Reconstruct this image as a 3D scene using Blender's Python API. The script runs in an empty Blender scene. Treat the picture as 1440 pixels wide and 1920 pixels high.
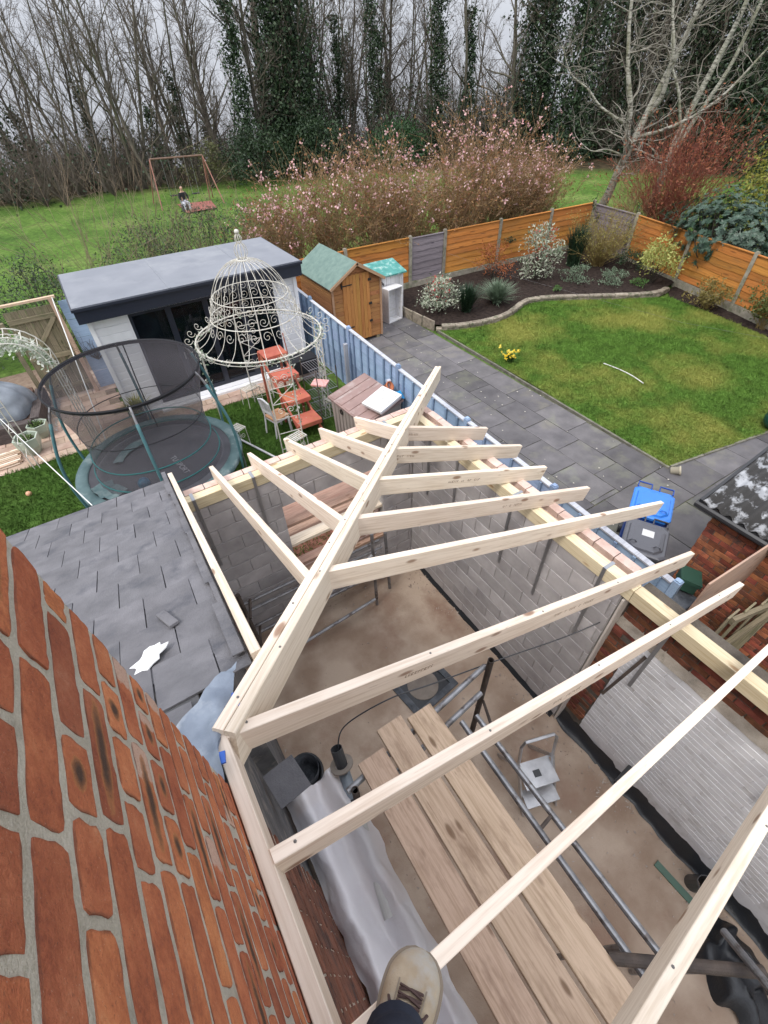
import bpy, bmesh, math, random
import numpy as np
from mathutils import Vector, Matrix, Euler, noise as mnoise

scene = bpy.context.scene
R = math.radians
# ------------------------------------------------------------------ camera
CAM_H = 6.2
def cam_axes(pitch=44.64, roll=-2.25, yaw=30.72):
    p, r, w = R(pitch), R(roll), R(yaw)
    Rz = np.array([[math.cos(w), -math.sin(w), 0], [math.sin(w), math.cos(w), 0], [0, 0, 1]])
    M = np.array([[1, 0, 0], [0, -math.sin(p), -math.cos(p)], [0, math.cos(p), -math.sin(p)]])
    Rr = np.array([[math.cos(r), -math.sin(r), 0], [math.sin(r), math.cos(r), 0], [0, 0, 1]])
    return Rr @ M @ Rz
CM = cam_axes()
cd = bpy.data.cameras.new('camera')
cam = bpy.data.objects.new('camera', cd)
scene.collection.objects.link(cam)
rt, dn, fw = [Vector(v) for v in CM]
cam.matrix_world = Matrix(((rt.x, -dn.x, -fw.x, 0), (rt.y, -dn.y, -fw.y, 0), (rt.z, -dn.z, -fw.z, CAM_H), (0, 0, 0, 1)))
cd.sensor_fit = 'VERTICAL'; cd.sensor_height = 24.0; cd.sensor_width = 18.0
cd.lens = 866.0 / 1920.0 * 24.0
cd.clip_start = 0.02; cd.clip_end = 2000
scene.camera = cam
# ------------------------------------------------------------------ sky, sun, exposure
world = bpy.data.worlds.new('World'); scene.world = world; world.use_nodes = True
wn, wl = world.node_tree.nodes, world.node_tree.links
bg = wn['Background']
SUN_EL, SUN_AZ = R(56), R(250)
sky = wn.new('ShaderNodeTexSky'); sky.sky_type = 'NISHITA'; sky.sun_disc = False
sky.sun_elevation = SUN_EL; sky.sun_rotation = SUN_AZ; sky.dust_density = 4.0; sky.air_density = 1.0
tcw = wn.new('ShaderNodeTexCoord')
sepw = wn.new('ShaderNodeSeparateXYZ'); wl.new(tcw.outputs['Generated'], sepw.inputs[0])
mxw = wn.new('ShaderNodeMath'); mxw.operation = 'MAXIMUM'; mxw.inputs[1].default_value = 0.02
wl.new(sepw.outputs[2], mxw.inputs[0])
cmw = wn.new('ShaderNodeCombineXYZ')
wl.new(sepw.outputs[0], cmw.inputs[0]); wl.new(sepw.outputs[1], cmw.inputs[1]); wl.new(mxw.outputs[0], cmw.inputs[2])
wl.new(cmw.outputs[0], sky.inputs[0])
hsw = wn.new('ShaderNodeHueSaturation'); hsw.inputs['Saturation'].default_value = 0.5
wl.new(sky.outputs[0], hsw.inputs['Color'])
cln = wn.new('ShaderNodeTexNoise'); cln.inputs['Scale'].default_value = 2.2; cln.inputs['Detail'].default_value = 5
wl.new(cmw.outputs[0], cln.inputs['Vector'])
clr = wn.new('ShaderNodeValToRGB')
clr.color_ramp.elements[0].position = 0.3; clr.color_ramp.elements[0].color = (3.45, 3.65, 4.1, 1)
clr.color_ramp.elements[1].position = 0.75; clr.color_ramp.elements[1].color = (4.7, 4.85, 5.2, 1)
wl.new(cln.outputs[0], clr.inputs[0])
mixw = wn.new('ShaderNodeMix'); mixw.data_type = 'RGBA'; mixw.inputs[0].default_value = 0.9
wl.new(hsw.outputs[0], mixw.inputs[6]); wl.new(clr.outputs[0], mixw.inputs[7])
# overcast luminance: the zenith of a cloud deck is about three times as bright as its horizon
gz_ = wn.new('ShaderNodeMath'); gz_.operation = 'MULTIPLY_ADD'; gz_.inputs[1].default_value = 2.0; gz_.inputs[2].default_value = 1.0
wl.new(mxw.outputs[0], gz_.inputs[0])
vmw = wn.new('ShaderNodeVectorMath'); vmw.operation = 'SCALE'; wl.new(mixw.outputs[2], vmw.inputs[0]); wl.new(gz_.outputs[0], vmw.inputs['Scale'])
wl.new(vmw.outputs[0], bg.inputs['Color']); bg.inputs['Strength'].default_value = 0.10
sd = bpy.data.lights.new('sun', 'SUN'); sd.energy = 1.2; sd.angle = R(14); sd.color = (1.0, 0.95, 0.88)
sun = bpy.data.objects.new('sun', sd); scene.collection.objects.link(sun)
sdir = Vector((math.sin(SUN_AZ) * math.cos(SUN_EL), math.cos(SUN_AZ) * math.cos(SUN_EL), math.sin(SUN_EL)))
sun.rotation_euler = sdir.to_track_quat('Z', 'Y').to_euler(); sun.location = (0, 0, 30)
vs = scene.view_settings
vs.view_transform = 'Standard'; vs.look = 'None'; vs.gamma = 1.0; vs.use_curve_mapping = False; vs.exposure = 0.8
scene.cycles.use_denoising = True; scene.cycles.adaptive_threshold = 0.02
scene.cycles.max_bounces = 4; scene.cycles.diffuse_bounces = 3; scene.cycles.glossy_bounces = 2; scene.cycles.transparent_max_bounces = 8
scene.cycles.caustics_reflective = False; scene.cycles.caustics_refractive = False
# ------------------------------------------------------------------ helpers
COL = scene.collection
WL = {}
ZU = Vector((0, 0, 1))
def rgb(*c):
    f = lambda u: (u / 255 / 12.92) if u / 255 <= 0.04045 else ((u / 255 + 0.055) / 1.055) ** 2.4
    return tuple(f(u) for u in c) + (1,)
def tag(o, label=None, cat=None, group=None, kind=None):
    if label: o['label'] = label
    if cat: o['category'] = cat
    if group: o['group'] = group
    if kind: o['kind'] = kind
    return o
def wloc(o): return WL.get(o.name, Vector((0, 0, 0)))
def link(o, parent=None, loc=None):
    COL.objects.link(o)
    loc = Vector(loc) if loc is not None else Vector(o.location)
    WL[o.name] = loc
    if parent is not None:
        o.parent = parent; o.location = loc - wloc(parent)
    else:
        o.location = loc
    return o
def thing(name, label, cat, loc=(0, 0, 0), group=None):
    o = bpy.data.objects.new(name, None); o.empty_display_size = 0.2
    link(o, None, loc)
    return tag(o, label, cat, group)
def np_mesh(name, V, F, smooth=False):
    V = np.asarray(V, np.float32); F = np.asarray(F, np.int32)
    me = bpy.data.meshes.new(name); k = F.shape[1]
    me.vertices.add(len(V)); me.vertices.foreach_set('co', V.ravel())
    me.loops.add(F.size); me.loops.foreach_set('vertex_index', F.ravel())
    me.polygons.add(len(F)); me.polygons.foreach_set('loop_start', np.arange(0, F.size, k, dtype=np.int32))
    me.polygons.foreach_set('loop_total', np.full(len(F), k, np.int32))
    if smooth: me.polygons.foreach_set('use_smooth', np.ones(len(F), bool))
    me.update(calc_edges=True)
    return me
class MB:
    def __init__(s, T=None): s.v = []; s.f = []; s.T = T
    def add(s, vs, fs):
        n = len(s.v); s.v += [tuple(v) for v in vs]; s.f += [tuple(i + n for i in f) for f in fs]; return s
    def box(s, lo, hi, M=None):
        (a, b, c), (d, e, f) = lo, hi
        vs = [(a, b, c), (d, b, c), (d, e, c), (a, e, c), (a, b, f), (d, b, f), (d, e, f), (a, e, f)]
        if M is not None: vs = [M @ Vector(v) for v in vs]
        return s.add(vs, [(0, 3, 2, 1), (4, 5, 6, 7), (0, 1, 5, 4), (1, 2, 6, 5), (2, 3, 7, 6), (3, 0, 4, 7)])
    def bar(s, a, b, w, h, up=ZU, M=None):
        a, b = Vector(a), Vector(b); x = (b - a); L = x.length; x.normalize()
        up = Vector(up)
        if abs(up.dot(x)) > .98: up = Vector((1, 0, 0)) if abs(x.x) < .9 else Vector((0, 1, 0))
        y = up.cross(x).normalized(); z = x.cross(y)
        m = Matrix(((x.x, y.x, z.x, a.x), (x.y, y.y, z.y, a.y), (x.z, y.z, z.z, a.z), (0, 0, 0, 1)))
        if M is not None: m = M @ m
        return s.box((0, -w / 2, -h / 2), (L, w / 2, h / 2), m)
    def tube(s, pts, r, n=6, cap=True, closed=False):
        pts = [Vector(p) for p in pts]; N = len(pts)
        rs = r if isinstance(r, (list, tuple)) else [r] * N
        vs = []; prev = None
        for i, p in enumerate(pts):
            if closed: t = pts[(i + 1) % N] - pts[i - 1]
            else: t = pts[min(i + 1, N - 1)] - pts[max(i - 1, 0)]
            t = t.normalized() if t.length > 1e-9 else ZU
            if prev is None:
                a = t.orthogonal().normalized()
            else:
                a = prev - t * prev.dot(t)
                a = a.normalized() if a.length > 1e-6 else t.orthogonal().normalized()
            prev = a; b = t.cross(a)
            for k in range(n):
                q = 2 * math.pi * k / n
                vs.append(p + (a * math.cos(q) + b * math.sin(q)) * rs[i])
        fs = []
        for i in range(N if closed else N - 1):
            j = (i + 1) % N
            for k in range(n):
                l = (k + 1) % n
                fs.append((i * n + k, i * n + l, j * n + l, j * n + k))
        if cap and not closed:
            fs.append(tuple(range(n - 1, -1, -1))); fs.append(tuple((N - 1) * n + k for k in range(n)))
        return s.add(vs, fs)
    def lathe(s, prof, n=16, c=(0, 0, 0), M=None, ph=0.0):
        vs = []; fs = []
        for r, z in prof:
            for k in range(n):
                q = 2 * math.pi * k / n + ph
                v = Vector((c[0] + r * math.cos(q), c[1] + r * math.sin(q), c[2] + z))
                vs.append(M @ v if M is not None else v)
        for i in range(len(prof) - 1):
            for k in range(n):
                l = (k + 1) % n
                fs.append((i * n + k, i * n + l, (i + 1) * n + l, (i + 1) * n + k))
        return s.add(vs, fs)
    def prism(s, poly, z0, z1):
        n = len(poly)
        vs = [(x, y, z0) for x, y in poly] + [(x, y, z1) for x, y in poly]
        fs = [tuple(range(n - 1, -1, -1)), tuple(range(n, 2 * n))]
        fs += [(i, (i + 1) % n, n + (i + 1) % n, n + i) for i in range(n)]
        return s.add(vs, fs)
    def grid(s, fn, nu, nv):
        vs = [fn(i / nu, j / nv) for j in range(nv + 1) for i in range(nu + 1)]
        fs = [(j * (nu + 1) + i, j * (nu + 1) + i + 1, (j + 1) * (nu + 1) + i + 1, (j + 1) * (nu + 1) + i) for j in range(nv) for i in range(nu)]
        return s.add(vs, fs)
    def mesh(s, name, origin=(0, 0, 0), smooth=False):
        o = Vector(origin)
        vv = [((s.T @ Vector(v)) if s.T is not None else Vector(v)) - o for v in s.v]
        me = bpy.data.meshes.new(name); me.from_pydata(vv, [], s.f); me.update()
        if smooth:
            me.polygons.foreach_set('use_smooth', [True] * len(me.polygons))
        return me
    def obj(s, name, mat, parent=None, smooth=False, origin=None, kind=None):
        if origin is None:
            vv = [((s.T @ Vector(v)) if s.T is not None else Vector(v)) for v in s.v]
            xs, ys, zs = zip(*vv)
            origin = ((min(xs) + max(xs)) / 2, (min(ys) + max(ys)) / 2, min(zs))
        me = s.mesh(name, origin, smooth)
        if mat: me.materials.append(mat)
        o = bpy.data.objects.new(name, me); link(o, parent, origin)
        if kind: o['kind'] = kind
        return o
def place(name, me, parent, M):
    """a piece that shares mesh data, put at a world matrix under an unrotated parent"""
    o = bpy.data.objects.new(name, me)
    COL.objects.link(o)
    WL[o.name] = M.to_translation()
    if parent is not None:
        o.parent = parent; M = Matrix.Translation(-wloc(parent)) @ M
    o.matrix_local = M
    return o
def frame(a, b, up=ZU):
    a, b = Vector(a), Vector(b); x = (b - a); L = x.length; x.normalize(); up = Vector(up)
    if abs(up.dot(x)) > .98: up = Vector((1, 0, 0))
    y = up.cross(x).normalized(); z = x.cross(y)
    return Matrix(((x.x, y.x, z.x, a.x), (x.y, y.y, z.y, a.y), (x.z, y.z, z.z, a.z), (0, 0, 0, 1))), L
def beam_mesh(name, L, w, h, mat, c=0.003, e0=0.0, e1=0.0):
    # chamfered timber, local x is the length, top face at z = 0; e0/e1 shear the ends
    prof = [(-w / 2 + c, -h), (w / 2 - c, -h), (w / 2, -h + c), (w / 2, -c), (w / 2 - c, 0), (-w / 2 + c, 0), (-w / 2, -c), (-w / 2, -h + c)]
    vs = [(e0 * -z, y, z) for y, z in prof] + [(L + e1 * -z, y, z) for y, z in prof]
    fs = [tuple(range(7, -1, -1)), tuple(range(8, 16))] + [(i, (i + 1) % 8, 8 + (i + 1) % 8, 8 + i) for i in range(8)]
    me = bpy.data.meshes.new(name); me.from_pydata(vs, [], fs); me.update(); me.materials.append(mat)
    return me
def beam(name, a, b, w, h, mat, parent=None, up=ZU, e0=0.0, e1=0.0, c=0.003):
    M, L = frame(a, b, up)
    return place(name, beam_mesh(name, L, w, h, mat, c, e0, e1), parent, M)
# ------------------------------------------------------------------ materials
def newmat(name):
    m = bpy.data.materials.new(name); m.use_nodes = True
    nt = m.node_tree; return m, nt, nt.nodes, nt.links, nt.nodes['Principled BSDF']
def coords(nt, stretch=(1, 1, 1), rnd=True, kind='Object'):
    n, l = nt.nodes, nt.links
    tc = n.new('ShaderNodeTexCoord'); mp = n.new('ShaderNodeMapping'); mp.inputs['Scale'].default_value = stretch
    src = tc.outputs[kind]
    if rnd:
        oi = n.new('ShaderNodeObjectInfo'); vm = n.new('ShaderNodeVectorMath'); vm.operation = 'SCALE'
        vm.inputs[0].default_value = (37.0, 53.0, 71.0); l.new(oi.outputs['Random'], vm.inputs['Scale'])
        va = n.new('ShaderNodeVectorMath'); va.operation = 'ADD'
        l.new(src, va.inputs[0]); l.new(vm.outputs[0], va.inputs[1]); src = va.outputs[0]
    l.new(src, mp.inputs['Vector']); return mp.outputs[0]
def noise(nt, vec, scale, detail=5, rough=.55):
    t = nt.nodes.new('ShaderNodeTexNoise'); t.inputs['Scale'].default_value = scale; t.inputs['Detail'].default_value = min(detail, 4.5)
    t.inputs['Roughness'].default_value = rough; nt.links.new(vec, t.inputs['Vector']); return t.outputs[0]
def ramp(nt, fac, stops):
    r = nt.nodes.new('ShaderNodeValToRGB'); e = r.color_ramp.elements
    while len(e) < len(stops): e.new(0.5)
    for i, (p, c) in enumerate(stops): e[i].position = p; e[i].color = c if len(c) == 4 else tuple(c) + (1,)
    nt.links.new(fac, r.inputs[0]); return r.outputs[0]
def mix(nt, fac, a, b, mode='MIX'):
    m = nt.nodes.new('ShaderNodeMix'); m.data_type = 'RGBA'; m.blend_type = mode
    for sock, v in ((m.inputs[0], fac), (m.inputs[6], a), (m.inputs[7], b)):
        if isinstance(v, (int, float)): sock.default_value = v
        elif isinstance(v, tuple): sock.default_value = v
        else: nt.links.new(v, sock)
    return m.outputs[2]
def math_(nt, op, a, b=None, clamp=False):
    m = nt.nodes.new('ShaderNodeMath'); m.operation = op; m.use_clamp = clamp
    for sock, v in ((m.inputs[0], a), (m.inputs[1], b)):
        if v is None: continue
        if isinstance(v, (int, float)): sock.default_value = v
        else: nt.links.new(v, sock)
    return m.outputs[0]
def bump(nt, h, strength, dist=.01):
    b = nt.nodes.new('ShaderNodeBump'); b.inputs['Strength'].default_value = strength; b.inputs['Distance'].default_value = dist
    nt.links.new(h, b.inputs['Height']); nt.links.new(b.outputs[0], nt.nodes['Principled BSDF'].inputs['Normal'])
def vary(nt, col, amt, hue=0.0):
    oi = nt.nodes.new('ShaderNodeObjectInfo'); hs = nt.nodes.new('ShaderNodeHueSaturation')
    mr = nt.nodes.new('ShaderNodeMapRange'); mr.inputs[3].default_value = 1 - amt; mr.inputs[4].default_value = 1 + amt
    nt.links.new(oi.outputs['Random'], mr.inputs[0]); nt.links.new(mr.outputs[0], hs.inputs['Value'])
    if hue:
        f = math_(nt, 'FRACT', math_(nt, 'MULTIPLY', oi.outputs['Random'], 17.3))
        m2 = nt.nodes.new('ShaderNodeMapRange'); m2.inputs[3].default_value = .5 - hue; m2.inputs[4].default_value = .5 + hue
        nt.links.new(f, m2.inputs[0]); nt.links.new(m2.outputs[0], hs.inputs['Hue'])
    nt.links.new(col, hs.inputs['Color']); return hs.outputs[0]
def M_(name, c1, c2, scale=6, rough=.85, bmp=.3, stretch=(1, 1, 1), var=0.0, hue=0.0, c3=None, bscale=None, spec=.3, metal=0.0, detail=6, lo=.3, hi=.7, bdist=.01, dirt=None, dirtscale=3):
    m, nt, n, l, p = newmat(name)
    v = coords(nt, stretch)
    f = noise(nt, v, scale, detail)
    stops = [(lo, c1), (hi, c2)] if c3 is None else [(lo, c1), ((lo + hi) / 2, c2), (hi, c3)]
    c = ramp(nt, f, stops)
    if dirt:
        d = ramp(nt, noise(nt, v, dirtscale, 8, .65), [(.52, (0, 0, 0)), (.68, (1, 1, 1))])
        c = mix(nt, d, c, dirt)
    if var: c = vary(nt, c, var, hue)
    l.new(c, p.inputs['Base Color']); p.inputs['Roughness'].default_value = rough
    p.inputs['Specular IOR Level'].default_value = spec; p.inputs['Metallic'].default_value = metal
    if bmp: bump(nt, noise(nt, v, bscale or scale * 6, 6, .65), bmp, bdist)
    return m
def timber_mat(name, base, dark, knot, dirt=None, grain=1.0, rough=.62, var=.11):
    m, nt, n, l, p = newmat(name)
    v = coords(nt, (1.2, 26, 26))
    g = noise(nt, v, 2.2, 6, .6)
    c = ramp(nt, g, [(.32, dark), (.55, base), (.8, tuple(min(1, x * 1.08) for x in base[:3]))])
    vk = coords(nt, (3.2, 9, 9))
    vo = n.new('ShaderNodeTexVoronoi'); vo.inputs['Scale'].default_value = 1.0; l.new(vk, vo.inputs['Vector'])
    kn = ramp(nt, vo.outputs['Distance'], [(.0, (1, 1, 1)), (.13, (.85, .85, .85)), (.21, (0, 0, 0))])
    sel = math_(nt, 'GREATER_THAN', n_sep(nt, vo.outputs['Color']), .5)
    c = mix(nt, math_(nt, 'MULTIPLY', math_(nt, 'MULTIPLY', kn, sel), .85), c, knot)
    sk_ = ramp(nt, noise(nt, coords(nt, (5, 60, 60)), 1.6, 3, .5), [(.70, (0, 0, 0)), (.76, (1, 1, 1))])
    c = mix(nt, math_(nt, 'MULTIPLY', sk_, .5), c, knot)
    if dirt:
        d = ramp(nt, noise(nt, coords(nt, (1.5, 5, 5)), 2.0, 8, .7), [(.5, (0, 0, 0)), (.72, (1, 1, 1))])
        c = mix(nt, math_(nt, 'MULTIPLY', d, .7), c, dirt)
    c = vary(nt, c, var, .008)
    l.new(c, p.inputs['Base Color']); p.inputs['Roughness'].default_value = rough; p.inputs['Specular IOR Level'].default_value = .25
    bump(nt, g, .18 * grain, .004)
    return m
def n_sep(nt, col):
    s = nt.nodes.new('ShaderNodeSeparateColor'); nt.links.new(col, s.inputs[0]); return s.outputs[0]
def leaf_mat(name, c1, c2, c3=None, rough=.55, trans=.25, spec=.35):
    m, nt, n, l, p = newmat(name)
    g = n.new('ShaderNodeNewGeometry')
    st = [(0, c1), (1, c2)] if c3 is None else [(0, c1), (.5, c2), (1, c3)]
    c = ramp(nt, g.outputs['Random Per Island'], st)
    c = vary(nt, c, .12)
    l.new(c, p.inputs['Base Color']); p.inputs['Roughness'].default_value = rough; p.inputs['Specular IOR Level'].default_value = spec
    tr = n.new('ShaderNodeBsdfTranslucent'); l.new(c, tr.inputs[0]); ms = n.new('ShaderNodeMixShader'); ms.inputs[0].default_value = trans
    l.new(p.outputs[0], ms.inputs[1]); l.new(tr.outputs[0], ms.inputs[2]); l.new(ms.outputs[0], n['Material Output'].inputs[0])
    return m
def flat(name, c, rough=.6, spec=.4, metal=0.0, var=.04, bmp=.05):
    return M_(name, tuple(x * .93 for x in c[:3]) + (1,), tuple(min(1, x * 1.05) for x in c[:3]) + (1,), 9, rough, bmp, var=var, spec=spec, metal=metal)

T_NEW = timber_mat('new_timber', (.76, .65, .53, 1), (.62, .50, .38, 1), (.20, .095, .045, 1))
T_PLATE = timber_mat('treated_timber', (.66, .57, .40, 1), (.54, .44, .27, 1), (.33, .18, .08, 1))
T_BOARD = timber_mat('scaffold_board_timber', (.55, .40, .295, 1), (.41, .285, .195, 1), (.12, .06, .03, 1), dirt=(.24, .15, .10, 1), grain=2.2, rough=.8, var=.1)
T_OLD = timber_mat('weathered_timber', (.25, .21, .14, 1), (.15, .13, .085, 1), (.06, .05, .03, 1), dirt=(.10, .12, .06, 1), grain=2, rough=.85)
T_PINK = timber_mat('reused_timber', (.50, .33, .25, 1), (.38, .22, .16, 1), (.2, .1, .05, 1), dirt=(.3, .2, .15, 1), grain=2, rough=.8)
# ------------------------------------------------------------------ ground and large structure
rng = random.Random(7)
nrng = np.random.default_rng(11)
def belt_d(x, y):   # distance used to let the land fall away behind the wood
    return math.hypot(x, y)
def ground_z(x, y):
    d = belt_d(x, y) + 3.0 * math.sin(x * .07) + 2.0 * math.sin(y * .09)
    z = -0.03
    if d > 52: z -= (d - 52) ** 1.25 * .16
    if y > 15.5 or x > 19.5: z += .05 * mnoise.noise(Vector((x * .25, y * .25, 0)))
    return z
def make_ground():
    xs = np.concatenate([np.arange(-90, -20, 7.), np.arange(-20, 60, 2.), np.arange(60, 151, 7.)])
    ys = np.concatenate([np.arange(-30, 14, 4.), np.arange(14, 70, 2.), np.arange(70, 160, 7.)])
    V = [(x, y, ground_z(x, y)) for y in ys for x in xs]; nx = len(xs)
    F = [(j * nx + i, j * nx + i + 1, (j + 1) * nx + i + 1, (j + 1) * nx + i) for j in range(len(ys) - 1) for i in range(nx - 1)]
    m, nt, n, l, p = newmat('field_grass')
    v = coords(nt, rnd=False)
    a = ramp(nt, noise(nt, v, .35, 6), [(.3, (.05, .10, .022)), (.5, (.095, .17, .035)), (.7, (.16, .22, .065))])
    b = ramp(nt, noise(nt, v, 5, 8, .7), [(.35, (.55, .55, .55)), (.7, (1.25, 1.25, 1.1))])
    c = mix(nt, 1.0, a, b, 'MULTIPLY')
    # leaf litter under the trees: beyond the field's far edge
    d = n.new('ShaderNodeVectorMath'); d.operation = 'LENGTH'; l.new(v, d.inputs[0])
    dd = math_(nt, 'ADD', d.outputs['Value'], math_(nt, 'MULTIPLY', noise(nt, v, .3, 5), 7.0))
    c = mix(nt, ramp(nt, math_(nt, 'DIVIDE', dd, 100.0), [(.445, (0, 0, 0)), (.475, (1, 1, 1))]), c,
            ramp(nt, noise(nt, v, 1.5, 7), [(.3, (.025, .02, .012, 1)), (.7, (.08, .06, .035, 1))]))
    l.new(c, p.inputs['Base Color']); p.inputs['Roughness'].default_value = .95; p.inputs['Specular IOR Level'].default_value = .1
    bump(nt, noise(nt, v, 12, 6, .7), .8, .06)
    me = np_mesh('ground', V, F, True); me.materials.append(m)
    o = bpy.data.objects.new('ground', me); link(o); tag(o, kind='structure')
make_ground()

LAWN = None
def lawn_mat(name, c, dry, amt):
    m, nt, n, l, p = newmat(name)
    v = coords(nt, rnd=False)
    a = ramp(nt, noise(nt, v, 3.0, 7, .65), [(.3, tuple(x * .6 for x in c)), (.55, c), (.75, tuple(x * 1.25 for x in c))])
    w = n.new('ShaderNodeTexNoise'); w.inputs['Scale'].default_value = .33; w.inputs['Detail'].default_value = 5; w.inputs['Roughness'].default_value = .6
    l.new(v, w.inputs['Vector'])
    a = mix(nt, ramp(nt, w.outputs[0], [(.45, (0, 0, 0)), (.62, (amt, amt, amt))]), a, dry + (1,))
    g = n.new('ShaderNodeNewGeometry')
    l.new(a, p.inputs['Base Color']); p.inputs['Roughness'].default_value = .9; p.inputs['Specular IOR Level'].default_value = .15
    bump(nt, noise(nt, v, 45, 6, .8), 1.0, .05)
    return m
def inside(poly, x, y):
    c = False; n = len(poly); j = n - 1
    for i in range(n):
        xi, yi = poly[i]; xj, yj = poly[j]
        if (yi > y) != (yj > y) and x < (xj - xi) * (y - yi) / (yj - yi) + xi: c = not c
        j = i
    return c
def sheet(name, poly, z, mat, kind='structure'):
    mb = MB(); mb.add([(x, y, z) for x, y in poly], [tuple(range(len(poly)))])
    o = mb.obj(name, mat, origin=(0, 0, 0)); tag(o, kind=kind); return o
def blades(name, poly, dens, h, mat, z, label, seed):
    r = np.random.default_rng(seed)
    P = np.array(poly); lo = P.min(0); hi = P.max(0)
    n = int((hi - lo).prod() * dens); q = r.uniform(lo, hi, (n, 2))
    # vectorised point in polygon
    ins = np.zeros(n, bool); j = len(P) - 1
    for i in range(len(P)):
        xi, yi = P[i]; xj, yj = P[j]
        c = ((yi > q[:, 1]) != (yj > q[:, 1])) & (q[:, 0] < (xj - xi) * (q[:, 1] - yi) / (yj - yi + 1e-12) + xi)
        ins ^= c; j = i
    q = q[ins]; n = len(q)
    a = r.uniform(0, 2 * np.pi, n); w = .010; hh = h * (r.uniform(.4, 1.3, n) + 1.2 * (r.random(n) < .06)); ln = r.normal(0, .6, (n, 2)) * hh[:, None]
    V = np.zeros((n, 3, 3)); V[:, :, 2] = z
    V[:, 0, 0] = q[:, 0] - w * np.cos(a); V[:, 0, 1] = q[:, 1] - w * np.sin(a)
    V[:, 1, 0] = q[:, 0] + w * np.cos(a); V[:, 1, 1] = q[:, 1] + w * np.sin(a)
    V[:, 2, :2] = q + ln; V[:, 2, 2] = z + hh
    me = np_mesh(name, V.reshape(-1, 3), np.arange(3 * n).reshape(-1, 3)); me.materials.append(mat)
    o = bpy.data.objects.new(name, me); link(o); tag(o, label, 'grass', kind='stuff')
KERB = [(8.9, 11.35), (9.3, 11.08), (10.0, 10.82), (10.75, 10.72), (11.4, 10.78), (12.0, 11.0), (12.6, 11.22), (13.2, 11.1), (13.9, 10.72), (14.9, 10.08), (15.9, 9.45), (16.75, 9.1), (17.6, 9.25)]
LAWN_R = [(8.72, 3.25), (8.9, 7.2), (8.95, 11.2)] + KERB[1:-2] + [(16.9, 8.75), (16.75, 7.2), (16.35, 5.2), (15.5, 2.2), (12.4, 2.6)]
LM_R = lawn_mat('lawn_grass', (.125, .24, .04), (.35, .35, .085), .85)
LM_L = lawn_mat('lawn_grass_dark', (.08, .165, .028), (.12, .18, .04), .5)  # left lawn: deeper green, weaker dry patches
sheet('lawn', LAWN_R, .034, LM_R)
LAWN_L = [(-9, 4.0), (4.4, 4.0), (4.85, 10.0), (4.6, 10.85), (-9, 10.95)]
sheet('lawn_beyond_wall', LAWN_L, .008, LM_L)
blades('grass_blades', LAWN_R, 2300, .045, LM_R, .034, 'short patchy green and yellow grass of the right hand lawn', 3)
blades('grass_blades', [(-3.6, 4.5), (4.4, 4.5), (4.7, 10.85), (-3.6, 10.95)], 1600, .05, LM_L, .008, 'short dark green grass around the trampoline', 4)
# paving -------------------------------------------------------------
SOILC = M_('bed_soil', (.018, .013, .012, 1), (.05, .036, .03, 1), 9, .95, 1.0, bscale=30, bdist=.04, spec=.1)
GROUT = M_('paving_joint_sand', (.045, .06, .025, 1), (.15, .14, .09, 1), 6, .95, .6)
SLAB = M_('slab_stone', (.074, .069, .072, 1), (.13, .121, .123, 1), 2.3, .75, .35, var=.3, hue=.035, bscale=40, dirt=(.145, .14, .115, 1), dirtscale=1.3, spec=.35)
path = MB(); path.box((5.0, -6, -.06), (8.75, 14.6, -.008)); path.box((8.75, -6, -.06), (16, 3.25, -.008))
path = path.obj('path', GROUT); tag(path, kind='structure')
def slab_mesh(w, d, seed):
    r = random.Random(seed); mb = MB(); n = 4
    j = lambda s: r.uniform(-s, s)
    edge = []
    for (x0, y0), (x1, y1) in (((-w, -d), (w, -d)), ((w, -d), (w, d)), ((w, d), (-w, d)), ((-w, d), (-w, -d))):
        for k in range(n):
            t = k / n; edge.append(((x0 + (x1 - x0) * t) / 2 + j(.006), (y0 + (y1 - y0) * t) / 2 + j(.006)))
    N = len(edge); inn = [(x * (1 - .012 / abs(w)), y * (1 - .012 / abs(d))) for x, y in edge]
    mb.add([(x, y, -.045) for x, y in edge] + [(x, y, -.006) for x, y in edge] + [(x, y, 0) for x, y in inn],
           [(i, (i + 1) % N, N + (i + 1) % N, N + i) for i in range(N)] + [(N + i, N + (i + 1) % N, 2 * N + (i + 1) % N, 2 * N + i) for i in range(N)] + [tuple(range(2 * N, 3 * N))])
    me = mb.mesh('slab'); me.materials.append(SLAB); return me
def put_slab(x0, y0, x1, y1, seed):
    g = .012
    me = slab_mesh(x1 - x0 - g, y1 - y0 - g, seed)
    M = Matrix.Translation(((x0 + x1) / 2, (y0 + y1) / 2, .012 + rng.uniform(-.004, .004))) @ Euler((rng.uniform(-.006, .006), rng.uniform(-.006, .006), rng.uniform(-.006, .006))).to_matrix().to_4x4()
    place('slab', me, path, M)
cols = [5.0, 5.75, 6.62, 7.34, 8.03, 8.71]
k = 0
for ci in range(5):
    y = 3.3; offs = [.0, .55, .1, .62, 0.0][ci]; first = True
    while y < 14.4:
        ln = .985 if not first or offs == 0 else offs
        first = False
        put_slab(cols[ci], y, cols[ci + 1], min(y + ln, 14.6), k); k += 1; y += ln
yy = [3.3, 2.42, 1.55, .7, -.2, -1.1]
for ri in range(4):
    x = [5.0, 4.7, 5.2, 4.9][ri]
    while x < (13.6 if ri < 2 else 11):
        ln = [.62, .9, .9, 1.0][(k * 7 + ri) % 4]
        put_slab(max(x, 5.0), yy[ri + 1], x + ln, yy[ri], k); k += 1; x += ln
pet = MB(); r = random.Random(88)
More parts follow.
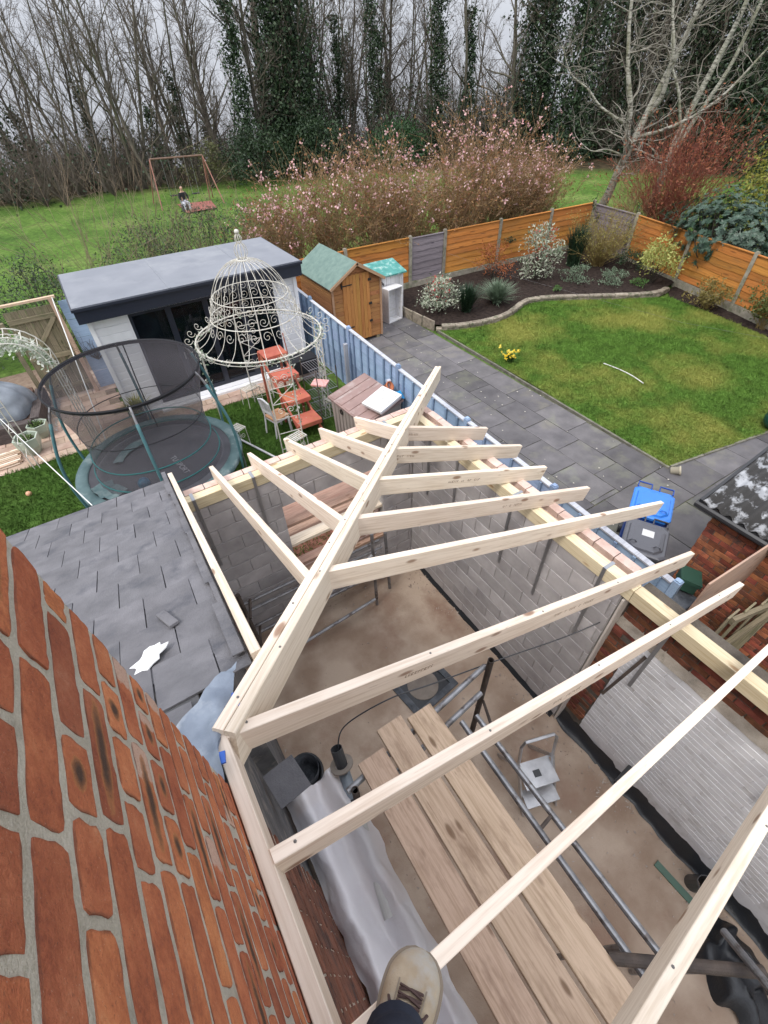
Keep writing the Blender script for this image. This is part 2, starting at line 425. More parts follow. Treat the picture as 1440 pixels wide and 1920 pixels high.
for i in range(150):
    x, y = r.uniform(5.2, 8.7), r.uniform(2.5, 13.5); s = r.uniform(.008, .022); a = r.uniform(0, 6.28)
    pet.add([(x + s * math.cos(a + q), y + s * math.sin(a + q), .022 + r.uniform(0, .006)) for q in (0, 1.6, 3.1, 4.5)], [(0, 1, 2, 3)])
o = pet.obj('fallen_petals', flat('petal', (.45, .42, .36, 1), .9)); tag(o, 'pale petals and flecks scattered on the grey paving', 'petals', kind='stuff')
# lawn edging strip (thin concrete edging)
EDGE = M_('edging_concrete', (.10, .095, .075, 1), (.20, .19, .15, 1), 7, .9, .5, var=.1)
ed = thing('lawn_edging', 'low concrete edging strip between the grey path and the lawn', 'edging', (8.75, 7, 0))
y = 3.2
while y < 11.3:
    x = 8.73 + (y - 3.2) * .022
    beam('edging_stone', (x, y, .05), (x + .02, min(y + .9, 11.3), .05 + rng.uniform(-.008, .008)), .05, .1, EDGE, ed); y += .91
x = 8.8
while x < 15.4:
    yv = 3.22 - (x - 8.7) * .16
    beam('edging_stone', (x, yv, .045), (x + .9, yv - .144, .045 + rng.uniform(-.008, .008)), .05, .1, EDGE, ed); x += .91
# flower bed soil ----------------------------------------------------
bed = MB()
poly = [(8.85, 11.45)] + KERB[1:] + [(18.3, 9.4), (18.9, 12.0), (19.1, 14.25), (9.0, 14.55)]
bed.add([(x, y, .17) for x, y in poly], [tuple(range(len(poly)))])
poly2 = [(17.5, 9.2), (16.9, 8.75), (16.75, 7.2), (16.35, 5.2), (15.5, 2.2), (16.2, 2.2), (17.2, 5.2), (18.1, 9.3)]
bed.add([(x, y, .035) for x, y in poly2], [tuple(range(len(poly2)))])
bed = bed.obj('flower_bed_soil', SOILC, origin=(13, 11, 0)); tag(bed, kind='structure')
clod = []
mbc = MB()
r = random.Random(5)
for i in range(2600):
    x, y = r.uniform(8.9, 19), r.uniform(2.2, 14.4); z = None
    if inside(poly, x, y): z = .17
    elif inside(poly2, x, y): z = .035
    if z is None: continue
    s = r.uniform(.01, .045); q = [Vector((r.uniform(-1, 1), r.uniform(-1, 1), r.uniform(-.2, 1))) * s + Vector((x, y, z)) for _ in range(4)]
    mbc.add(q, [(0, 1, 2), (0, 2, 3), (0, 3, 1), (1, 3, 2)])
o = mbc.obj('soil_clods', SOILC); tag(o, 'dark crumbly soil clods lying on the flower beds', 'soil', kind='stuff')
# curved kerb of the bed: individual walling stones, two courses
KS = M_('kerb_stone', (.16, .13, .10, 1), (.32, .28, .22, 1), 8, .9, .7, var=.2, dirt=(.08, .09, .05, 1), dirtscale=5)
kb = thing('bed_kerb', 'curved low stone kerb holding the raised flower bed beside the lawn', 'kerb', (12.5, 10.9, 0))
pts = []
for i in range(len(KERB) - 1):
    for t in range(6):
        a, b = Vector(KERB[i]), Vector(KERB[i + 1])
        p0 = Vector(KERB[max(i - 1, 0)]); p3 = Vector(KERB[min(i + 2, len(KERB) - 1)]); u = t / 6
        pts.append(.5 * ((2 * a) + (b - p0) * u + (2 * p0 - 5 * a + 4 * b - p3) * u * u + (3 * a - p0 - 3 * b + p3) * u ** 3))
def walk(pts, start, step):
    out = []; acc = start; d = 0.0
    for i in range(len(pts) - 1):
        L = (pts[i + 1] - pts[i]).length
        while acc <= d + L:
            out.append(pts[i].lerp(pts[i + 1], (acc - d) / L)); acc += step
        d += L
    return out
for c_, (z, st, sp, w) in enumerate(((.0, 0, .36, .16), (.1, .17, .43, .19))):
    w_ = walk(pts, st, sp)
    for a, b in zip(w_[:-1], w_[1:]):
        d = (b - a) * .015
        h = .1 if c_ == 0 else .085
        beam('kerb_stone', (a.x + d.x, a.y + d.y, z + h), (b.x - d.x, b.y - d.y, z + h + rng.uniform(-.006, .006)), w + rng.uniform(-.02, .02), h - .006, KS, kb, c=.012)
for (a, b) in (((8.72, 13.0), (8.76, 12.45)), ((8.77, 12.4), (8.8, 11.95)), ((8.81, 11.9), (8.86, 11.4))):
    beam('kerb_slab', (a[0], a[1], .3), (b[0], b[1], .29), .06, .32, KS, kb, c=.008)
# left patio in front of the garden room -------------------------------
PAV = M_('patio_paver', (.36, .25, .19, 1), (.50, .38, .30, 1), 4, .85, .3, var=.14, hue=.012, bscale=50)
PJ = M_('patio_joint_sand', (.16, .11, .08, 1), (.24, .18, .13, 1), 8, .95, .4)
pt = MB(); pt.box((-9, 10.88, -.05), (4.75, 11.75, .008)); pt.box((-9, 11.75, -.05), (-.3, 16, .008))
pt = pt.obj('patio', PJ); tag(pt, kind='structure')
pm = []
for s in range(3):
    mm = MB(); mm.box((-.29, -.14, -.02), (.29, .14, -.003)); mm.box((-.285, -.135, -.003), (.285, .135, 0)); mm = mm.mesh('paver'); mm.materials.append(PAV); pm.append(mm)
cnt = 0
for ri in range(14):
    y = 11.03 + ri * .29
    x = -3.5 + (.3 if ri % 2 else 0)
    while x < 4.4:
        if (ri < 3 or x < -.6) and not (ri > 8 and x < -2.2):
            place('paver', pm[cnt % 3], pt, Matrix.Translation((x + .29, y, .018 + rng.uniform(-.003, .003))) @ Euler((rng.uniform(-.008, .008), rng.uniform(-.008, .008), 0)).to_matrix().to_4x4()); cnt += 1
        x += .594
# ------------------------------------------------------------------ house wall (foreground brickwork)
def brick_material(name, kiss, streak):
    """fired brick: own tone per brick, darker arrises, kiln kiss marks, pale cement-stained ends, grit"""
    m, nt, n, l, p = newmat(name)
    oi = n.new('ShaderNodeObjectInfo'); rnd = oi.outputs['Random']
    def rr(k): return math_(nt, 'FRACT', math_(nt, 'MULTIPLY', rnd, k))
    v = coords(nt)
    f = math_(nt, 'ADD', math_(nt, 'MULTIPLY', noise(nt, v, 11, 4, .5), .55), math_(nt, 'MULTIPLY', noise(nt, v, 85, 5, .75), .45))
    base = ramp(nt, f, [(.30, (.25, .072, .040, 1)), (.45, (.43, .135, .062, 1)), (.57, (.53, .185, .085, 1)), (.72, (.62, .275, .14, 1))])
    tone = ramp(nt, rnd, [(0, (.62, .56, .66, 1)), (.18, (1.0, .95, .95, 1)), (.36, (.78, .68, .72, 1)), (.55, (1.1, 1.12, 1.05, 1)), (.75, (.88, .82, .84, 1)), (1, (1.12, 1.2, 1.05, 1))])
    c = mix(nt, 1.0, base, tone, 'MULTIPLY')
    tc = n.new('ShaderNodeTexCoord'); sp = n.new('ShaderNodeSeparateXYZ'); l.new(tc.outputs['Object'], sp.inputs[0])
    sg = n.new('ShaderNodeSeparateXYZ'); l.new(tc.outputs['Generated'], sg.inputs[0])
    gy, gz = sg.outputs[1], sg.outputs[2]
    wob = math_(nt, 'MULTIPLY', math_(nt, 'SUBTRACT', noise(nt, v, 40, 5, .7), .5), .35)
    # pale, cement stained end on some bricks
    pe = ramp(nt, math_(nt, 'ADD', gy, wob), [(.66, (0, 0, 0)), (.70, (1, 1, 1))])
    c = mix(nt, math_(nt, 'MULTIPLY', math_(nt, 'MULTIPLY', pe, math_(nt, 'GREATER_THAN', rr(31.7), .80)), .85), c, mix(nt, noise(nt, v, 140, 5, .8), (.36, .20, .15, 1), (.70, .54, .44, 1)))
    # kiln kiss mark: black heart in an orange halo
    yy = math_(nt, 'DIVIDE', sp.outputs[1], streak); zz = math_(nt, 'DIVIDE', sp.outputs[2], .021)
    d = math_(nt, 'SQRT', math_(nt, 'ADD', math_(nt, 'MULTIPLY', yy, yy), math_(nt, 'MULTIPLY', zz, zz)))
    d = math_(nt, 'ADD', d, math_(nt, 'MULTIPLY', math_(nt, 'SUBTRACT', noise(nt, v, 30, 5, .7), .5), .9))
    r3 = math_(nt, 'GREATER_THAN', rr(57.1), kiss)
    halo = ramp(nt, d, [(.9, (.7, .7, .7)), (1.5, (0, 0, 0))])
    c = mix(nt, math_(nt, 'MULTIPLY', halo, r3), c, (.50, .20, .075, 1))
    ring = ramp(nt, d, [(.3, (.92, .92, .92)), (.65, (.6, .6, .6)), (1.0, (0, 0, 0))])
    c = mix(nt, math_(nt, 'MULTIPLY', ring, r3), c, (.040, .030, .027, 1))
    # grit
    sk = ramp(nt, noise(nt, v, 210, 4, .7), [(.60, (0, 0, 0)), (.66, (1, 1, 1))])
    c = mix(nt, math_(nt, 'MULTIPLY', sk, .5), c, (.10, .05, .035, 1))
    sk2 = ramp(nt, noise(nt, v, 330, 3, .6), [(.67, (0, 0, 0)), (.72, (1, 1, 1))])
    c = mix(nt, math_(nt, 'MULTIPLY', sk2, .45), c, (.62, .48, .38, 1))
    # darker worn arrises
    ey = math_(nt, 'MINIMUM', gy, math_(nt, 'SUBTRACT', 1.0, gy)); ez = math_(nt, 'MINIMUM', gz, math_(nt, 'SUBTRACT', 1.0, gz))
    e = math_(nt, 'MINIMUM', math_(nt, 'MULTIPLY', ey, .2 if streak > .06 else .1), math_(nt, 'MULTIPLY', ez, .073))
    e = math_(nt, 'ADD', e, math_(nt, 'MULTIPLY', wob, .02))
    ed = ramp(nt, math_(nt, 'MULTIPLY', e, 100.0), [(.05, (.75, .75, .75)), (.55, (0, 0, 0))])
    c = mix(nt, ed, c, (.12, .052, .036, 1))
    l.new(c, p.inputs['Base Color']); p.inputs['Roughness'].default_value = .88; p.inputs['Specular IOR Level'].default_value = .25
    h = math_(nt, 'ADD', noise(nt, v, 70, 5, .8), math_(nt, 'MULTIPLY', noise(nt, v, 300, 4, .7), .5))
    bump(nt, h, .8, .006)
    return m
BRICK = brick_material('old_red_brick', .86, .10); BRICKH = brick_material('old_red_header_brick', .6, .026)
def mortar_mat(name, a, b, sc=9):
    m, nt, n, l, p = newmat(name)
    v = coords(nt, rnd=False)
    f = math_(nt, 'ADD', math_(nt, 'MULTIPLY', noise(nt, v, sc, 6, .6), .45), math_(nt, 'MULTIPLY', noise(nt, v, 230, 6, .8), .55))
    c = ramp(nt, f, [(.36, a), (.62, b)])
    st = ramp(nt, noise(nt, v, 3.1, 9, .75), [(.56, (0, 0, 0)), (.70, (1, 1, 1))])
    c = mix(nt, math_(nt, 'MULTIPLY', st, .65), c, tuple(x * .32 for x in a[:3]) + (1,))
    l.new(c, p.inputs['Base Color']); p.inputs['Roughness'].default_value = .97; p.inputs['Specular IOR Level'].default_value = .12
    bump(nt, math_(nt, 'ADD', noise(nt, v, 120, 8, .8), noise(nt, v, 22, 5, .6)), 1.0, .008)
    return m
MORTAR = mortar_mat('lime_mortar', (.40, .355, .29, 1), (.62, .56, .475, 1))
def brick_mesh(L, h, seed, depth=.05, nu=13, nv=5, jit=.0022, name='brick', mat=None, bulge=.0006):
    """flat weathered face with chipped edges; the sides have their own vertices so the arris stays crisp"""
    r = random.Random(seed); vs = []; fs = []
    for j in range(nv + 1):
        for i in range(nu + 1):
            y = -L / 2 + L * i / nu; z = -h / 2 + h * j / nv
            ed = (i in (0, nu)) or (j in (0, nv)); cn = (i in (0, nu)) and (j in (0, nv))
            wy = .0016 * math.sin(j * 1.9 + seed) + r.uniform(-.0005, .0005); wz = .0013 * math.sin(i * 1.1 + seed * 2.3) + r.uniform(-.0005, .0005)
            if i in (0, nu): y -= (wy + .0008) * (1 if i else -1)
            if j in (0, nv): z -= (wz + .0006) * (1 if j else -1)
            if cn: y -= .0035 * (1 if i else -1); z -= .003 * (1 if j else -1)
            x = r.uniform(-.0006, .0006) - (r.uniform(0, bulge) if ed else 0)
            vs.append((x, y, z))
    W = nu + 1
    for j in range(nv):
        for i in range(nu): fs.append((j * W + i, j * W + i + 1, (j + 1) * W + i + 1, (j + 1) * W + i))
    ring = [i for i in range(W)] + [j * W + nu for j in range(1, nv + 1)] + [nv * W + i for i in range(nu - 1, -1, -1)] + [j * W for j in range(nv - 1, 0, -1)]
    N = len(ring); b0 = len(vs)
    for k in ring: vs.append(vs[k])
    for k in ring: vs.append((-depth, vs[k][1] * 1.01, vs[k][2] * 1.02))
    for k in range(N): fs.append((b0 + (k + 1) % N, b0 + k, b0 + N + k, b0 + N + (k + 1) % N))
    me = bpy.data.meshes.new(name); me.from_pydata(vs, [], fs); me.update()
    me.materials.append(mat or BRICK)
    return me
HX, HY = -.25, .735            # face plane and rear corner of the house
house = thing('house_wall', 'weathered red brick house wall with pale mortar at lower left', 'wall', (-.6, -.6, 0))
hc = MB(); hc.box((-4.2, -5, 0), (HX - .0020, HY - .005, 6.2)); hc.obj('mortar', MORTAR, house, origin=(-.6, -.6, 0))
P_C = .0890; BH = .0728
st_m = [brick_mesh(.215, BH, i) for i in range(7)]; hd_m = [brick_mesh(.102, BH, 40 + i, nu=7, mat=BRICKH) for i in range(6)]; hs_m = [brick_mesh(.102, BH, 50 + i, nu=7) for i in range(3)]
zb = 4.12; r = random.Random(21); nb = 0
HEAD = {12, 14, 16, 18, 5, 20}          # header courses, the rest stretchers in half bond
for ci in range(23):
    z = zb + ci * P_C; header = ci in HEAD
    J = .0125; L = .102 if header else .215
    y = HY - .003; first = True
    while y > (-.75 if z > 4.9 else -.45):
        l_ = L
        sy = 1.0
        if first:
            cut = (.102, .165, .06, .215, .13, .08, .19)[ci % 7]
            l_ = min(cut, L); sy = l_ / L; first = False
        if header and r.random() < .12: l_ = .215
        me = r.choice(hd_m if L < .15 and l_ < .15 else st_m)
        M = Matrix.Translation((HX + r.uniform(-.0012, .0012), y - l_ / 2, z + r.uniform(-.0012, .0012))) @ Euler((r.uniform(-.004, .004), 0, r.uniform(-.004, .004))).to_matrix().to_4x4() @ Matrix.Diagonal((1, sy, 1, 1))
        if r.random() < .5: M = M @ Matrix.Rotation(math.pi, 4, 'X')
        place('brick', me, house, M); nb += 1
        y -= l_ + J
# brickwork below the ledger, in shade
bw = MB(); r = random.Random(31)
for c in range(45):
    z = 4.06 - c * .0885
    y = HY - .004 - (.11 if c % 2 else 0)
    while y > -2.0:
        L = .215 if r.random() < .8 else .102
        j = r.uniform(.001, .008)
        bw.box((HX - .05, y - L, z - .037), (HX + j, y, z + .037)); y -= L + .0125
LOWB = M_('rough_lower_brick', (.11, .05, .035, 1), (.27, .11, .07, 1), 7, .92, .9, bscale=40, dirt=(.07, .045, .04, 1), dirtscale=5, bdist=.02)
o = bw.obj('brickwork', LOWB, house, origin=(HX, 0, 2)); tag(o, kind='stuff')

# ------------------------------------------------------------------ annex with the slate roof (left of the new roof)
SL = .4                                   # rise per metre of both new roof slopes
def rz_y(y): return 4.40 - SL * (y - .9)
def rz_x(x): return 4.40 - SL * (x + .2)
SLATE = M_('slate', (.108, .105, .113, 1), (.175, .169, .18, 1), 5, .66, .5, var=.10, hue=.008, bscale=70, dirt=(.085, .085, .097, 1), dirtscale=3.5, spec=.4)
RENDER_D = M_('dark_render', (.06, .06, .065, 1), (.14, .135, .135, 1), 5, .9, .6, dirt=(.22, .20, .18, 1), dirtscale=6)
annex = thing('annex', 'single storey annex with grey slate roof beyond the brick wall', 'annex', (-1.6, 2.6, 0))
aw = MB(); aw.box((-4.2, HY, 0), (-.27, 1.4, 4.1)); aw.box((-4.2, 1.4, 0), (-.15, 4.4, 2.7))
aw.add([(-.15, 1.4, 2.7), (-.15, 4.4, 2.7), (-.15, 4.4, rz_y(4.4) - .1), (-.15, 1.4, rz_y(1.4) - .1), (-4.2, 1.4, 2.7), (-4.2, 4.4, 2.7), (-4.2, 4.4, rz_y(4.4) - .1), (-4.2, 1.4, rz_y(1.4) - .1)],
       [(0, 1, 2, 3), (4, 7, 6, 5), (3, 2, 6, 7), (0, 3, 7, 4), (1, 5, 6, 2)])
aw.obj('wall', RENDER_D, annex)
ang = math.atan(SL)
roofb = MB()
for xa, xb, RY0, RY1 in ((-4.3, -.27, HY, 1.27), (-4.3, -.01, 1.27, 4.74)):
    roofb.add([(xa, RY0, rz_y(RY0) - .095), (xb, RY0, rz_y(RY0) - .095), (xb, RY1, rz_y(RY1) - .095), (xa, RY1, rz_y(RY1) - .095),
               (xa, RY0, rz_y(RY0) - .06), (xb, RY0, rz_y(RY0) - .06), (xb, RY1, rz_y(RY1) - .06), (xa, RY1, rz_y(RY1) - .06)],
              [(3, 2, 1, 0), (4, 5, 6, 7), (0, 1, 5, 4), (1, 2, 6, 5), (2, 3, 7, 6), (3, 0, 4, 7)])
roof = roofb.obj('roof', RENDER_D, annex)
def slate_mesh(w, L, seed):
    r = random.Random(seed); mb = MB(); n = 5
    edge = []
    for k in range(n + 1): edge.append((-w / 2 + w * k / n, L + r.uniform(-.005, .004)))   # tail edge, a little ragged
    t = .010
    vs = [(-w / 2 + r.uniform(-.002, .002), 0), (w / 2 + r.uniform(-.002, .002), 0)] + edge[::-1]
    N = len(vs)
    mb.add([(x, y, 0) for x, y in vs] + [(x, y, t) for x, y in vs], [tuple(range(N - 1, -1, -1)), tuple(range(N, 2 * N))] + [(i, (i + 1) % N, N + (i + 1) % N, N + i) for i in range(N)])
    me = mb.mesh('slate'); me.materials.append(SLATE); return me
SW = .285; sm = [slate_mesh(SW - .006, .52, i) for i in range(6)]; hm = [slate_mesh(SW / 2 - .005, .52, 20 + i) for i in range(3)]
r = random.Random(9); G = .362
for row in range(11):
    yt = 4.80 - row * G                     # tail position in plan
    x = -.012 - (SW / 2 if row % 2 else 0)
    if row % 2:
        lst = [(x + SW / 4, hm)] ; x2 = x
    else: lst = []; x2 = -.012
    i = 0
    while x2 > -3.4:
        lst.append((x2 - SW / 2, sm)); x2 -= SW
    for xc, ms in lst:
        if yt - .52 * math.cos(ang) < HY: sc = (yt - HY - .01) / (.52 * math.cos(ang))
        else: sc = 1
        if xc > -.3 and yt < 1.3: continue
        if xc > -.3 and yt - .52 * math.cos(ang) < 1.22: sc = (yt - 1.22) / (.52 * math.cos(ang))
        yh = yt - .52 * sc * math.cos(ang)
        M = Matrix.Translation((xc, yh, rz_y(yh) - .0585 + r.uniform(0, .0015))) @ Euler((-ang + .022, 0, r.uniform(-.003, .003))).to_matrix().to_4x4() @ Matrix.Diagonal((1, sc, 1, 1))
        place('slate', r.choice(ms), roof, M)
# loose slate offcut and bird-lime / white paint splashes
WHITE = flat('white_splash', (.75, .75, .75, 1), .8)
def splash(c, s, seed, label):
    r = random.Random(seed); n = 18
    poly = []
    for k in range(n):
        q = 2 * math.pi * k / n; rr = s * r.uniform(.55, 1.1); poly.append((math.cos(q) * rr * 1.3, math.sin(q) * rr))
    mb = MB(Matrix.Translation(c) @ Euler((-ang + .016, 0, .5)).to_matrix().to_4x4()); mb.prism(poly, 0, .006)
    o = mb.obj('roof_splash', WHITE); return tag(o, label, 'splash')
splash((-.44, 1.62, rz_y(1.62) - .028), .085, 3, 'large torn white patch on the slates beside the brick wall')
splash((-.90, 2.3, rz_y(2.3) - .03), .05, 5, 'small white smear on the slate roof nearer the left edge')
o = beam('loose_slate', (-.35, 1.98, rz_y(1.98) - .012), (-.29, 1.80, rz_y(1.80) - .012), .055, .016, SLATE, up=(0, .37, .93)); tag(o, 'loose strip of slate lying on the roof below the verge', 'slate')
# verge slips of dark slate at the cut edge and new verge timber
verge = MB(); r = random.Random(2); y = 1.3
while y < 4.6:
    L = r.uniform(.25, .5); w = r.uniform(.025, .06)
    verge.add([], []); a = (-.02, y, rz_y(y) - .012); b = (-.02, y + L, rz_y(y + L) - .006)
    verge.bar((a[0] - w / 2, a[1], a[2]), (b[0] - w / 2, b[1], b[2] + .004), w, .007, up=(0, SL, 1)); y += L * 1.02
verge.obj('verge_slip', SLATE, annex)
GUT = flat('black_plastic', (.02, .02, .022, 1), .4, .5)
g = MB()
g.grid(lambda u, v: (-4.3 + u * 4.3, 4.83 - .055 * math.cos(v * math.pi), 2.75 - .06 * math.sin(v * math.pi)), 6, 8)
g.obj('gutter', GUT, annex, smooth=True)

# ------------------------------------------------------------------ extension floor, block walls
FLOORM = M_('concrete_floor', (.33, .235, .17, 1), (.51, .40, .31, 1), 1.6, .9, .5, bscale=45, dirt=(.31, .20, .145, 1), dirtscale=1.3, detail=12, lo=.36, hi=.62)
fl = MB(); fl.box((-.26, -6, -.05), (3.5, 4.2, .15)); fl = fl.obj('extension_floor', FLOORM); tag(fl, kind='structure')
BLOCK = M_('concrete_block', (.38, .355, .36, 1), (.50, .475, .475, 1), 5, .92, .5, var=.14, bscale=90, bdist=.006, spec=.2)
BJ = mortar_mat('block_mortar', (.44, .425, .42, 1), (.56, .54, .53, 1))
PINKB = M_('sawn_pink_brick', (.50, .35, .295, 1), (.66, .51, .45, 1), 10, .9, .6, var=.15, bscale=60)
def block_mesh(L, h, d, seed, mat=BLOCK, name='block'):
    r = random.Random(seed); c = .004; mb = MB(); j = lambda: r.uniform(-.002, .002)
    # face towards +x local, chamfered rim
    def ringv(x, s): return [(x, -L / 2 + s + j(), -h / 2 + s + j()), (x, L / 2 - s + j(), -h / 2 + s + j()), (x, L / 2 - s + j(), h / 2 - s + j()), (x, -L / 2 + s + j(), h / 2 - s + j())]
    vs = ringv(-d, 0) + ringv(-c, 0) + ringv(0, c)
    fs = [(i, (i + 1) % 4, 4 + (i + 1) % 4, 4 + i) for i in range(4)] + [(4 + i, 4 + (i + 1) % 4, 8 + (i + 1) % 4, 8 + i) for i in range(4)] + [(8, 9, 10, 11), (3, 2, 1, 0)]
    mb.add(vs, fs); me = mb.mesh(name); me.materials.append(mat); return me
bm = [block_mesh(.438, .213, .085, i) for i in range(4)]; bhm = [block_mesh(.213, .213, .085, 20 + i) for i in range(3)]
def lay_blocks(root, org, ang_z, length, z0, z1, skip=None, pitch=.225, bl=.448, ms=bm, hs=bhm, seed=0, name='block', rough=.0):
    """courses along a wall: org = start point on the face plane, blocks face the local +x"""
    r = random.Random(seed); T = Matrix.Translation(org) @ Matrix.Rotation(ang_z, 4, 'Z'); c = 0
    while z0 + c * pitch < z1 - .02:
        h = min(pitch, z1 - (z0 + c * pitch)); sz = h / pitch
        u = -(bl / 2) if c % 2 else 0.0
        while u < length - .02:
            a, b = max(u, 0), min(u + bl, length)
            um, zm = (a + b) / 2, z0 + c * pitch + h / 2
            if b - a > .05 and not (skip and skip(um, zm)):
                half = (b - a) < bl * .7
                nomL = (bl / 2 if half else bl)
                me = r.choice(hs if half else ms)
                M = T @ Matrix.Translation((r.uniform(-rough, rough), um, zm)) @ Matrix.Diagonal((1, (b - a) / nomL, sz, 1))
                place(name, me, root, M)
            u += bl
        c += 1
WX, WY = 2.944, 4.12     # inner faces of right and far walls
WT = 2.78                # wall head
CAPW_ = timber_mat('pale_reveal_timber', (.55, .50, .46, 1), (.44, .39, .35, 1), (.3, .22, .18, 1), rough=.8)
rw = thing('block_wall', 'grey concrete block wall on the right under the long wall plate', 'wall', (3.0, 2.5, .15))
core = MB(); core.box((WX + .012, .93, .15), (WX + .1, 4.4, WT - .002)); core.obj('mortar', BJ, rw)
lay_blocks(rw, (WX, 4.12, 0), math.pi, 4.12 - .93, .15, WT, seed=1)
ol = MB(); ol.box((3.14, .93, 0), (3.26, 4.40, 2.80)); ol.obj('outer_leaf', PINKB, rw)
pbm = [block_mesh(.215, .065, .1, 60 + i, PINKB, 'coping_brick') for i in range(3)]
r = random.Random(4); y = 1.0
while y < 4.2:
    place('coping_brick', r.choice(pbm), rw, Matrix.Translation((3.265 + r.uniform(-.006, .006), y + .11, 2.836)) ); y += .225
capm = T_PINK
# pale board at the end of the block wall (reveal)
beam('end_board', (WX + .05, .915, 2.75), (WX + .05, .915, .16), .13, .022, CAPW_, rw, up=(0, 1, 0))
OPX0, OPX1, OPZ0, OPZ1 = 1.02, 2.44, .95, 2.33
fwall = thing('block_wall', 'grey concrete block wall at the far end with an open window gap', 'wall', (1.5, 4.2, .15))
core = MB()
for a, b, c, d in ((-.02, OPX0, .15, WT), (OPX1, WX + .1, .15, WT), (OPX0, OPX1, .15, OPZ0), (OPX0, OPX1, OPZ1, WT)):
    core.box((a, WY + .012, c), (b, WY + .1, d - .002))
core.obj('mortar', BJ, fwall)
lay_blocks(fwall, (0.0, WY, 0), -math.pi / 2, OPX0, .15, WT, seed=3)
lay_blocks(fwall, (OPX1, WY, 0), -math.pi / 2, WX - OPX1, .15, WT, seed=4)
lay_blocks(fwall, (OPX0, WY, 0), -math.pi / 2, OPX1 - OPX0, .15, OPZ0, seed=8)
lay_blocks(fwall, (OPX0, WY, 0), -math.pi / 2, OPX1 - OPX0, OPZ1, WT, seed=9)
ol = MB()
for a, b, c, d in ((-.02, OPX0, 0, 2.80), (OPX1, 3.14, 0, 2.80), (OPX0, OPX1, 0, OPZ0 - .1), (OPX0, OPX1, OPZ1, 2.80)):
    ol.box((a, 4.28, c), (b, 4.40, d))
ol.obj('outer_leaf', PINKB, fwall)
r = random.Random(14); x = .06
while x < 3.2:
    place('coping_brick', r.choice(pbm), fwall, Matrix.Translation((x + .11, 4.405 + r.uniform(-.006, .006), 2.836)) @ Matrix.Rotation(math.pi / 2, 4, 'Z')); x += .225
# reveal timbers across the opening and the red soil outside it
for i, (y, z, w, h) in enumerate(((4.24, 1.95, .13, .05), (4.22, 1.62, .16, .05), (4.20, 1.20, .14, .06), (4.14, 1.05, .10, .05))):
    beam('reveal_timber', (OPX0 - .02, y, z), (OPX1 + .02, y + .01, z - .01), w, h, T_PINK if i != 1 else T_NEW, fwall)
sb = MB(); sb.box((OPX0, 4.20, OPZ0 - .1), (OPX1, 4.45, OPZ0 - .02)); sb.obj('sill', PINKB, fwall)
REDS = M_('red_soil', (.14, .055, .035, 1), (.27, .12, .085, 1), 5, .95, .8, bscale=20)
o = sheet('trench_soil', [(-.5, 4.4), (3.4, 4.4), (3.8, 6.2), (.3, 6.3), (-.5, 5.3)], .02, REDS)
for i, (y, z, w) in enumerate(((4.62, 1.75, .24), (4.52, 1.30, .2), (4.85, 1.05, .26))):
    o = beam('old_door_plank', (.75, y, z), (2.9, y + .03, z - .02), w, .03, T_PINK, up=(0, -.35, 1)); tag(o, ('wide pink brown plank lying outside window gap, topmost', 'pink brown plank outside the window gap, middle one', 'pink brown plank outside the window gap, lowest and farthest')[i], 'plank', 'planks outside the window gap')
# damp-proof course edge along floor
chips = MB(); r = random.Random(61)
for k in range(1500):
    t = r.random()
    if t < .4: x, y = WX - abs(r.gauss(0, .16)) - .02, r.uniform(-1.5, 4.0)
    elif t < .6: x, y = r.uniform(0, 2.9), 4.08 - abs(r.gauss(0, .2))
    else: x, y = r.uniform(-.2, 2.9), r.uniform(-2.5, 4.0)
    s = r.choice((.006, .009, .012, .02)) * r.uniform(.6, 1.4)
    q = [Vector((r.uniform(-1, 1), r.uniform(-1, 1), r.uniform(0, 1))) * s + Vector((x, y, .152)) for _ in range(4)]; chips.add(q, [(0, 1, 2), (0, 2, 3), (0, 3, 1), (1, 3, 2)])
o = chips.obj('rubble_chips', M_('mortar_crumb', (.25, .18, .14, 1), (.55, .48, .42, 1), 3, .95, .2)); tag(o, 'crumbs of mortar and sawdust scattered on the extension floor', 'rubble', kind='stuff')
DPM = flat('black_membrane', (.02, .022, .026, 1), .35, .5, bmp=.4)
# ------------------------------------------------------------------ old boundary wall: red brick above, grey painted brick below
OBR = M_('old_dark_brick', (.10, .035, .024, 1), (.25, .085, .05, 1), 9, .88, .6, var=.35, hue=.015, bscale=60, dirt=(.055, .035, .03, 1), dirtscale=5)
OBM = mortar_mat('sooty_mortar', (.075, .065, .055, 1), (.16, .14, .12, 1))
PAINT = M_('grey_masonry_paint', (.60, .60, .635, 1), (.72, .72, .75, 1), 3, .65, .35, var=.02, bscale=35, dirt=(.50, .49, .50, 1), dirtscale=2.4, bdist=.006)
OX = 3.03
ow = thing('boundary_wall', 'old red brick wall with grey painted lower part at right', 'wall', (3.1, -1, .15))
core = MB(); core.box((OX + .10, -4, 2.33), (OX + .22, .905, 2.72)); core.obj('mortar', OBM, ow)
core = MB(); core.box((OX + .004, -4, 0), (OX + .22, .655, 2.33)); core.obj('render_coat', PAINT, ow)
core = MB(); core.box((OX + .012, .655, 0), (OX + .22, .905, 2.33)); core.obj('rough_core', OBM, ow)
obm = [block_mesh(.217, .067, .07, 80 + i, OBR, 'brick') for i in range(4)]; obh = [block_mesh(.104, .067, .07, 90 + i, OBR, 'brick') for i in range(3)]
pbm2 = [block_mesh(.2235, .0725, .05, 100 + i, PAINT, 'painted_brick') for i in range(4)]; pbh2 = [block_mesh(.1105, .0725, .05, 110 + i, PAINT, 'painted_brick') for i in range(3)]
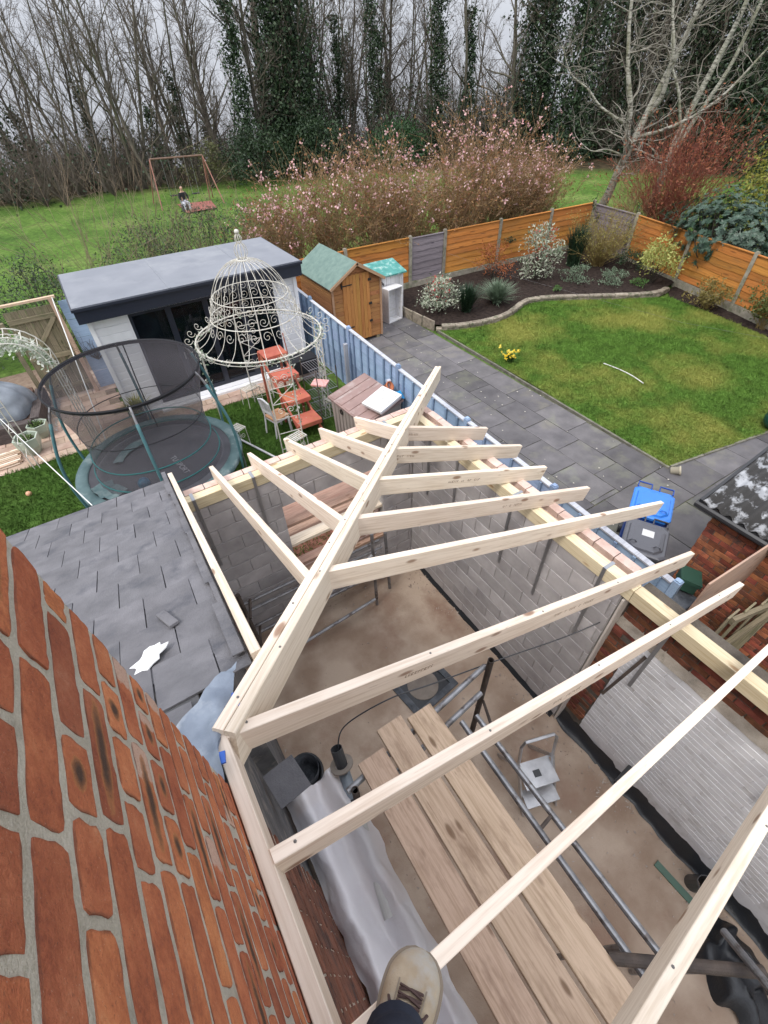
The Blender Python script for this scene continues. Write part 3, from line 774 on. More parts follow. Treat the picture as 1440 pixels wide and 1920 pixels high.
lay_blocks(ow, (OX + .092, .90, 0), math.pi, 2.3, 2.345, 2.72, pitch=.075, bl=.226, ms=obm, hs=obh, seed=5, name='brick', rough=.006)
lay_blocks(ow, (OX, .66, 0), math.pi, 2.0, .45, 2.33, pitch=.075, bl=.226, ms=pbm2, hs=pbh2, seed=6, name='painted_brick', rough=.0012)
lay_blocks(ow, (OX + .002, .90, 0), math.pi, .24, .45, 2.33, pitch=.075, bl=.226, ms=obm, hs=obh, seed=7, name='brick', rough=.012)
led = MB(); r = random.Random(3)
led.grid(lambda u, v: (OX - .01 + v * .125, .9 - u * 4.0, 2.335 + .03 * v + .012 * mnoise.noise(Vector((u * 30, v * 4, 1)))), 60, 3)
led.obj('ledge', mortar_mat('crumbling_mortar', (.22, .19, .16, 1), (.40, .36, .31, 1)), ow)
pl = MB(); pl.box((OX + .006, -4, .15), (OX + .07, .9, .45)); pl.obj('plinth', OBM, ow)
cop = MB()
cop.box((OX + .06, -4, 2.72), (OX + .26, .9, 2.755)); cop.obj('coping', OBM, ow)
def crumple(fn, nu, nv, amp, freq, seed):
    def g(u, v):
        p = Vector(fn(u, v)); q = p * freq + Vector((seed, seed * 2, 0))
        return p + Vector((mnoise.noise(q), mnoise.noise(q + Vector((31, 0, 0))), mnoise.noise(q + Vector((0, 57, 0))))) * amp
    return g
mb = MB(); mb.grid(crumple(lambda u, v: (OX - .10 + .11 * v, .95 - u * 3.4, .155 + .18 * v * v + .012), 60, 5, .035, 6, 1), 60, 6)
o = mb.obj('damp_membrane', DPM, smooth=True); tag(o, 'strip of black plastic membrane crumpled along foot of painted wall', 'membrane')
mb = MB(); mb.grid(crumple(lambda u, v: (WX - .05 + .05 * v, 4.05 - u * 3.1, .152 + .06 * v), 40, 3, .015, 6, 4), 40, 3)
o = mb.obj('damp_membrane', DPM, smooth=True); tag(o, 'narrow dark membrane edge between concrete floor and right block wall', 'membrane')

# ------------------------------------------------------------------ new roof frame
rf = thing('roof_frame', 'new pale timber hip roof frame over the extension', 'roof frame', (1.4, 2.0, WT))
RW, RD = .047, .165
# ledger against the brick wall
beam('ledger', (-.222, -1.6, 4.395), (-.222, .93, 4.395), .047, .19, T_NEW, rf)
# hip: two timbers side by side
hu = Vector((1, 1, -SL)); hu0 = Vector((-.2, .9, 4.425))
hl = 4.62
for s in (-1, 1):
    off = Vector((1, -1, 0)).normalized() * (.0245 * s)
    beam('hip_rafter', hu0 + off, hu0 + hu * (hl - (0.0 if s > 0 else .02)) + off, .046, .225, T_NEW, rf, c=.004)
def hipx(y): return -.2 + (y - .9)
# common and jack rafters on the right slope (run along X)
ends = {-.94: 3.9, -.47: 4.05, -.02: 3.95, .45: 4.0, .90: 3.95, 1.62: 4.72, 2.05: 3.83, 2.50: 3.62, 2.98: 3.72, 3.42: 3.56}
for y, xe in ends.items():
    x0 = -.197 if y < .95 else hipx(y) + .035
    beam('rafter', (x0, y, rz_x(x0)), (xe, y, rz_x(xe)), RW, RD, T_NEW, rf, e0=-SL if y < .95 else 0)
# jack rafters on the far slope (run along Y)
for x, ye in ((.45, 4.58), (.90, 4.56), (1.38, 4.62), (1.81, 4.52), (2.27, 4.44)):
    y0 = .9 + (x + .2) + .035
    beam('rafter', (x, y0, rz_y(y0)), (x, ye, rz_y(ye)), RW, RD, T_NEW, rf)
beam('verge_rafter', (.022, 1.22, rz_y(1.22) + .03), (.022, 4.82, rz_y(4.82) + .03), .05, .2, T_NEW, rf)
# wall plates
beam('wall_plate', (2.985, -2.4, 2.93), (2.985, .86, 2.93), .105, .145, T_PLATE, rf)
beam('wall_plate', (2.985, .865, 2.93), (2.985, 4.17, 2.93), .105, .145, T_PLATE, rf)
beam('wall_plate', (.05, 4.165, 2.93), (2.93, 4.165, 2.93), .105, .145, T_PLATE, rf)
GALV = flat('galvanised_steel', (.34, .35, .37, 1), .42, .5, metal=.75, bmp=.15)
for y in (3.75, 3.2, 2.3, 1.75, 1.16, .48, -.72):
    mb = MB()
    mb.box((2.925, y - .017, 2.932), (3.05, y + .017, 2.936)); mb.box((2.926, y - .017, 1.85), (2.929, y + .017, 2.936))
    mb.obj('strap', GALV, rf)
for x in (.12, .78, 2.55):
    mb = MB()
    mb.box((x - .017, 4.10, 2.932), (x + .017, 4.23, 2.936)); mb.box((x - .017, 4.106, 1.85), (x + .017, 4.109, 2.936))
    mb.obj('strap', GALV, rf)
# nails in the rafters: little dark heads on the hip
NAIL = flat('nail_head', (.12, .11, .10, 1), .5, .5)
mb = MB(); r = random.Random(8)
for k in range(22):
    t = .1 + k * .2; p = hu0 + hu * t + Vector((1, -1, 0)).normalized() * r.uniform(-.035, .035)
    mb.lathe([(0.0001, .0035), (.006, .0025), (.006, -.01)], 6, (p.x, p.y, p.z))
for y in (-.47, .45, .9):
    for k in range(5):
        x = -.12 + k * .9; mb.lathe([(0.0001, .0035), (.006, .0025), (.006, -.01)], 6, (x, y + r.uniform(-.012, .012), rz_x(x)))
mb.obj('nail', NAIL, rf)
INKM = flat('grade_stamp_ink', (.30, .21, .15, 1), .8)
r = random.Random(55)
for y_, x0_, n_ in ((.90, 2.2, 16), (.90, .9, 9), (2.50, 2.6, 14), (2.98, 2.3, 10), (2.05, 2.9, 10), (3.42, 2.8, 6), (.45, 1.6, 10)):
    xa_ = -.197
    M, L = frame((xa_, y_, rz_x(xa_)), (3.5, y_, rz_x(3.5)))
    mb = MB(M); u = x0_
    for k in range(n_):
        w = r.uniform(.008, .02); z0_ = -.095 + r.uniform(-.002, .002)
        mb.box((u, -.0243, z0_), (u + w * .35, -.0236, z0_ + .022))
        if r.random() < .7: mb.box((u, -.0243, z0_ + .017), (u + w, -.0236, z0_ + .022))
        if r.random() < .6: mb.box((u, -.0243, z0_), (u + w, -.0236, z0_ + .005))
        u += w + .008 + (.04 if r.random() < .15 else 0)
    mb.obj('grade_stamp', INKM, rf, kind='stuff')
# lead flashing crumpled over the corner
LEAD = M_('lead_sheet', (.15, .18, .23, 1), (.27, .31, .37, 1), 6, .5, .4, spec=.5, dirt=(.36, .39, .43, 1), dirtscale=5)
mb = MB()
A, B, C, D = Vector((-.47, .95, 4.37)), Vector((-.07, 1.26, 4.26)), Vector((-.222, .86, 4.41)), Vector((-.265, .70, 4.43))
mb.grid(crumple(lambda u, v: A.lerp(B, u).lerp(D.lerp(C, u), v) + Vector((0, 0, .03 * math.sin(u * 3.1))), 14, 10, .028, 13, 3), 16, 12)
o = mb.obj('lead_flashing', LEAD, smooth=True); tag(o, 'crumpled blue grey lead flashing at the wall corner beside hip rafter', 'flashing')
BLUE = flat('blue_plastic', (.01, .09, .42, 1), .4, .5)
for a_, b_, w_, lab in (((-.135, .98, 4.385), (-.115, 1.05, 4.36), .035, 'bright blue plastic packer beside hip rafter above the flashing'), ((-.235, .78, 4.445), (-.225, .82, 4.445), .02, 'small bright blue packer at the lower tip of flashing')):
    mb = MB(); mb.bar(a_, b_, w_, .01); o = mb.obj('blue_packer', BLUE); tag(o, lab, 'packer')
# ------------------------------------------------------------------ things inside the extension
STEEL = M_('scaffold_tube', (.22, .22, .23, 1), (.36, .36, .37, 1), 6, .42, .3, metal=.7, var=.1, dirt=(.10, .08, .07, 1), dirtscale=8)
RUST = M_('rusty_tube', (.05, .04, .036, 1), (.11, .085, .07, 1), 8, .7, .5, var=.1)
ALU = M_('aluminium', (.42, .42, .43, 1), (.58, .58, .59, 1), 9, .35, .2, metal=.85)
# scaffold boards on a working platform
bz = 2.45
for (x, y1, lab) in ((.455, 1.11, 'scaffold board nearest the brick house wall, shortest of the three'), (.70, 1.24, 'middle scaffold board with dark wet stain on its edge'), (.955, 1.19, 'scaffold board farthest from the brick wall with red scratch marks')):
    o = beam('scaffold_board', (x, -2.6, bz), (x + .005, y1, bz), .225, .038, T_BOARD, c=.005); tag(o, lab, 'board', 'scaffold boards of the working platform')
fr = thing('trestle_frame', 'galvanised scaffold trestle with two long rails beside the boards', 'trestle', (1.3, .2, .15))
def tubes(nm, segs, mat, parent, r=.0242, n=10):
    for a, b in segs:
        mb = MB(); mb.tube([a, b], r, n); mb.obj(nm, mat, parent, smooth=False)
tubes('rail', [((1.27, 1.0, 2.2), (1.24, -.85, 2.2)), ((1.42, .98, 2.16), (1.42, -.85, 2.16))], STEEL, fr)
tubes('transom', [((.2, 1.02, 2.36), (1.72, 1.24, 2.30)), ((.2, .92, 2.18), (1.60, 1.12, 2.12))], STEEL, fr)
# upright with open end
def open_tube(nm, a, b, r, mat, parent=None, wall=.005, n=14):
    mb = MB(); a, b = Vector(a), Vector(b)
    mb.tube([a, b], r, n, cap=False); mb.tube([b, a], r - wall, n, cap=False)
    M, L = frame(a, b)
    for e, x in ((0, 0), (1, L)):
        vs = []
        for k in range(n):
            q = 2 * math.pi * k / n
            vs += [M @ Vector((x, r * math.cos(q), r * math.sin(q))), M @ Vector((x, (r - wall) * math.cos(q), (r - wall) * math.sin(q)))]
        mb.add(vs, [(2 * k, 2 * k + 1, (2 * k + 3) % (2 * n), (2 * k + 2) % (2 * n)) for k in range(n)])
    return mb.obj(nm, mat, parent)
open_tube('upright', (1.73, 1.19, .16), (1.73, 1.20, 2.46), .028, RUST, fr)
open_tube('upright', (.25, .99, .16), (.25, .99, 2.40), .028, RUST, fr)
open_tube('cross_tube', (1.12, -.60, 2.22), (1.86, -1.14, 2.20), .035, RUST, fr)
tubes('brace', [((1.46, .82, 2.17), (1.73, 1.16, 1.7)), ((1.26, .1, 2.2), (1.42, .12, 2.16))], RUST, fr, .014)
tubes('upright', [((1.86, -.92, 2.15), (1.55, -1.5, 2.75)), ((1.24, -.62, .16), (1.24, -.62, 2.2)), ((1.80, -1.08, .16), (1.80, -1.08, 2.2))], STEEL, fr)
# stack of tower frames in the far left corner
tw = thing('scaffold_tower_frames', 'folded metal scaffold tower frames stacked against far block wall', 'scaffold', (1.0, 3.8, .15))
for (z, y) in ((1.12, 3.99), (1.02, 3.93), (.93, 4.0), (.62, 3.95), (.52, 3.9), (.42, 3.96)):
    tubes('rail', [((.18, y, z), (2.25, y - .04, z + .02))], STEEL, tw, .022)
for x, y in ((.10, 3.95), (.17, 3.75), (.06, 3.55)):
    tubes('upright', [((x, y, .16), (x - .03, y + .08, 1.55))], RUST, tw, .028)
    tubes('rung', [((x, y, .5), (x + .1, y + .25, .55)), ((x, y, 1.1), (x + .1, y + .25, 1.15))], RUST, tw, .02)
tubes('upright', [((1.95, 3.6, .16), (1.95, 3.62, 1.75)), ((2.28, 3.75, .16), (2.32, 3.9, 1.3))], STEEL, tw, .024)
tubes('rail', [((.9, 3.55, .95), (2.0, 3.62, 1.35)), ((.6, 3.5, .35), (1.9, 3.55, .4))], STEEL, tw, .024)
# manhole opening with cover frame
mh = thing('manhole', 'square dark manhole frame with a round concrete lid in the floor', 'manhole', (1.8, 2.16, .15))
T = Matrix.Translation((1.8, 2.17, .15)) @ Matrix.Rotation(R(8), 4, 'Z')
CONC = M_('manhole_lid_concrete', (.20, .165, .14, 1), (.30, .26, .22, 1), 6, .9, .4)
DKM = M_('dark_slate_edge', (.05, .055, .065, 1), (.13, .14, .155, 1), 8, .7, .6)
mb = MB(T)
for lo, hi in (((-.36, -.30, .003), (.36, -.22, .03)), ((-.36, .22, .003), (.36, .30, .03)), ((-.36, -.22, .003), (-.27, .22, .026)), ((.28, -.22, .003), (.36, .22, .032))): mb.box(lo, hi)
mb.obj('frame', DKM, mh)
mb = MB(T); mb.box((-.27, -.22, .002), (.28, .22, .006)); mb.obj('pit', DPM, mh)
mb = MB(T); mb.lathe([(.0001, .016), (.205, .016), (.21, .012), (.21, .004)], 28, (-.01, 0, 0)); mb.obj('lid', CONC, mh)
# soil pipe
pp = thing('soil_pipe', 'grey soil pipe with dark open socket beside scaffold boards', 'pipe', (.25, 1.2, 1.8))
PVCG = flat('grey_pvc', (.26, .30, .34, 1), .4, .5); PVCD = flat('dark_pvc', (.05, .052, .056, 1), .45, .5); PVCW = flat('white_pvc', (.55, .55, .53, 1), .5)
open_tube('socket', (.275, 1.30, 1.93), (.29, 1.42, 2.10), .05, PVCD, pp)
mb = MB(); mb.lathe([(.055, 0), (.10, .0), (.10, .012), (.055, .012)], 20, M=Matrix.Translation((.278, 1.325, 1.965)) @ Euler((R(-25), 0, 0)).to_matrix().to_4x4()); mb.obj('collar', CONC, pp)
mb = MB(); mb.tube([(.27, 1.285, 1.91), (.235, 1.06, 1.90)], .05, 16); mb.obj('coupler', PVCG, pp)
mb = MB(); mb.tube([(.235, 1.06, 1.90), (.23, 1.02, 1.90)], .055, 16); mb.obj('ring', PVCD, pp)
mb = MB(); mb.tube([(.23, 1.02, 1.90), (.10, .3, 1.86)], .047, 16); mb.obj('pipe', PVCW, pp)
# polythene sheet over roll by the house wall
def plastic_mat():
    m, nt, n, l, p = newmat('polythene')
    v = coords(nt, rnd=False)
    c = ramp(nt, noise(nt, v, 2.5, 6), [(.3, (.90, .87, .90, 1)), (.7, (.96, .95, .97, 1))])
    l.new(c, p.inputs['Base Color']); p.inputs['Roughness'].default_value = .3; p.inputs['Specular IOR Level'].default_value = .5; p.inputs['Coat Weight'].default_value = .7; p.inputs['Coat Roughness'].default_value = .12
    tr = n.new('ShaderNodeBsdfTranslucent'); tr.inputs[0].default_value = (.6, .6, .66, 1)
    ts = n.new('ShaderNodeBsdfTransparent')
    m1 = n.new('ShaderNodeMixShader'); m1.inputs[0].default_value = .12; l.new(p.outputs[0], m1.inputs[1]); l.new(tr.outputs[0], m1.inputs[2])
    m2 = n.new('ShaderNodeMixShader'); m2.inputs[0].default_value = .24; l.new(m1.outputs[0], m2.inputs[1]); l.new(ts.outputs[0], m2.inputs[2])
    l.new(m2.outputs[0], n['Material Output'].inputs[0])
    wv = n.new('ShaderNodeTexVoronoi'); wv.feature = 'DISTANCE_TO_EDGE'; wv.inputs['Scale'].default_value = 5.0; l.new(v, wv.inputs['Vector'])
    bump(nt, math_(nt, 'ADD', noise(nt, v, 9, 8, .65), math_(nt, 'MINIMUM', wv.outputs['Distance'], .12)), .35, .03)
    return m
POLY = plastic_mat()
def sheet_surf(u, v):
    x = -.243 + .53 * v; y = 1.36 - u * 3.4
    z = 1.78 + .20 * math.exp(-((v - .26) / .2) ** 2) + .19 * math.exp(-((v - .78) / .2) ** 2) + .012 * math.sin(u * 9 + v * 5)
    return (x, y, z)
mb = MB(); mb.grid(crumple(crumple(sheet_surf, 60, 30, .03, 5, 2), 60, 30, .014, 17, 5), 70, 34)
o = mb.obj('polythene_sheet', POLY, smooth=True); tag(o, 'translucent white polythene sheeting draped along the house wall', 'plastic sheet')
mb = MB(); mb.tube([(-.105, 1.22, 1.76), (-.105, -2.0, 1.76)], .12, 24)
o = mb.obj('insulation_roll', flat('pale_roll', (.92, .87, .88, 1), .6)); tag(o, 'pale rolled material lying under polythene along the house wall', 'roll')
mb = MB(); mb.tube([(.16, .32, 1.75), (.16, -2.2, 1.75)], .115, 24)
o = mb.obj('insulation_roll', flat('silver_roll', (.88, .90, .93, 1), .3, .5)); tag(o, 'silvery rolled material beside scaffold boards under the polythene', 'roll')
o = beam('low_board', (.02, -2.5, 1.63), (.02, 1.42, 1.63), .48, .04, T_BOARD); tag(o, 'low board under the polythene beside the house wall', 'board')
# dark drip tray / slate board, coiled hose and bucket under the first rafter
o = beam('slate_board', (-.235, 1.14, 2.88), (-.02, 1.17, 2.86), .24, .012, SLATE); tag(o, 'square dark slate board leaning beside the ledger end', 'slate board')
hs = MB()
for k in range(4):
    hs.tube([(.0 + (.15 + .012 * k) * math.cos(q * 2 * math.pi / 24), 2.0 + (.17 + .012 * k) * math.sin(q * 2 * math.pi / 24), .22 + .03 * k) for q in range(24)], .018, 6, closed=True)
o = hs.obj('coiled_hose', GUT, smooth=True); tag(o, 'coil of black hose on the floor below the hip rafter end', 'hose')
mb = MB(); mb.lathe([(.0001, .01), (.13, .01), (.16, .3), (.165, .3), (.135, .0)], 20, (.0, 2.0, .15)); o = mb.obj('bucket', DKM, smooth=True); tag(o, 'dark grey bucket standing inside the black hose coil', 'bucket')
# small aluminium step stool
sl = thing('step_ladder', 'small folding aluminium step ladder standing on the concrete floor', 'step ladder', (2.15, .55, .15))
T = Matrix.Translation((2.13, .58, .15)) @ Matrix.Rotation(R(-18), 4, 'Z')
for z, y, d in ((.26, -.22, .18), (.50, -.06, .26)):
    mb = MB(T); mb.box((-.19, y - d / 2, z - .03), (.19, y + d / 2, z)); mb.obj('tread', ALU, sl)
for s in (-1, 1):
    mb = MB(T); mb.bar((.20 * s, -.30, 0), (.20 * s, .04, .62), .02, .05); mb.obj('leg', ALU, sl)
    mb = MB(T); mb.bar((.20 * s, .34, 0), (.20 * s, .05, .55), .02, .04); mb.obj('leg', ALU, sl)
mb = MB(T); mb.tube([(-.20, .03, .58), (-.20, .10, .95), (-.16, .115, 1.02), (.16, .115, 1.02), (.20, .10, .95), (.20, .03, .58)], .017, 8); mb.obj('hand_rail', ALU, sl)
mb = MB(T); mb.box((-.05, -.1, .501), (.03, -.03, .503)); mb.obj('rating_label', PVCD, sl)
# black pipes near the painted wall, waste stub, green offcut, cable
o = open_tube('waste_pipe', (3.0, .02, .62), (2.72, .0, .66), .03, PVCD); tag(o, 'short dark waste pipe stub poking out of painted wall', 'pipe')
o = open_tube('drain_pipe', (2.86, -1.0, .16), (2.80, -1.02, .5), .075, PVCD); tag(o, 'black upright drain pipe end at the foot of painted wall', 'pipe')
o = beam('green_offcut', (2.70, -.70, .17), (2.72, -1.08, .17), .07, .02, flat('green_plastic', (.10, .17, .13, 1), .5)); tag(o, 'faded green plastic offcut lying on the concrete floor', 'offcut')
mb = MB(); mb.grid(crumple(lambda u, v: (2.3 + .55 * u, -1.35 - .6 * v + .2 * u, .17 + .2 * math.sin(u * 3.1) * math.sin(v * 3.1)), 16, 16, .12, 6, 8), 18, 18)
o = mb.obj('black_bag', DPM, smooth=True); tag(o, 'shiny black plastic sack heaped on the floor at lower right', 'sack')
mb = MB(); cp = [Vector(p) for p in ((.29, 1.4, 2.05), (.42, 1.5, 2.2), (.8, 1.4, 2.45), (1.2, 1.3, 2.46), (1.9, 1.25, 2.2), (2.6, 1.1, 2.15), (2.93, .98, 2.3))]
def smooth_pts(cp, n=8):
    out = []
    for i in range(len(cp) - 1):
        a, b = cp[i], cp[i + 1]; p0 = cp[max(i - 1, 0)]; p3 = cp[min(i + 2, len(cp) - 1)]
        for t in range(n):
            u = t / n; out.append(.5 * ((2 * a) + (b - p0) * u + (2 * p0 - 5 * a + 4 * b - p3) * u * u + (3 * a - p0 - 3 * b + p3) * u ** 3))
    return out + [cp[-1]]
mb.tube(smooth_pts(cp), .006, 6); o = mb.obj('cable', PVCD, smooth=True); tag(o, 'thin dark cable strung across above the boards to the block wall', 'cable')
o = beam('loose_strap', (2.98, .52, 2.3), (2.9, .62, 1.45), .03, .003, RUST, up=(1, 0, 0)); tag(o, 'dark metal strap leaning against the grey painted wall', 'strap')

# ------------------------------------------------------------------ fences
ORANGE = timber_mat('orange_stained_timber', (.46, .19, .045, 1), (.34, .13, .028, 1), (.18, .07, .02, 1), dirt=(.25, .13, .05, 1), grain=2, rough=.85, var=.2)
GREYW = timber_mat('silvered_timber', (.22, .19, .205, 1), (.14, .12, .13, 1), (.05, .04, .05, 1), grain=2.5, rough=.9, var=.12)
BLUEW = timber_mat('blue_painted_timber', (.31, .41, .57, 1), (.255, .35, .50, 1), (.23, .32, .46, 1), grain=1.2, rough=.75, var=.06)
BLUED = timber_mat('blue_painted_batten', (.23, .31, .44, 1), (.18, .26, .38, 1), (.16, .24, .35, 1), grain=1.2, rough=.75, var=.05)
CAPW = timber_mat('pale_capping_timber', (.45, .46, .50, 1), (.34, .35, .39, 1), (.25, .25, .28, 1), rough=.85)
POSTC = M_('concrete_post', (.20, .18, .14, 1), (.34, .31, .25, 1), 8, .9, .5, var=.12, dirt=(.14, .15, .09, 1))
def waney_mesh(name, mat, seed, L=1.0, h=.205, amp=.014):
    r = random.Random(seed); n = 12; mb = MB(); t = .011
    lo = []
    ph = r.uniform(0, 6); f1 = r.uniform(4, 7)
    for k in range(n + 1):
        u = k / n; lo.append(amp * (.6 * math.sin(ph + f1 * u) + .5 * math.sin(2.3 * ph + 2.4 * f1 * u) + r.uniform(-.3, .3)))
    vs = []
    for k in range(n + 1):
        x = L * k / n
        vs += [(x, 0, lo[k]), (x, -t, lo[k]), (x, -t * .5, h), (x, 0, h)]
    fs = []
    for k in range(n):
        a, b = 4 * k, 4 * k + 4
        for i in range(4): fs.append((a + i, a + (i + 1) % 4, b + (i + 1) % 4, b + i))
    fs += [(3, 2, 1, 0), tuple(4 * n + i for i in range(4))]
    mb.add(vs, fs); me = mb.mesh(name); me.materials.append(mat); return me
WO = [waney_mesh('board', ORANGE, i) for i in range(5)]; WG = [waney_mesh('board', GREYW, 10 + i) for i in range(3)]
WB = [waney_mesh('board', BLUEW, 20 + i, amp=.003) for i in range(3)]
def lap_panel(fence, a, b, z0, z1, ms, frame_mat, nb, r, side=1, battens=0, bat_mat=None, tilt=.05, cap=True):
    """one lap panel from a to b (plan): panel part with its boards as sub-parts"""
    a, b = Vector((a[0], a[1], 0)), Vector((b[0], b[1], 0))
    M, L = frame((a.x, a.y, 0), (b.x, b.y, 0))      # local x along the panel, local y to the left of travel
    back = MB(M); back.box((0, .006, z0 + .01), (L, .014, z1 - .01))
    panel = back.obj('panel', frame_mat, fence)
    stp = (z1 - z0 - .05) / nb
    for k in range(nb):
        z = z0 + .01 + k * stp
        me = r.choice(ms)
        T = M @ Matrix.Translation((0.003, -.004 if side > 0 else .022, z)) @ Matrix.Rotation(-tilt * side, 4, 'X') @ Matrix.Diagonal((L - .006, side, (stp + .035) / .205, 1))
        place('board', me, panel, T)
    for k in range(battens):
        x = L * (k + .5) / battens + r.uniform(-.03, .03)
        mb = MB(M)
        if side > 0: mb.box((x - .022, -.05, z0 + .03), (x + .022, -.024, z1 - .02))
        else: mb.box((x - .022, .036, z0 + .03), (x + .022, .062, z1 - .02))
        mb.obj('batten', bat_mat, panel)
    if cap:
        mb = MB(M); mb.box((0, -.035, z1 - .012), (L, .045, z1 + .014)); mb.obj('capping', CAPW if bat_mat else frame_mat, panel)
    return panel
def post(fence, x, y, z1, mat, w=.1, z0=0):
    mb = MB(); mb.box((x - w / 2, y - w / 2, z0), (x + w / 2, y + w / 2, z1 - .02)); mb.box((x - w / 2 + .012, y - w / 2 + .012, z1 - .02), (x + w / 2 - .012, y + w / 2 - .012, z1)); return mb.obj('post', mat, fence)
r = random.Random(17)
bf = thing('back_fence', 'orange stained lap panel fence across the back of the right garden', 'fence', (13, 14.5, 0))
BX = [5.2, 7.7, 10.19, 11.64, 14.15, 16.68, 19.0]; BY = lambda x: 14.78 - (x - 8) * .048
for i in range(6):
    a, b = BX[i], BX[i + 1]; grey = i == 2
    lap_panel(bf, (a + .06, BY(a)), (b - .06, BY(b)), .32, 1.72 + r.uniform(-.02, .02), WG if grey else WO, GREYW if grey else ORANGE, 7, r)
    beam('gravel_board', (a + .06, BY(a) - .01, .315), (b - .06, BY(b) - .01, .315), .04, .3, POSTC, bf)
for x in BX: post(bf, x, BY(x), 1.8, POSTC, .11)
sfn = thing('side_fence', 'orange stained lap fence along the right side of the lawn', 'fence', (17.6, 8, 0))
SP = [(19.0, 14.2), (18.72, 12.0), (18.02, 9.35), (17.38, 6.95), (16.6, 4.6), (15.85, 2.3)]
for i in range(5):
    a, b = Vector(SP[i]), Vector(SP[i + 1]); d = (b - a).normalized() * .06; grey = i == 0
    a2, b2 = a + d, b - d
    lap_panel(sfn, a2, b2, .28, 1.68, WG if grey else WO, GREYW if grey else ORANGE, 7, r, side=1)
    beam('gravel_board', (a2.x, a2.y, .275), (b2.x, b2.y, .275), .04, .26, POSTC, sfn)
for i, p in enumerate(SP[1:]): post(sfn, p[0], p[1], 1.76, POSTC, .11)
bl = thing('blue_fence', 'pale blue painted lap fence between the two gardens', 'fence', (4.8, 7, 0))
FX = lambda y: 4.98 - (12.5 - y) * .04
FY = [14.0, 11.7, 9.45, 7.24, 4.98, 2.95, .98]
for i in range(6):
    a, b = FY[i], FY[i + 1]
    lap_panel(bl, (FX(a), a - .05), (FX(b), b + .05), .1, 1.72 - .02 * (i % 2), WB, BLUEW, 6, r, side=1, battens=6, bat_mat=BLUED, tilt=.04)
for i, y in enumerate(FY[1:]):
    post(bl, FX(y), y, 1.79, BLUEW if i % 2 else BLUED, .085)
for y in (9.35, 7.35): 
    beam('support_post', (FX(y) - .13, y, 1.45), (FX(y) - .13, y, 0), .08, .08, CAPW, bl)
# side gate, plywood board and meter clutter at the end of the passage
ga = thing('side_gate', 'mossy old timber gate leaning beside the brick outbuilding', 'gate', (5.0, .3, 0))
for k in range(3): beam('board', (4.80 + k * .24, .40 - .05 * k, 1.7), (4.80 + k * .24, .40 - .05 * k, .1), .02, .22, T_OLD, ga, up=(1, 0, 0))
beam('rail', (4.66, .37, 1.66), (5.45, .20, 1.68), .05, .1, T_OLD, ga); beam('rail', (4.66, .37, .6), (5.45, .20, .62), .05, .1, T_OLD, ga)
beam('brace', (4.72, .34, .65), (5.40, .18, 1.7), .05, .09, T_OLD, ga)
beam('gate_post', (5.38, .22, 2.25), (5.38, .22, 0), .11, .11, T_OLD, ga)
PLY = timber_mat('plywood', (.42, .29, .21, 1), (.33, .21, .15, 1), (.2, .12, .08, 1), dirt=(.26, .2, .17, 1), rough=.75)
o = beam('plywood_sheet', (4.22, .68, 2.28), (5.50, .62, 2.28), .02, .75, PLY); tag(o, 'brown plywood sheet standing on edge against the brick outbuilding', 'plywood')
o = thing('meter_box', 'dark broken box with a green lid beside plywood sheet', 'box', (4.75, .95, 0))
mb = MB(); mb.box((4.45, .78, .0), (4.9, 1.12, 1.35)); mb.obj('body', DKM, o)
mb = MB(Matrix.Translation((4.95, 1.0, 1.5)) @ Euler((.1, .2, .5)).to_matrix().to_4x4()); mb.box((-.14, -.1, -.12), (.14, .1, 0)); mb.box((-.16, -.12, 0), (.16, .12, .05)); mb.obj('lid', flat('green_paint', (.02, .06, .04, 1), .5), o)
# ------------------------------------------------------------------ brick outbuilding at right with corrugated roof
ob = thing('outbuilding', 'red brick outbuilding with blackened corrugated roof at right edge', 'outbuilding', (6.6, -.6, 0))
OBX = 5.52
core = MB(); core.box((OBX + .01, -3.2, 0), (8.3, 1.29, 2.12)); core.obj('mortar', OBM, ob)
OBR2 = M_('outbuilding_brick', (.13, .045, .03, 1), (.36, .115, .055, 1), 7, .88, .6, var=.42, hue=.015, bscale=60, dirt=(.07, .045, .04, 1), dirtscale=3)
om = [block_mesh(.217, .067, .07, 180 + i, OBR2, 'brick') for i in range(5)]; oh = [block_mesh(.104, .067, .07, 190 + i, OBR2, 'brick') for i in range(3)]
lay_blocks(ob, (OBX, 1.30, 0), math.pi, 2.1, .02, 2.12, pitch=.076, bl=.227, ms=om, hs=oh, seed=15, name='brick', rough=.004)
lay_blocks(ob, (OBX + .006, 1.30, 0), math.pi / 2, .0, .02, 2.1)
nm = MB(); r = random.Random(77)
for c in range(28):
    x = OBX + .005 + (.11 if c % 2 else 0)
    while x < 8.2:
        nm.box((x, 1.28, .022 + c * .076), (x + .217, 1.301 + r.uniform(-.003, .003), .089 + c * .076)); x += .227
o = nm.obj('end_brickwork', OBR2, ob); tag(o, kind='stuff')
def corr_mat():
    m, nt, n, l, p = newmat('mossy_corrugated_sheet')
    v = coords(nt, rnd=False)
    c = ramp(nt, noise(nt, v, 6, 8, .65), [(.3, (.26, .27, .29, 1)), (.6, (.42, .43, .45, 1))])
    k = ramp(nt, noise(nt, v, 5.0, 7, .65), [(.40, (0, 0, 0)), (.50, (1, 1, 1))])
    c = mix(nt, k, c, (.035, .033, .032, 1))
    k2 = ramp(nt, noise(nt, v, 2.1, 6, .6), [(.60, (0, 0, 0)), (.68, (1, 1, 1))])
    c = mix(nt, k2, c, (.07, .045, .02, 1))
    l.new(c, p.inputs['Base Color']); p.inputs['Roughness'].default_value = .85
    bump(nt, noise(nt, v, 50, 7, .75), .9, .015); return m
mb = MB()
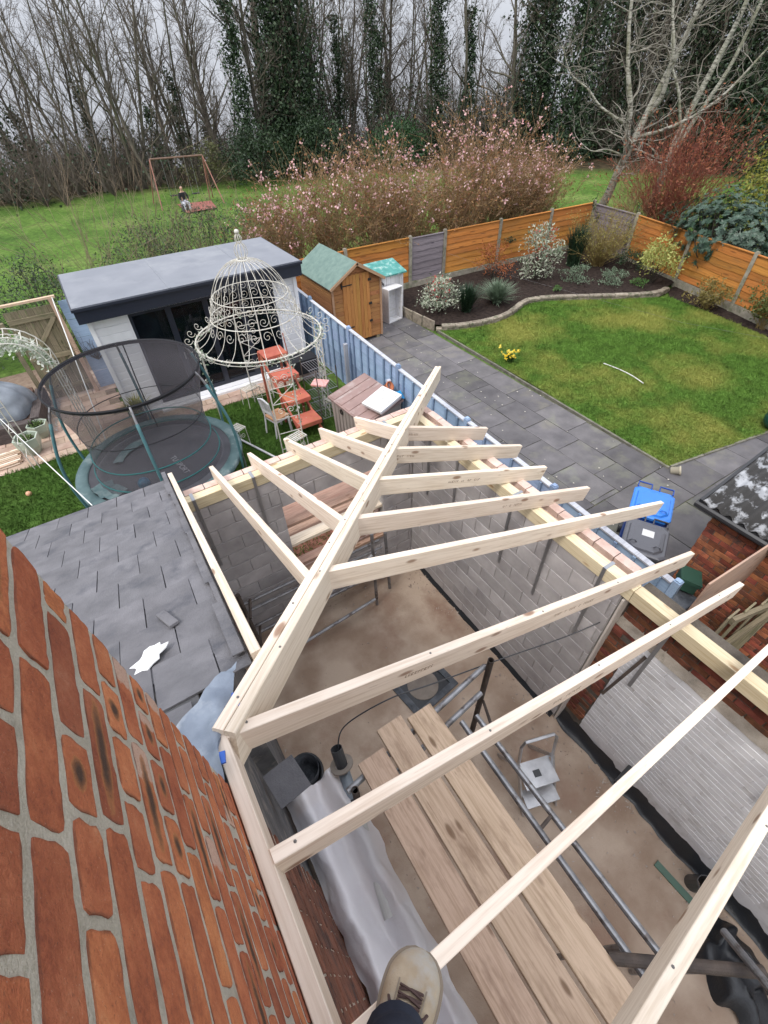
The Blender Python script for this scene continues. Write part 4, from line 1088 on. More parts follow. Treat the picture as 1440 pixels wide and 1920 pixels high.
def corr(u, v):
    y = 1.45 - u * 4.6; x = 5.36 + v * 3.0
    return (x, y, 2.24 + v * .62 + .026 * math.sin(u * 4.6 * 2 * math.pi / .075 * .5))
mb.grid(corr, 360, 6); rr = mb.obj('roof', corr_mat(), ob, smooth=True)
mo = rr.modifiers.new('thick', 'SOLIDIFY'); mo.thickness = .008
mb = MB(); mb.tube([(5.38, 1.5, 2.17), (5.38, -3.1, 2.15)], .05, 10); mb.obj('gutter', GUT, ob)
mb = MB(); mb.box((5.42, -3.1, 2.12), (5.5, 1.42, 2.2)); mb.obj('fascia', GUT, ob)
mb = MB(); mb.box((5.36, 1.44, 2.17), (8.3, 1.475, 2.27), Matrix.Translation((5.36, 0, 2.2)) @ Matrix.Rotation(-.203, 4, 'Y') @ Matrix.Translation((-5.36, 0, -2.2))); mb.obj('barge_board', GUT, ob)
# ------------------------------------------------------------------ wheelie bins
def bin_(loc, rz, body_c, lid_c, label, paper=False):
    t = thing('wheelie_bin', label, 'bin', loc, 'wheelie bins by the path')
    BM = flat('bin_body', body_c, .45, .5); LM = flat('bin_lid', lid_c, .38, .5)
    T = Matrix.Translation(loc) @ Matrix.Rotation(rz, 4, 'Z')
    mb = MB(T)
    w0, d0, w1, d1, h = .22, .24, .285, .34, .98
    def rr(w, d, z, c): return [(-w + c, -d, z), (w - c, -d, z), (w, -d + c, z), (w, d - c, z), (w - c, d, z), (-w + c, d, z), (-w, d - c, z), (-w, -d + c, z)]
    rings = [rr(w0, d0, .04, .05), rr(w1 * .95, d1 * .95, h - .12, .06), rr(w1, d1, h - .1, .06), rr(w1, d1, h, .06)]
    vs = sum(rings, []); fs = [tuple(range(7, -1, -1))]
    for i in range(3): fs += [(8 * i + k, 8 * i + (k + 1) % 8, 8 * i + 8 + (k + 1) % 8, 8 * i + 8 + k) for k in range(8)]
    fs.append(tuple(range(24, 32))); mb.add(vs, fs); mb.obj('body', BM, t)
    mb = MB(T); W, D = .30, .36
    lv = [rr(W, D, h + .002, .07), rr(W, D, h + .04, .07), rr(W * .93, D * .93, h + .055, .08), rr(W * .82, D * .84, h + .056, .1), rr(W * .78, D * .80, h + .085, .1), rr(W * .6, D * .6, h + .10, .1)]
    vs = sum(lv, []); fs = [tuple(range(7, -1, -1))]
    for i in range(5): fs += [(8 * i + k, 8 * i + (k + 1) % 8, 8 * i + 8 + (k + 1) % 8, 8 * i + 8 + k) for k in range(8)]
    fs.append(tuple(range(40, 48))); mb.add(vs, fs); lid = mb.obj('lid', LM, t)
    for s in (-1, 1):
        mb = MB(T); mb.tube([(s * .26, D - .02, h + .05), (s * .26, D + .1, h + .06), (s * .06, D + .1, h + .06), (s * .06, D - .02, h + .05)], .014, 6); mb.obj('handle', BM, t)
        mb = MB(T); mb.lathe([(.0001, -.025), (.1, -.025), (.1, .025), (.0001, .025)], 16, M=Matrix.Translation((s * .25, d0 + .06, .1)) @ Matrix.Rotation(math.pi / 2, 4, 'Y')); mb.obj('wheel', GUT, t)
    for s in (-1, 1):
        mb = MB(T); mb.tube([(s * .16 - .05, -.2, h + .092), (s * .16 - .02, -.2, h + .13), (s * .16 + .02, -.2, h + .13), (s * .16 + .05, -.2, h + .092)], .01, 6); mb.obj('lid_grip', LM, lid)
    if paper:
        mb = MB(T); mb.box((-.07, -.02, h + .101), (.09, .12, h + .104)); mb.obj('paper_label', flat('paper', (.6, .6, .6, 1), .8), lid)
bin_((6.30, 2.28, .012), R(-62), (.012, .055, .27, 1), (.035, .19, .62, 1), 'blue wheelie bin standing behind the fence near brick outbuilding')
bin_((5.58, 1.88, .012), R(-62), (.06, .06, .068, 1), (.095, .095, .108, 1), 'dark grey wheelie bin with paper note on lid beside blue bin', True)
# glazed pots, stone, lath and daffodils on the lawn
gp = thing('glazed_pot', 'dark green glazed pot at the near edge of the lawn', 'pot', (11.85, 2.75, 0))
mb = MB(); mb.lathe([(.0001, 0), (.16, 0), (.27, .14), (.29, .26), (.25, .38), (.22, .40), (.24, .43), (.20, .43), (.19, .36), (.0001, .33)], 24, (11.85, 2.75, .01)); mb.obj('pot', flat('green_glaze', (.012, .05, .04, 1), .25, .6), gp, smooth=True)
mb = MB(); mb.lathe([(.0001, .005), (.19, .005)], 20, (11.85, 2.75, .35)); mb.obj('soil', SOILC, gp)
mb = MB(Matrix.Translation((8.72, 3.05, .06)) @ Euler((1.2, .3, .4)).to_matrix().to_4x4()); mb.lathe([(.0001, -.09), (.075, -.09), (.085, .06), (.095, .06), (.095, .085), (.06, .09), (.0001, .08)], 18); o = mb.obj('fallen_pot', flat('cream_pot', (.45, .40, .30, 1), .7), smooth=True); tag(o, 'small cream pot tipped over at the corner of the lawn', 'pot')
mb = MB(); mb.tube(smooth_pts([Vector(p) for p in ((11.24, 6.88, .06), (11.3, 6.4, .06), (11.28, 6.0, .06), (11.18, 5.6, .06))]), .013, 6); o = mb.obj('white_hoop', flat('white_plastic', (.72, .70, .66, 1), .5), smooth=True); tag(o, 'bent white plastic stick lying on the lawn', 'stick')
# ------------------------------------------------------------------ shed
CEDAR = timber_mat('shed_cladding', (.36, .165, .065, 1), (.28, .12, .045, 1), (.14, .06, .03, 1), grain=1.6, rough=.75, var=.12)
DOORW = timber_mat('shed_door_timber', (.42, .20, .06, 1), (.33, .14, .04, 1), (.18, .08, .03, 1), grain=1.6, rough=.7, var=.08)
TRIMW = timber_mat('shed_trim', (.40, .25, .15, 1), (.30, .18, .1, 1), (.2, .1, .05, 1), rough=.8)
FELT = M_('green_roof_felt', (.115, .175, .155, 1), (.165, .235, .205, 1), 6, .9, .7, bscale=120, bdist=.004)
IRON = flat('black_iron', (.02, .018, .017, 1), .55, .4)
sh = thing('garden_shed', 'small orange brown timber shed with green felt apex roof', 'shed', (6.5, 13, 0))
X0, X1, Y0, Y1, EV, RG = 5.72, 7.33, 12.0, 14.05, 1.78, 2.26; XM = (X0 + X1) / 2
mb = MB(); mb.add([(X0 + .02, Y0 + .02, .08), (X1 - .02, Y0 + .02, .08), (X1 - .02, Y0 + .02, EV), (XM, Y0 + .02, RG - .03), (X0 + .02, Y0 + .02, EV),
                   (X0 + .02, Y1, .08), (X1 - .02, Y1, .08), (X1 - .02, Y1, EV), (XM, Y1, RG - .03), (X0 + .02, Y1, EV)],
                  [(0, 1, 2, 3, 4), (9, 8, 7, 6, 5), (0, 4, 9, 5), (1, 6, 7, 2), (0, 5, 6, 1), (4, 3, 8, 9), (3, 2, 7, 8)])
mb.obj('carcass', CEDAR, sh)
def sboard(a, b, z, h, nrm):   # shiplap board between plan points a, b with outward normal
    M, L = frame((a[0], a[1], z), (b[0], b[1], z))
    o = place('cladding_board', beam_mesh('cladding_board', L, .02, h, CEDAR, .004), sh, M @ Matrix.Translation((0, 0, h)))
    return o
z = .1
while z < EV - .02:
    h = min(.118, EV - z)
    sboard((X0 + .06, Y0 + .008), (6.07, Y0 + .008), z, h - .006, 0); sboard((6.93, Y0 + .008), (X1 - .06, Y0 + .008), z, h - .006, 0)
    sboard((X0 + .008, Y1), (X0 + .008, Y0 + .04), z, h - .006, 0); sboard((X1 - .008, Y0 + .04), (X1 - .008, Y1), z, h - .006, 0)
    z += .118
while z < RG - .12:
    w = (RG - z - .1) / (RG - EV) * (X1 - X0) / 2
    if z > 1.9: sboard((XM - w, Y0 + .008), (XM + w, Y0 + .008), z, .11, 0)
    z += .118
for x in (X0 + .03, X1 - .03): beam('corner_trim', (x, Y0 - .005, EV), (x, Y0 - .005, .09), .06, .03, TRIMW, sh, up=(0, 1, 0))
door = MB(); door.box((6.07, Y0 - .012, .12), (6.93, Y0 + .01, 1.95)); door = door.obj('door', DOORW, sh)
for k in range(8):
    x = 6.072 + k * .1072
    o = place('door_board', beam_mesh('door_board', 1.84, .103, .02, DOORW, .005), door, frame((x + .0535, Y0 - .012, .115), (x + .0535, Y0 - .012, 1.955), (0, -1, 0))[0] @ Matrix.Translation((0, 0, .0195)))
for z in (.55, 1.72):
    mb = MB(); mb.bar((6.02, Y0 - .036, z), (6.36, Y0 - .036, z), .01, .03); mb.box((6.02, Y0 - .05, z - .06), (6.05, Y0 - .02, z + .06)); mb.obj('hinge', IRON, door)
for z in (.6, 1.1, 1.75):
    mb = MB(); mb.box((6.88, Y0 - .05, z - .03), (6.98, Y0 - .02, z + .03)); mb.obj('latch', IRON, door)
ov = .09
for s in (-1, 1):
    xe = XM + s * ((X1 - X0) / 2 + ov); ze = EV - ov * (RG - EV) / ((X1 - X0) / 2)
    mb = MB(); mb.add([(XM, Y0 - .1, RG), (xe, Y0 - .1, ze), (xe, Y1 + .1, ze), (XM, Y1 + .1, RG), (XM, Y0 - .1, RG + .02), (xe, Y0 - .1, ze + .02), (xe, Y1 + .1, ze + .02), (XM, Y1 + .1, RG + .02)],
                      [(0, 1, 2, 3), (4, 7, 6, 5), (0, 4, 5, 1), (1, 5, 6, 2), (2, 6, 7, 3)])
    mb.obj('roof_slope', FELT, sh)
    beam('barge_board', (XM, Y0 - .11, RG + .012), (xe, Y0 - .11, ze + .012), .02, .075, TRIMW, sh)
    beam('barge_board', (XM, Y1 + .11, RG + .012), (xe, Y1 + .11, ze + .012), .02, .075, TRIMW, sh)
mb = MB()
for x in (X0 + .15, XM, X1 - .15): mb.box((x - .05, Y0, 0), (x + .05, Y1, .08))
mb.obj('bearer', T_OLD, sh)
# small white store with turquoise lid and white crate beside the shed
WPT = timber_mat('white_painted_timber', (.66, .65, .66, 1), (.56, .55, .56, 1), (.5, .48, .46, 1), rough=.6, dirt=(.45, .43, .36, 1))
TURQ = M_('turquoise_felt', (.05, .20, .18, 1), (.11, .33, .30, 1), 6, .8, .6, dirt=(.35, .45, .42, 1), dirtscale=6)
st = thing('garden_store', 'small white painted store with turquoise sloping lid beside the shed', 'store', (8.35, 13.4, 0))
mb = MB(); mb.box((7.82, 13.05, .03), (8.78, 13.7, 1.33)); mb.obj('body', WPT, st)
for k in range(6): beam('door_board', (7.85 + k * .16 + .075, 13.035, 1.28), (7.85 + k * .16 + .075, 13.035, .06), .15, .02, WPT, st, up=(0, -1, 0))
mb = MB(); mb.add([(7.76, 12.92, 1.33), (8.86, 12.92, 1.33), (8.86, 13.75, 1.52), (7.76, 13.75, 1.52), (7.76, 12.92, 1.37), (8.86, 12.92, 1.37), (8.86, 13.75, 1.56), (7.76, 13.75, 1.56)], [(3, 2, 1, 0), (4, 5, 6, 7), (0, 1, 5, 4), (1, 2, 6, 5), (2, 3, 7, 6), (3, 0, 4, 7)]); mb.obj('lid', TURQ, st)
mb = MB(); mb.tube([(7.98, 13.0, 1.2), (7.98, 12.97, 1.12), (8.02, 12.96, 1.08), (8.02, 12.98, 1.15)], .015, 6); mb.obj('hook', IRON, st)
cr = thing('white_crate', 'open white wooden crate standing on end in front of store', 'crate', (8.25, 12.85, 0))
T = Matrix.Translation((8.24, 12.83, .015)) @ Matrix.Rotation(R(10), 4, 'Z')
for lo, hi in (((-.3, -.16, 0), (.3, .16, .03)), ((-.3, -.16, 1.0), (.3, .16, 1.03)), ((-.3, -.16, .03), (-.27, .16, 1.0)), ((.27, -.16, .03), (.3, .16, 1.0)), ((-.27, .13, .03), (.27, .16, 1.0))):
    mb = MB(T); mb.box(lo, hi); mb.obj('panel', WPT, cr)
# ------------------------------------------------------------------ garden room
ANTH = flat('anthracite_trim', (.018, .022, .035, 1), .4, .5)
ROOFR = M_('grey_rubber_roof', (.165, .175, .20, 1), (.21, .22, .245, 1), 1.5, .55, .15, spec=.4, dirt=(.235, .245, .265, 1), dirtscale=.8)
CLAD = M_('white_cladding', (.74, .74, .76, 1), (.80, .80, .82, 1), 4, .5, .05, var=.03)
gr = thing('garden_room', 'white clad garden room with flat grey roof and dark bifold doors', 'garden room', (2.2, 12.8, 0))
GX0, GX1, GY0, GY1, GZ = -.18, 4.62, 11.72, 13.95, 2.42
DX0, DX1 = .62, 4.02
mb = MB()
mb.box((GX0, GY0 + .02, .06), (DX0, GY0 + .12, GZ)); mb.box((DX1, GY0 + .02, .06), (GX1, GY0 + .12, GZ)); mb.box((GX0, GY1 - .1, .06), (GX1, GY1, GZ))
mb.box((GX0, GY0 + .12, .06), (GX0 + .1, GY1 - .1, GZ)); mb.box((GX1 - .1, GY0 + .12, .06), (GX1, GY1 - .1, GZ)); mb.box((DX0, GY0 + .02, GZ - .1), (DX1, GY0 + .12, GZ))
mb.obj('wall', CLAD, gr)
cb = [beam_mesh('cladding_board', 1.0, .024, .168, CLAD, .006)]
z = .1; k = 0
while z < GZ - .05:
    h = min(.172, GZ - z) / .172
    for a, b in (((GX0 + .06, GY0 + .012), (DX0 - .05, GY0 + .012)), ((DX1 + .05, GY0 + .012), (GX1 - .06, GY0 + .012)), ((GX0 + .008, GY1), (GX0 + .008, GY0 + .06)), ((GX1 - .008, GY0 + .06), (GX1 - .008, GY1))):
        M, L = frame((a[0], a[1], z), (b[0], b[1], z))
        place('cladding_board', cb[0], gr, M @ Matrix.Diagonal((L, 1, h, 1)) @ Matrix.Translation((0, 0, .168)) @ Matrix.Rotation(.02, 4, 'X'))
    z += .172
for x in (GX0 + .02, GX1 - .02): beam('corner_trim', (x, GY0, GZ), (x, GY0, .06), .09, .04, CLAD, gr, up=(0, 1, 0))
mb = MB(); mb.box((-.34, 11.48, 2.40), (4.74, 14.08, 2.66)); mb.obj('fascia', ANTH, gr)
mb = MB(); mb.box((-.37, 11.44, 2.66), (4.77, 14.11, 2.715)); mb.obj('roof_edge', ANTH, gr)
mb = MB(); mb.box((-.34, 11.5, 2.715), (4.74, 14.08, 2.728)); roofo = mb.obj('roof', ROOFR, gr)
mb = MB(); mb.box((1.6, 11.5, 2.728), (1.66, 14.08, 2.733)); mb.box((3.45, 11.5, 2.728), (3.5, 14.08, 2.733)); mb.obj('roof_seam', ROOFR, roofo)
mb = MB(); mb.box((-.3, 11.52, 2.385), (4.7, 11.72, 2.40)); mb.obj('soffit', CLAD, gr)
mb = MB(); mb.box((GX0, 11.55, .0), (GX1, 12.0, .10)); mb.box((DX0 - .1, 11.42, .0), (DX1 + .1, 11.55, .07)); mb.obj('threshold', CLAD, gr)
# interior so the glass has something behind it
DARKI = flat('dark_interior', (.045, .05, .06, 1), .8)
mb = MB(); mb.box((GX0 + .1, GY0 + .3, .06), (GX1 - .1, GY1 - .1, .09)); mb.obj('room_floor', DARKI, gr)
mb = MB(); mb.box((GX0 + .1, GY1 - .14, .09), (GX1 - .1, GY1 - .1, GZ - .02)); mb.box((GX0 + .1, GY0 + .3, GZ - .06), (GX1 - .1, GY1 - .14, GZ - .02)); mb.obj('room_lining', DARKI, gr)
mb = MB(); mb.box((1.0, 12.9, .1), (2.4, 13.7, .5)); mb.box((1.0, 13.5, .5), (2.4, 13.75, .9)); mb.obj('sofa', flat('sofa_cloth', (.10, .13, .17, 1), .9), gr)
mb = MB(); mb.box((2.9, 12.7, .5), (3.7, 13.2, .54)); mb.box((2.95, 12.75, .1), (3.0, 12.8, .5)); mb.box((3.6, 12.75, .1), (3.65, 12.8, .5)); mb.obj('table', flat('table_wood', (.2, .1, .05, 1), .6), gr)
mb = MB(); mb.lathe([(.0001, 0), (.12, .02), (.16, .18), (.1, .3), (.0001, .32)], 14, (3.2, 12.9, .55)); mb.obj('lamp', flat('lamp_pink', (.6, .35, .3, 1), .6), gr, smooth=True)
def glass_mat():
    m, nt, n, l, p = newmat('door_glass')
    p.inputs['Base Color'].default_value = (.008, .012, .018, 1); p.inputs['Roughness'].default_value = .03; p.inputs['Specular IOR Level'].default_value = .6
    ts = n.new('ShaderNodeBsdfTransparent'); ts.inputs[0].default_value = (.42, .47, .5, 1); ms = n.new('ShaderNodeMixShader'); ms.inputs[0].default_value = .55
    l.new(p.outputs[0], ms.inputs[1]); l.new(ts.outputs[0], ms.inputs[2]); l.new(ms.outputs[0], n['Material Output'].inputs[0]); return m
GLASS = glass_mat()
nl = 4; w = (DX1 - DX0) / nl
for k in range(nl):
    a, b = DX0 + k * w, DX0 + (k + 1) * w
    mb = MB(); f_ = .065
    for lo, hi in (((a, GY0 + .03, .1), (a + f_, GY0 + .09, 2.32)), ((b - f_, GY0 + .03, .1), (b, GY0 + .09, 2.32)), ((a + f_, GY0 + .03, .1), (b - f_, GY0 + .09, .2)), ((a + f_, GY0 + .03, 2.25), (b - f_, GY0 + .09, 2.32))): mb.box(lo, hi)
    d = mb.obj('door', ANTH, gr)
    mb = MB(); mb.box((a + f_, GY0 + .055, .2), (b - f_, GY0 + .065, 2.25)); mb.obj('pane', GLASS, d)
    if k in (1, 3):
        mb = MB(); mb.box((a + .02, GY0 - .01, 1.05), (a + .045, GY0 + .03, 1.2)); mb.obj('handle', GALV, d)
# ------------------------------------------------------------------ gazebo of white wrought wire
WIRE = M_('cream_metal', (.50, .48, .42, 1), (.62, .60, .55, 1), 12, .5, .2, dirt=(.42, .36, .26, 1), dirtscale=9)
GC = Vector((2.72, 9.32, 0)); 
gz = thing('gazebo', 'cream wrought metal birdcage gazebo with domed top and scrolls', 'gazebo', GC)
prof = smooth_pts([Vector(p) for p in ((1.27, 2.2, 0), (1.06, 2.31, 0), (.90, 2.53, 0), (.80, 2.80, 0), (.72, 3.05, 0), (.56, 3.33, 0), (.33, 3.53, 0), (.10, 3.60, 0))], 5)
def P3(rad, q, z): return GC + Vector((rad * math.cos(q), rad * math.sin(q), z))
NR = 24
for k in range(NR):
    q = 2 * math.pi * k / NR
    mb = MB(); mb.tube([P3(p.x, q, p.y) for p in prof], .0058, 5); mb.obj('rib', WIRE, gz)
def ringo(rad, z, rr, nm='ring'):
    mb = MB(); mb.tube([P3(rad, 2 * math.pi * k / 48, z) for k in range(48)], rr, 6, closed=True); return mb.obj(nm, WIRE, gz)
ringo(1.27, 2.2, .016); ringo(1.27, 2.13, .008); ringo(.86, 2.62, .010); ringo(.72, 3.0, .009); ringo(.10, 3.60, .016)
def spiral(o, ax, ay, r0, turns, r1=.012, n=22, s=1):
    return [o + ax * ((r0 + (r1 - r0) * t / n) * math.cos(s * turns * 2 * math.pi * t / n)) + ay * ((r0 + (r1 - r0) * t / n) * math.sin(s * turns * 2 * math.pi * t / n)) for t in range(n + 1)]
# S-scroll bands and outer curls
for k in range(NR):
    q = 2 * math.pi * (k + .5) / NR; tg = Vector((-math.sin(q), math.cos(q), 0)); nr = Vector((math.cos(q), math.sin(q), 0))
    for pp_ in (spiral(P3(.77, q, 2.92), tg, ZU, .085, 1.4, s=1 if k % 2 else -1), spiral(P3(.83, q, 2.74), tg, ZU, .095, 1.4, s=-1 if k % 2 else 1), spiral(P3(.93, q, 2.50), tg * .9, (ZU - nr * .5).normalized(), .10, 1.4, s=1 if k % 2 else -1)):
        mb = MB(); mb.tube(pp_, .0046, 4); mb.obj('scroll', WIRE, gz)
    q2 = 2 * math.pi * k / NR; nr = Vector((math.cos(q2), math.sin(q2), 0))
    mb = MB(); mb.tube([P3(1.26, q2, 2.2)] + spiral(P3(1.39, q2, 2.27), nr * -1, ZU, .09, 1.3, s=-1), .006, 4); mb.obj('curl', WIRE, gz)
# finial
for c, rad, h in ((3.74, .12, .14), (3.94, .065, .075)):
    for k in range(10):
        q = 2 * math.pi * k / 10
        mb = MB(); mb.tube([P3(max(.01, rad * math.sin(math.pi * t / 8)), q, c - h * math.cos(math.pi * t / 8)) for t in range(9)], .0055, 4); mb.obj('finial_wire', WIRE, gz)
mb = MB(); mb.lathe([(.0001, -.045), (.032, -.03), (.045, 0), (.032, .03), (.0001, .045)], 12, (GC.x, GC.y, 4.05)); mb.obj('finial_ball', WIRE, gz, smooth=True)
# four legs: trellis panels with scrolls and a slatted seat stand outside
r = random.Random(12)
for li, q0 in enumerate((R(-97), R(-8), R(84), R(172))):
    dq = .2
    for s in (-1, 1): leg = MB(); leg.tube([P3(1.25, q0 + s * dq, 0), P3(1.25, q0 + s * dq, 2.2)], .014, 6); leg = leg.obj('leg', WIRE, gz)
    a, b = P3(1.25, q0 - dq, 0), P3(1.25, q0 + dq, 0); tg = (b - a).normalized(); mid = (a + b) / 2
    L1 = [[a + ZU * z, b + ZU * z] for z in (.15, .55, .9, 1.25, 1.6, 1.95)] + [[a + ZU * 1.25, b + ZU * 1.6], [b + ZU * 1.25, a + ZU * 1.6]]
    for pp_ in L1: mb = MB(); mb.tube(pp_, .008, 4); mb.obj('trellis_bar', WIRE, leg)
    for z in (.35, 1.07, 1.78):
        for pp_ in (spiral(mid + ZU * z - tg * .1, tg, ZU, .08, 1.4), spiral(mid + ZU * z + tg * .1, tg * -1, ZU, .08, 1.4), spiral(mid + ZU * (z - .12), tg, ZU, .06, 1.3)):
            mb = MB(); mb.tube(pp_, .0065, 4); mb.obj('trellis_scroll', WIRE, leg)
# slatted stands
def stand(c, rz, label):
    t = thing('plant_stand', label, 'plant stand', c, 'cream metal stands round the gazebo')
    T = Matrix.Translation(c) @ Matrix.Rotation(rz, 4, 'Z')
    mb = MB(T)
    for k in range(9): mb.box((-.2 + k * .047, -.14, .455), (-.2 + k * .047 + .026, .14, .463))
    for y in (-.14, 0, .128): mb.box((-.2, y, .44), (.205, y + .012, .454))
    mb.obj('slatted_top', WIRE, t)
    for x in (-.19, .19):
        for y in (-.13, .13): mb = MB(T); mb.tube([(x, y, .45), (x * 1.1, y * 1.1, 0)], .009, 5); mb.obj('leg', WIRE, t)
    mb = MB(T); mb.tube(spiral(Vector((-.05, -.135, .28)), Vector((1, 0, 0)), ZU, .07, 1.3), .006, 4); mb.tube(spiral(Vector((.08, -.135, .28)), Vector((-1, 0, 0)), ZU, .07, 1.3), .006, 4); mb.obj('scroll', WIRE, t)
stand((2.62, 7.98, .01), R(15), 'cream slatted stand at the gazebo leg nearest the new roof')
stand((4.05, 8.92, .01), R(20), 'cream slatted stand beside the blue fence and brown storage box')
stand((2.55, 10.55, .01), R(15), 'cream slatted stand at back of gazebo before the dark doors')
stand((1.62, 9.0, .01), R(25), 'cream slatted stand right beside the trampoline')
# artificial garland on the gazebo ring and legs
GAR = leaf_mat('garland_leaf', (.10, .16, .09, 1), (.30, .36, .26, 1), (.70, .70, .66, 1))
def leaf_quads(C, size, rs, asp=.5, up=0.0):
    n = len(C); d = rs.normal(size=(n, 3)); d[:, 2] += up; d /= np.linalg.norm(d, axis=1)[:, None]
    e = rs.normal(size=(n, 3)); e -= d * (d * e).sum(1)[:, None]; e /= np.linalg.norm(e, axis=1)[:, None]
    s = np.asarray(size)
    if s.ndim == 0: s = np.full(n, float(s))
    s = s * rs.uniform(.6, 1.3, n)
    V = np.stack([C, C + (d * .5 + e * asp * .5) * s[:, None], C + d * s[:, None], C + (d * .5 - e * asp * .5) * s[:, None]], 1)
    return V.reshape(-1, 3), np.arange(4 * n).reshape(-1, 4)
def leaves_obj(name, C, size, mat, parent, rs, asp=.5, up=0.0, kind=None):
    V, F = leaf_quads(np.asarray(C, float), size, rs, asp, up)
    loc = wloc(parent) if parent else Vector((0, 0, 0))
    me = np_mesh(name, V - np.array(loc), F); me.materials.append(mat)
    o = bpy.data.objects.new(name, me); link(o, parent, loc)
    if kind: o['kind'] = kind
    return o
rs = np.random.default_rng(3); C = []
for k in range(420):
    q = rs.uniform(0, 2 * np.pi); q = q if rs.random() < .5 else rs.choice([R(190), R(-30), R(-95)]) + rs.normal(0, .18)
    p = P3(1.27 + rs.normal(0, .03), q, 2.17 + rs.normal(0, .04)); C.append(p)
for q0 in (R(-97 + 11), R(-8), R(172 - 11)):
    for k in range(110): C.append(P3(1.25 + rs.normal(0, .03), q0 + rs.normal(0, .05), rs.uniform(.7, 2.1)))
g = leaves_obj('garland', C, .055, GAR, gz, rs, .6, kind='stuff')
# ------------------------------------------------------------------ trampoline
TC = Vector((.02, 8.38, 0))
tp = thing('trampoline', 'round trampoline with black safety net and green padded poles', 'trampoline', TC)
def C3(rad, q, z): return TC + Vector((rad * math.cos(q), rad * math.sin(q), z))
def net_mat():
    m, nt, n, l, p = newmat('safety_net')
    p.inputs['Base Color'].default_value = (.078, .072, .083, 1); p.inputs['Roughness'].default_value = .8
    ts = n.new('ShaderNodeBsdfTransparent'); ms = n.new('ShaderNodeMixShader'); ms.inputs[0].default_value = .44
    l.new(p.outputs[0], ms.inputs[1]); l.new(ts.outputs[0], ms.inputs[2]); l.new(ms.outputs[0], n['Material Output'].inputs[0]); return m
NET = net_mat(); MATM = M_('jump_mat', (.045, .045, .052, 1), (.07, .07, .08, 1), 3, .75, .15)
PADM = M_('teal_padding', (.055, .095, .10, 1), (.10, .155, .16, 1), 4, .6, .4, dirt=(.17, .21, .21, 1), dirtscale=3)
TEAL = flat('teal_sleeve', (.06, .15, .165, 1), .65); BLK = flat('black_webbing', (.02, .02, .024, 1), .8); TEALD = flat('dark_teal_webbing', (.015, .11, .11, 1), .7)
mb = MB(); mb.lathe([(.0001, .74), (1.32, .765)], 48, TC); mb.obj('jump_mat', MATM, tp)
mb = MB(); mb.lathe([(1.31, .775), (1.33, .80), (1.50, .80), (1.53, .775), (1.53, .72)], 48, TC); mb.obj('padding', PADM, tp, smooth=True)
mb = MB(); mb.tube([C3(1.5, 2 * math.pi * k / 48, .74) for k in range(48)], .024, 8, closed=True); mb.obj('frame_ring', STEEL, tp)
def torus_part(nm, rad, z, rr, mat, wob=0.0):
    mb = MB(); mb.tube([C3(rad, 2 * math.pi * k / 48, z + wob * math.sin(3 * 2 * math.pi * k / 48)) for k in range(48)], rr, 6, closed=True); return mb.obj(nm, mat, tp)
torus_part('top_ring', 1.24, 2.58, .015, BLK)
def netr(z):
    t = (z - .78) / (2.58 - .78); return 1.16 - .16 * math.sin(math.pi * min(t * 1.1, 1)) + .07 * t
npf = [(netr(.78 + 1.8 * k / 14), .78 + 1.8 * k / 14) for k in range(15)]; npf[-1] = (1.22, 2.58)
mb = MB(); mb.lathe(npf, 48, TC); mb.obj('net', NET, tp, smooth=True)
mb = MB(); mb.lathe([(1.243, 2.60), (1.233, 2.53)], 48, TC); mb.obj('net_sleeve', BLK, tp)
torus_part('webbing', netr(1.25) + .004, 1.25, .011, TEALD, .02); torus_part('webbing', netr(.9) + .004, .92, .011, TEALD, .02); torus_part('webbing', netr(1.75) + .004, 1.75, .008, BLK, .02)
mb = MB(); mb.tube([C3(netr(.78 + .2 * k) + .004, R(80), .78 + .2 * k) for k in range(10)], .012, 5); mb.obj('zip', BLK, tp)
for k, q in enumerate([R(a) for a in (25, 85, 145, 205, 265, 325)]):
    pts = [C3(1.5, q, .0), C3(1.55, q, .5), C3(1.60, q, 1.2), C3(1.55, q, 1.75), C3(1.36, q, 2.35), C3(1.24, q, 2.58)]
    mb = MB(); mb.tube(smooth_pts(pts, 4), .019, 8); po = mb.obj('pole', STEEL, tp)
    mb = MB(); mb.tube(smooth_pts(pts[1:5], 4), .025, 8); mb.obj('pole_sleeve', TEAL, po, smooth=True)
    mb = MB(); mb.tube([C3(1.5, q + .25, .72), C3(1.5, q + .25, .03), C3(1.5, q - .0, .03)], .018, 6); mb.obj('leg', STEEL, tp)
TXT = flat('mat_lettering', (.30, .30, .32, 1), .8)
tcv = bpy.data.curves.new('lettering', 'FONT'); tcv.body = 'TU SPORT'; tcv.size = .15; tcv.align_x = 'CENTER'; tcv.extrude = .0008
to = bpy.data.objects.new('lettering_tmp', tcv); COL.objects.link(to)
dg = bpy.context.evaluated_depsgraph_get(); tme = bpy.data.meshes.new_from_object(to.evaluated_get(dg)); COL.objects.unlink(to); bpy.data.objects.remove(to)
tme.materials.clear(); tme.materials.append(TXT)
place('lettering', tme, tp, Matrix.Translation((.22, 7.98, .772)) @ Matrix.Rotation(R(-80), 4, 'Z'))
mb = MB(); mb.grid(crumple(lambda u, v: C3(.95 + .35 * v, R(-140) - u * .5, .80 + .02), 10, 6, .05, 7, 3), 10, 6); mb.obj('folded_padding', PADM, tp, smooth=True)
mb = MB(); mb.grid(crumple(lambda u, v: C3(.72 + .18 * v, R(100) + u * 1.0, .79), 12, 5, .02, 7, 9), 14, 5); mb.obj('net_skirt', PADM, tp, smooth=True)
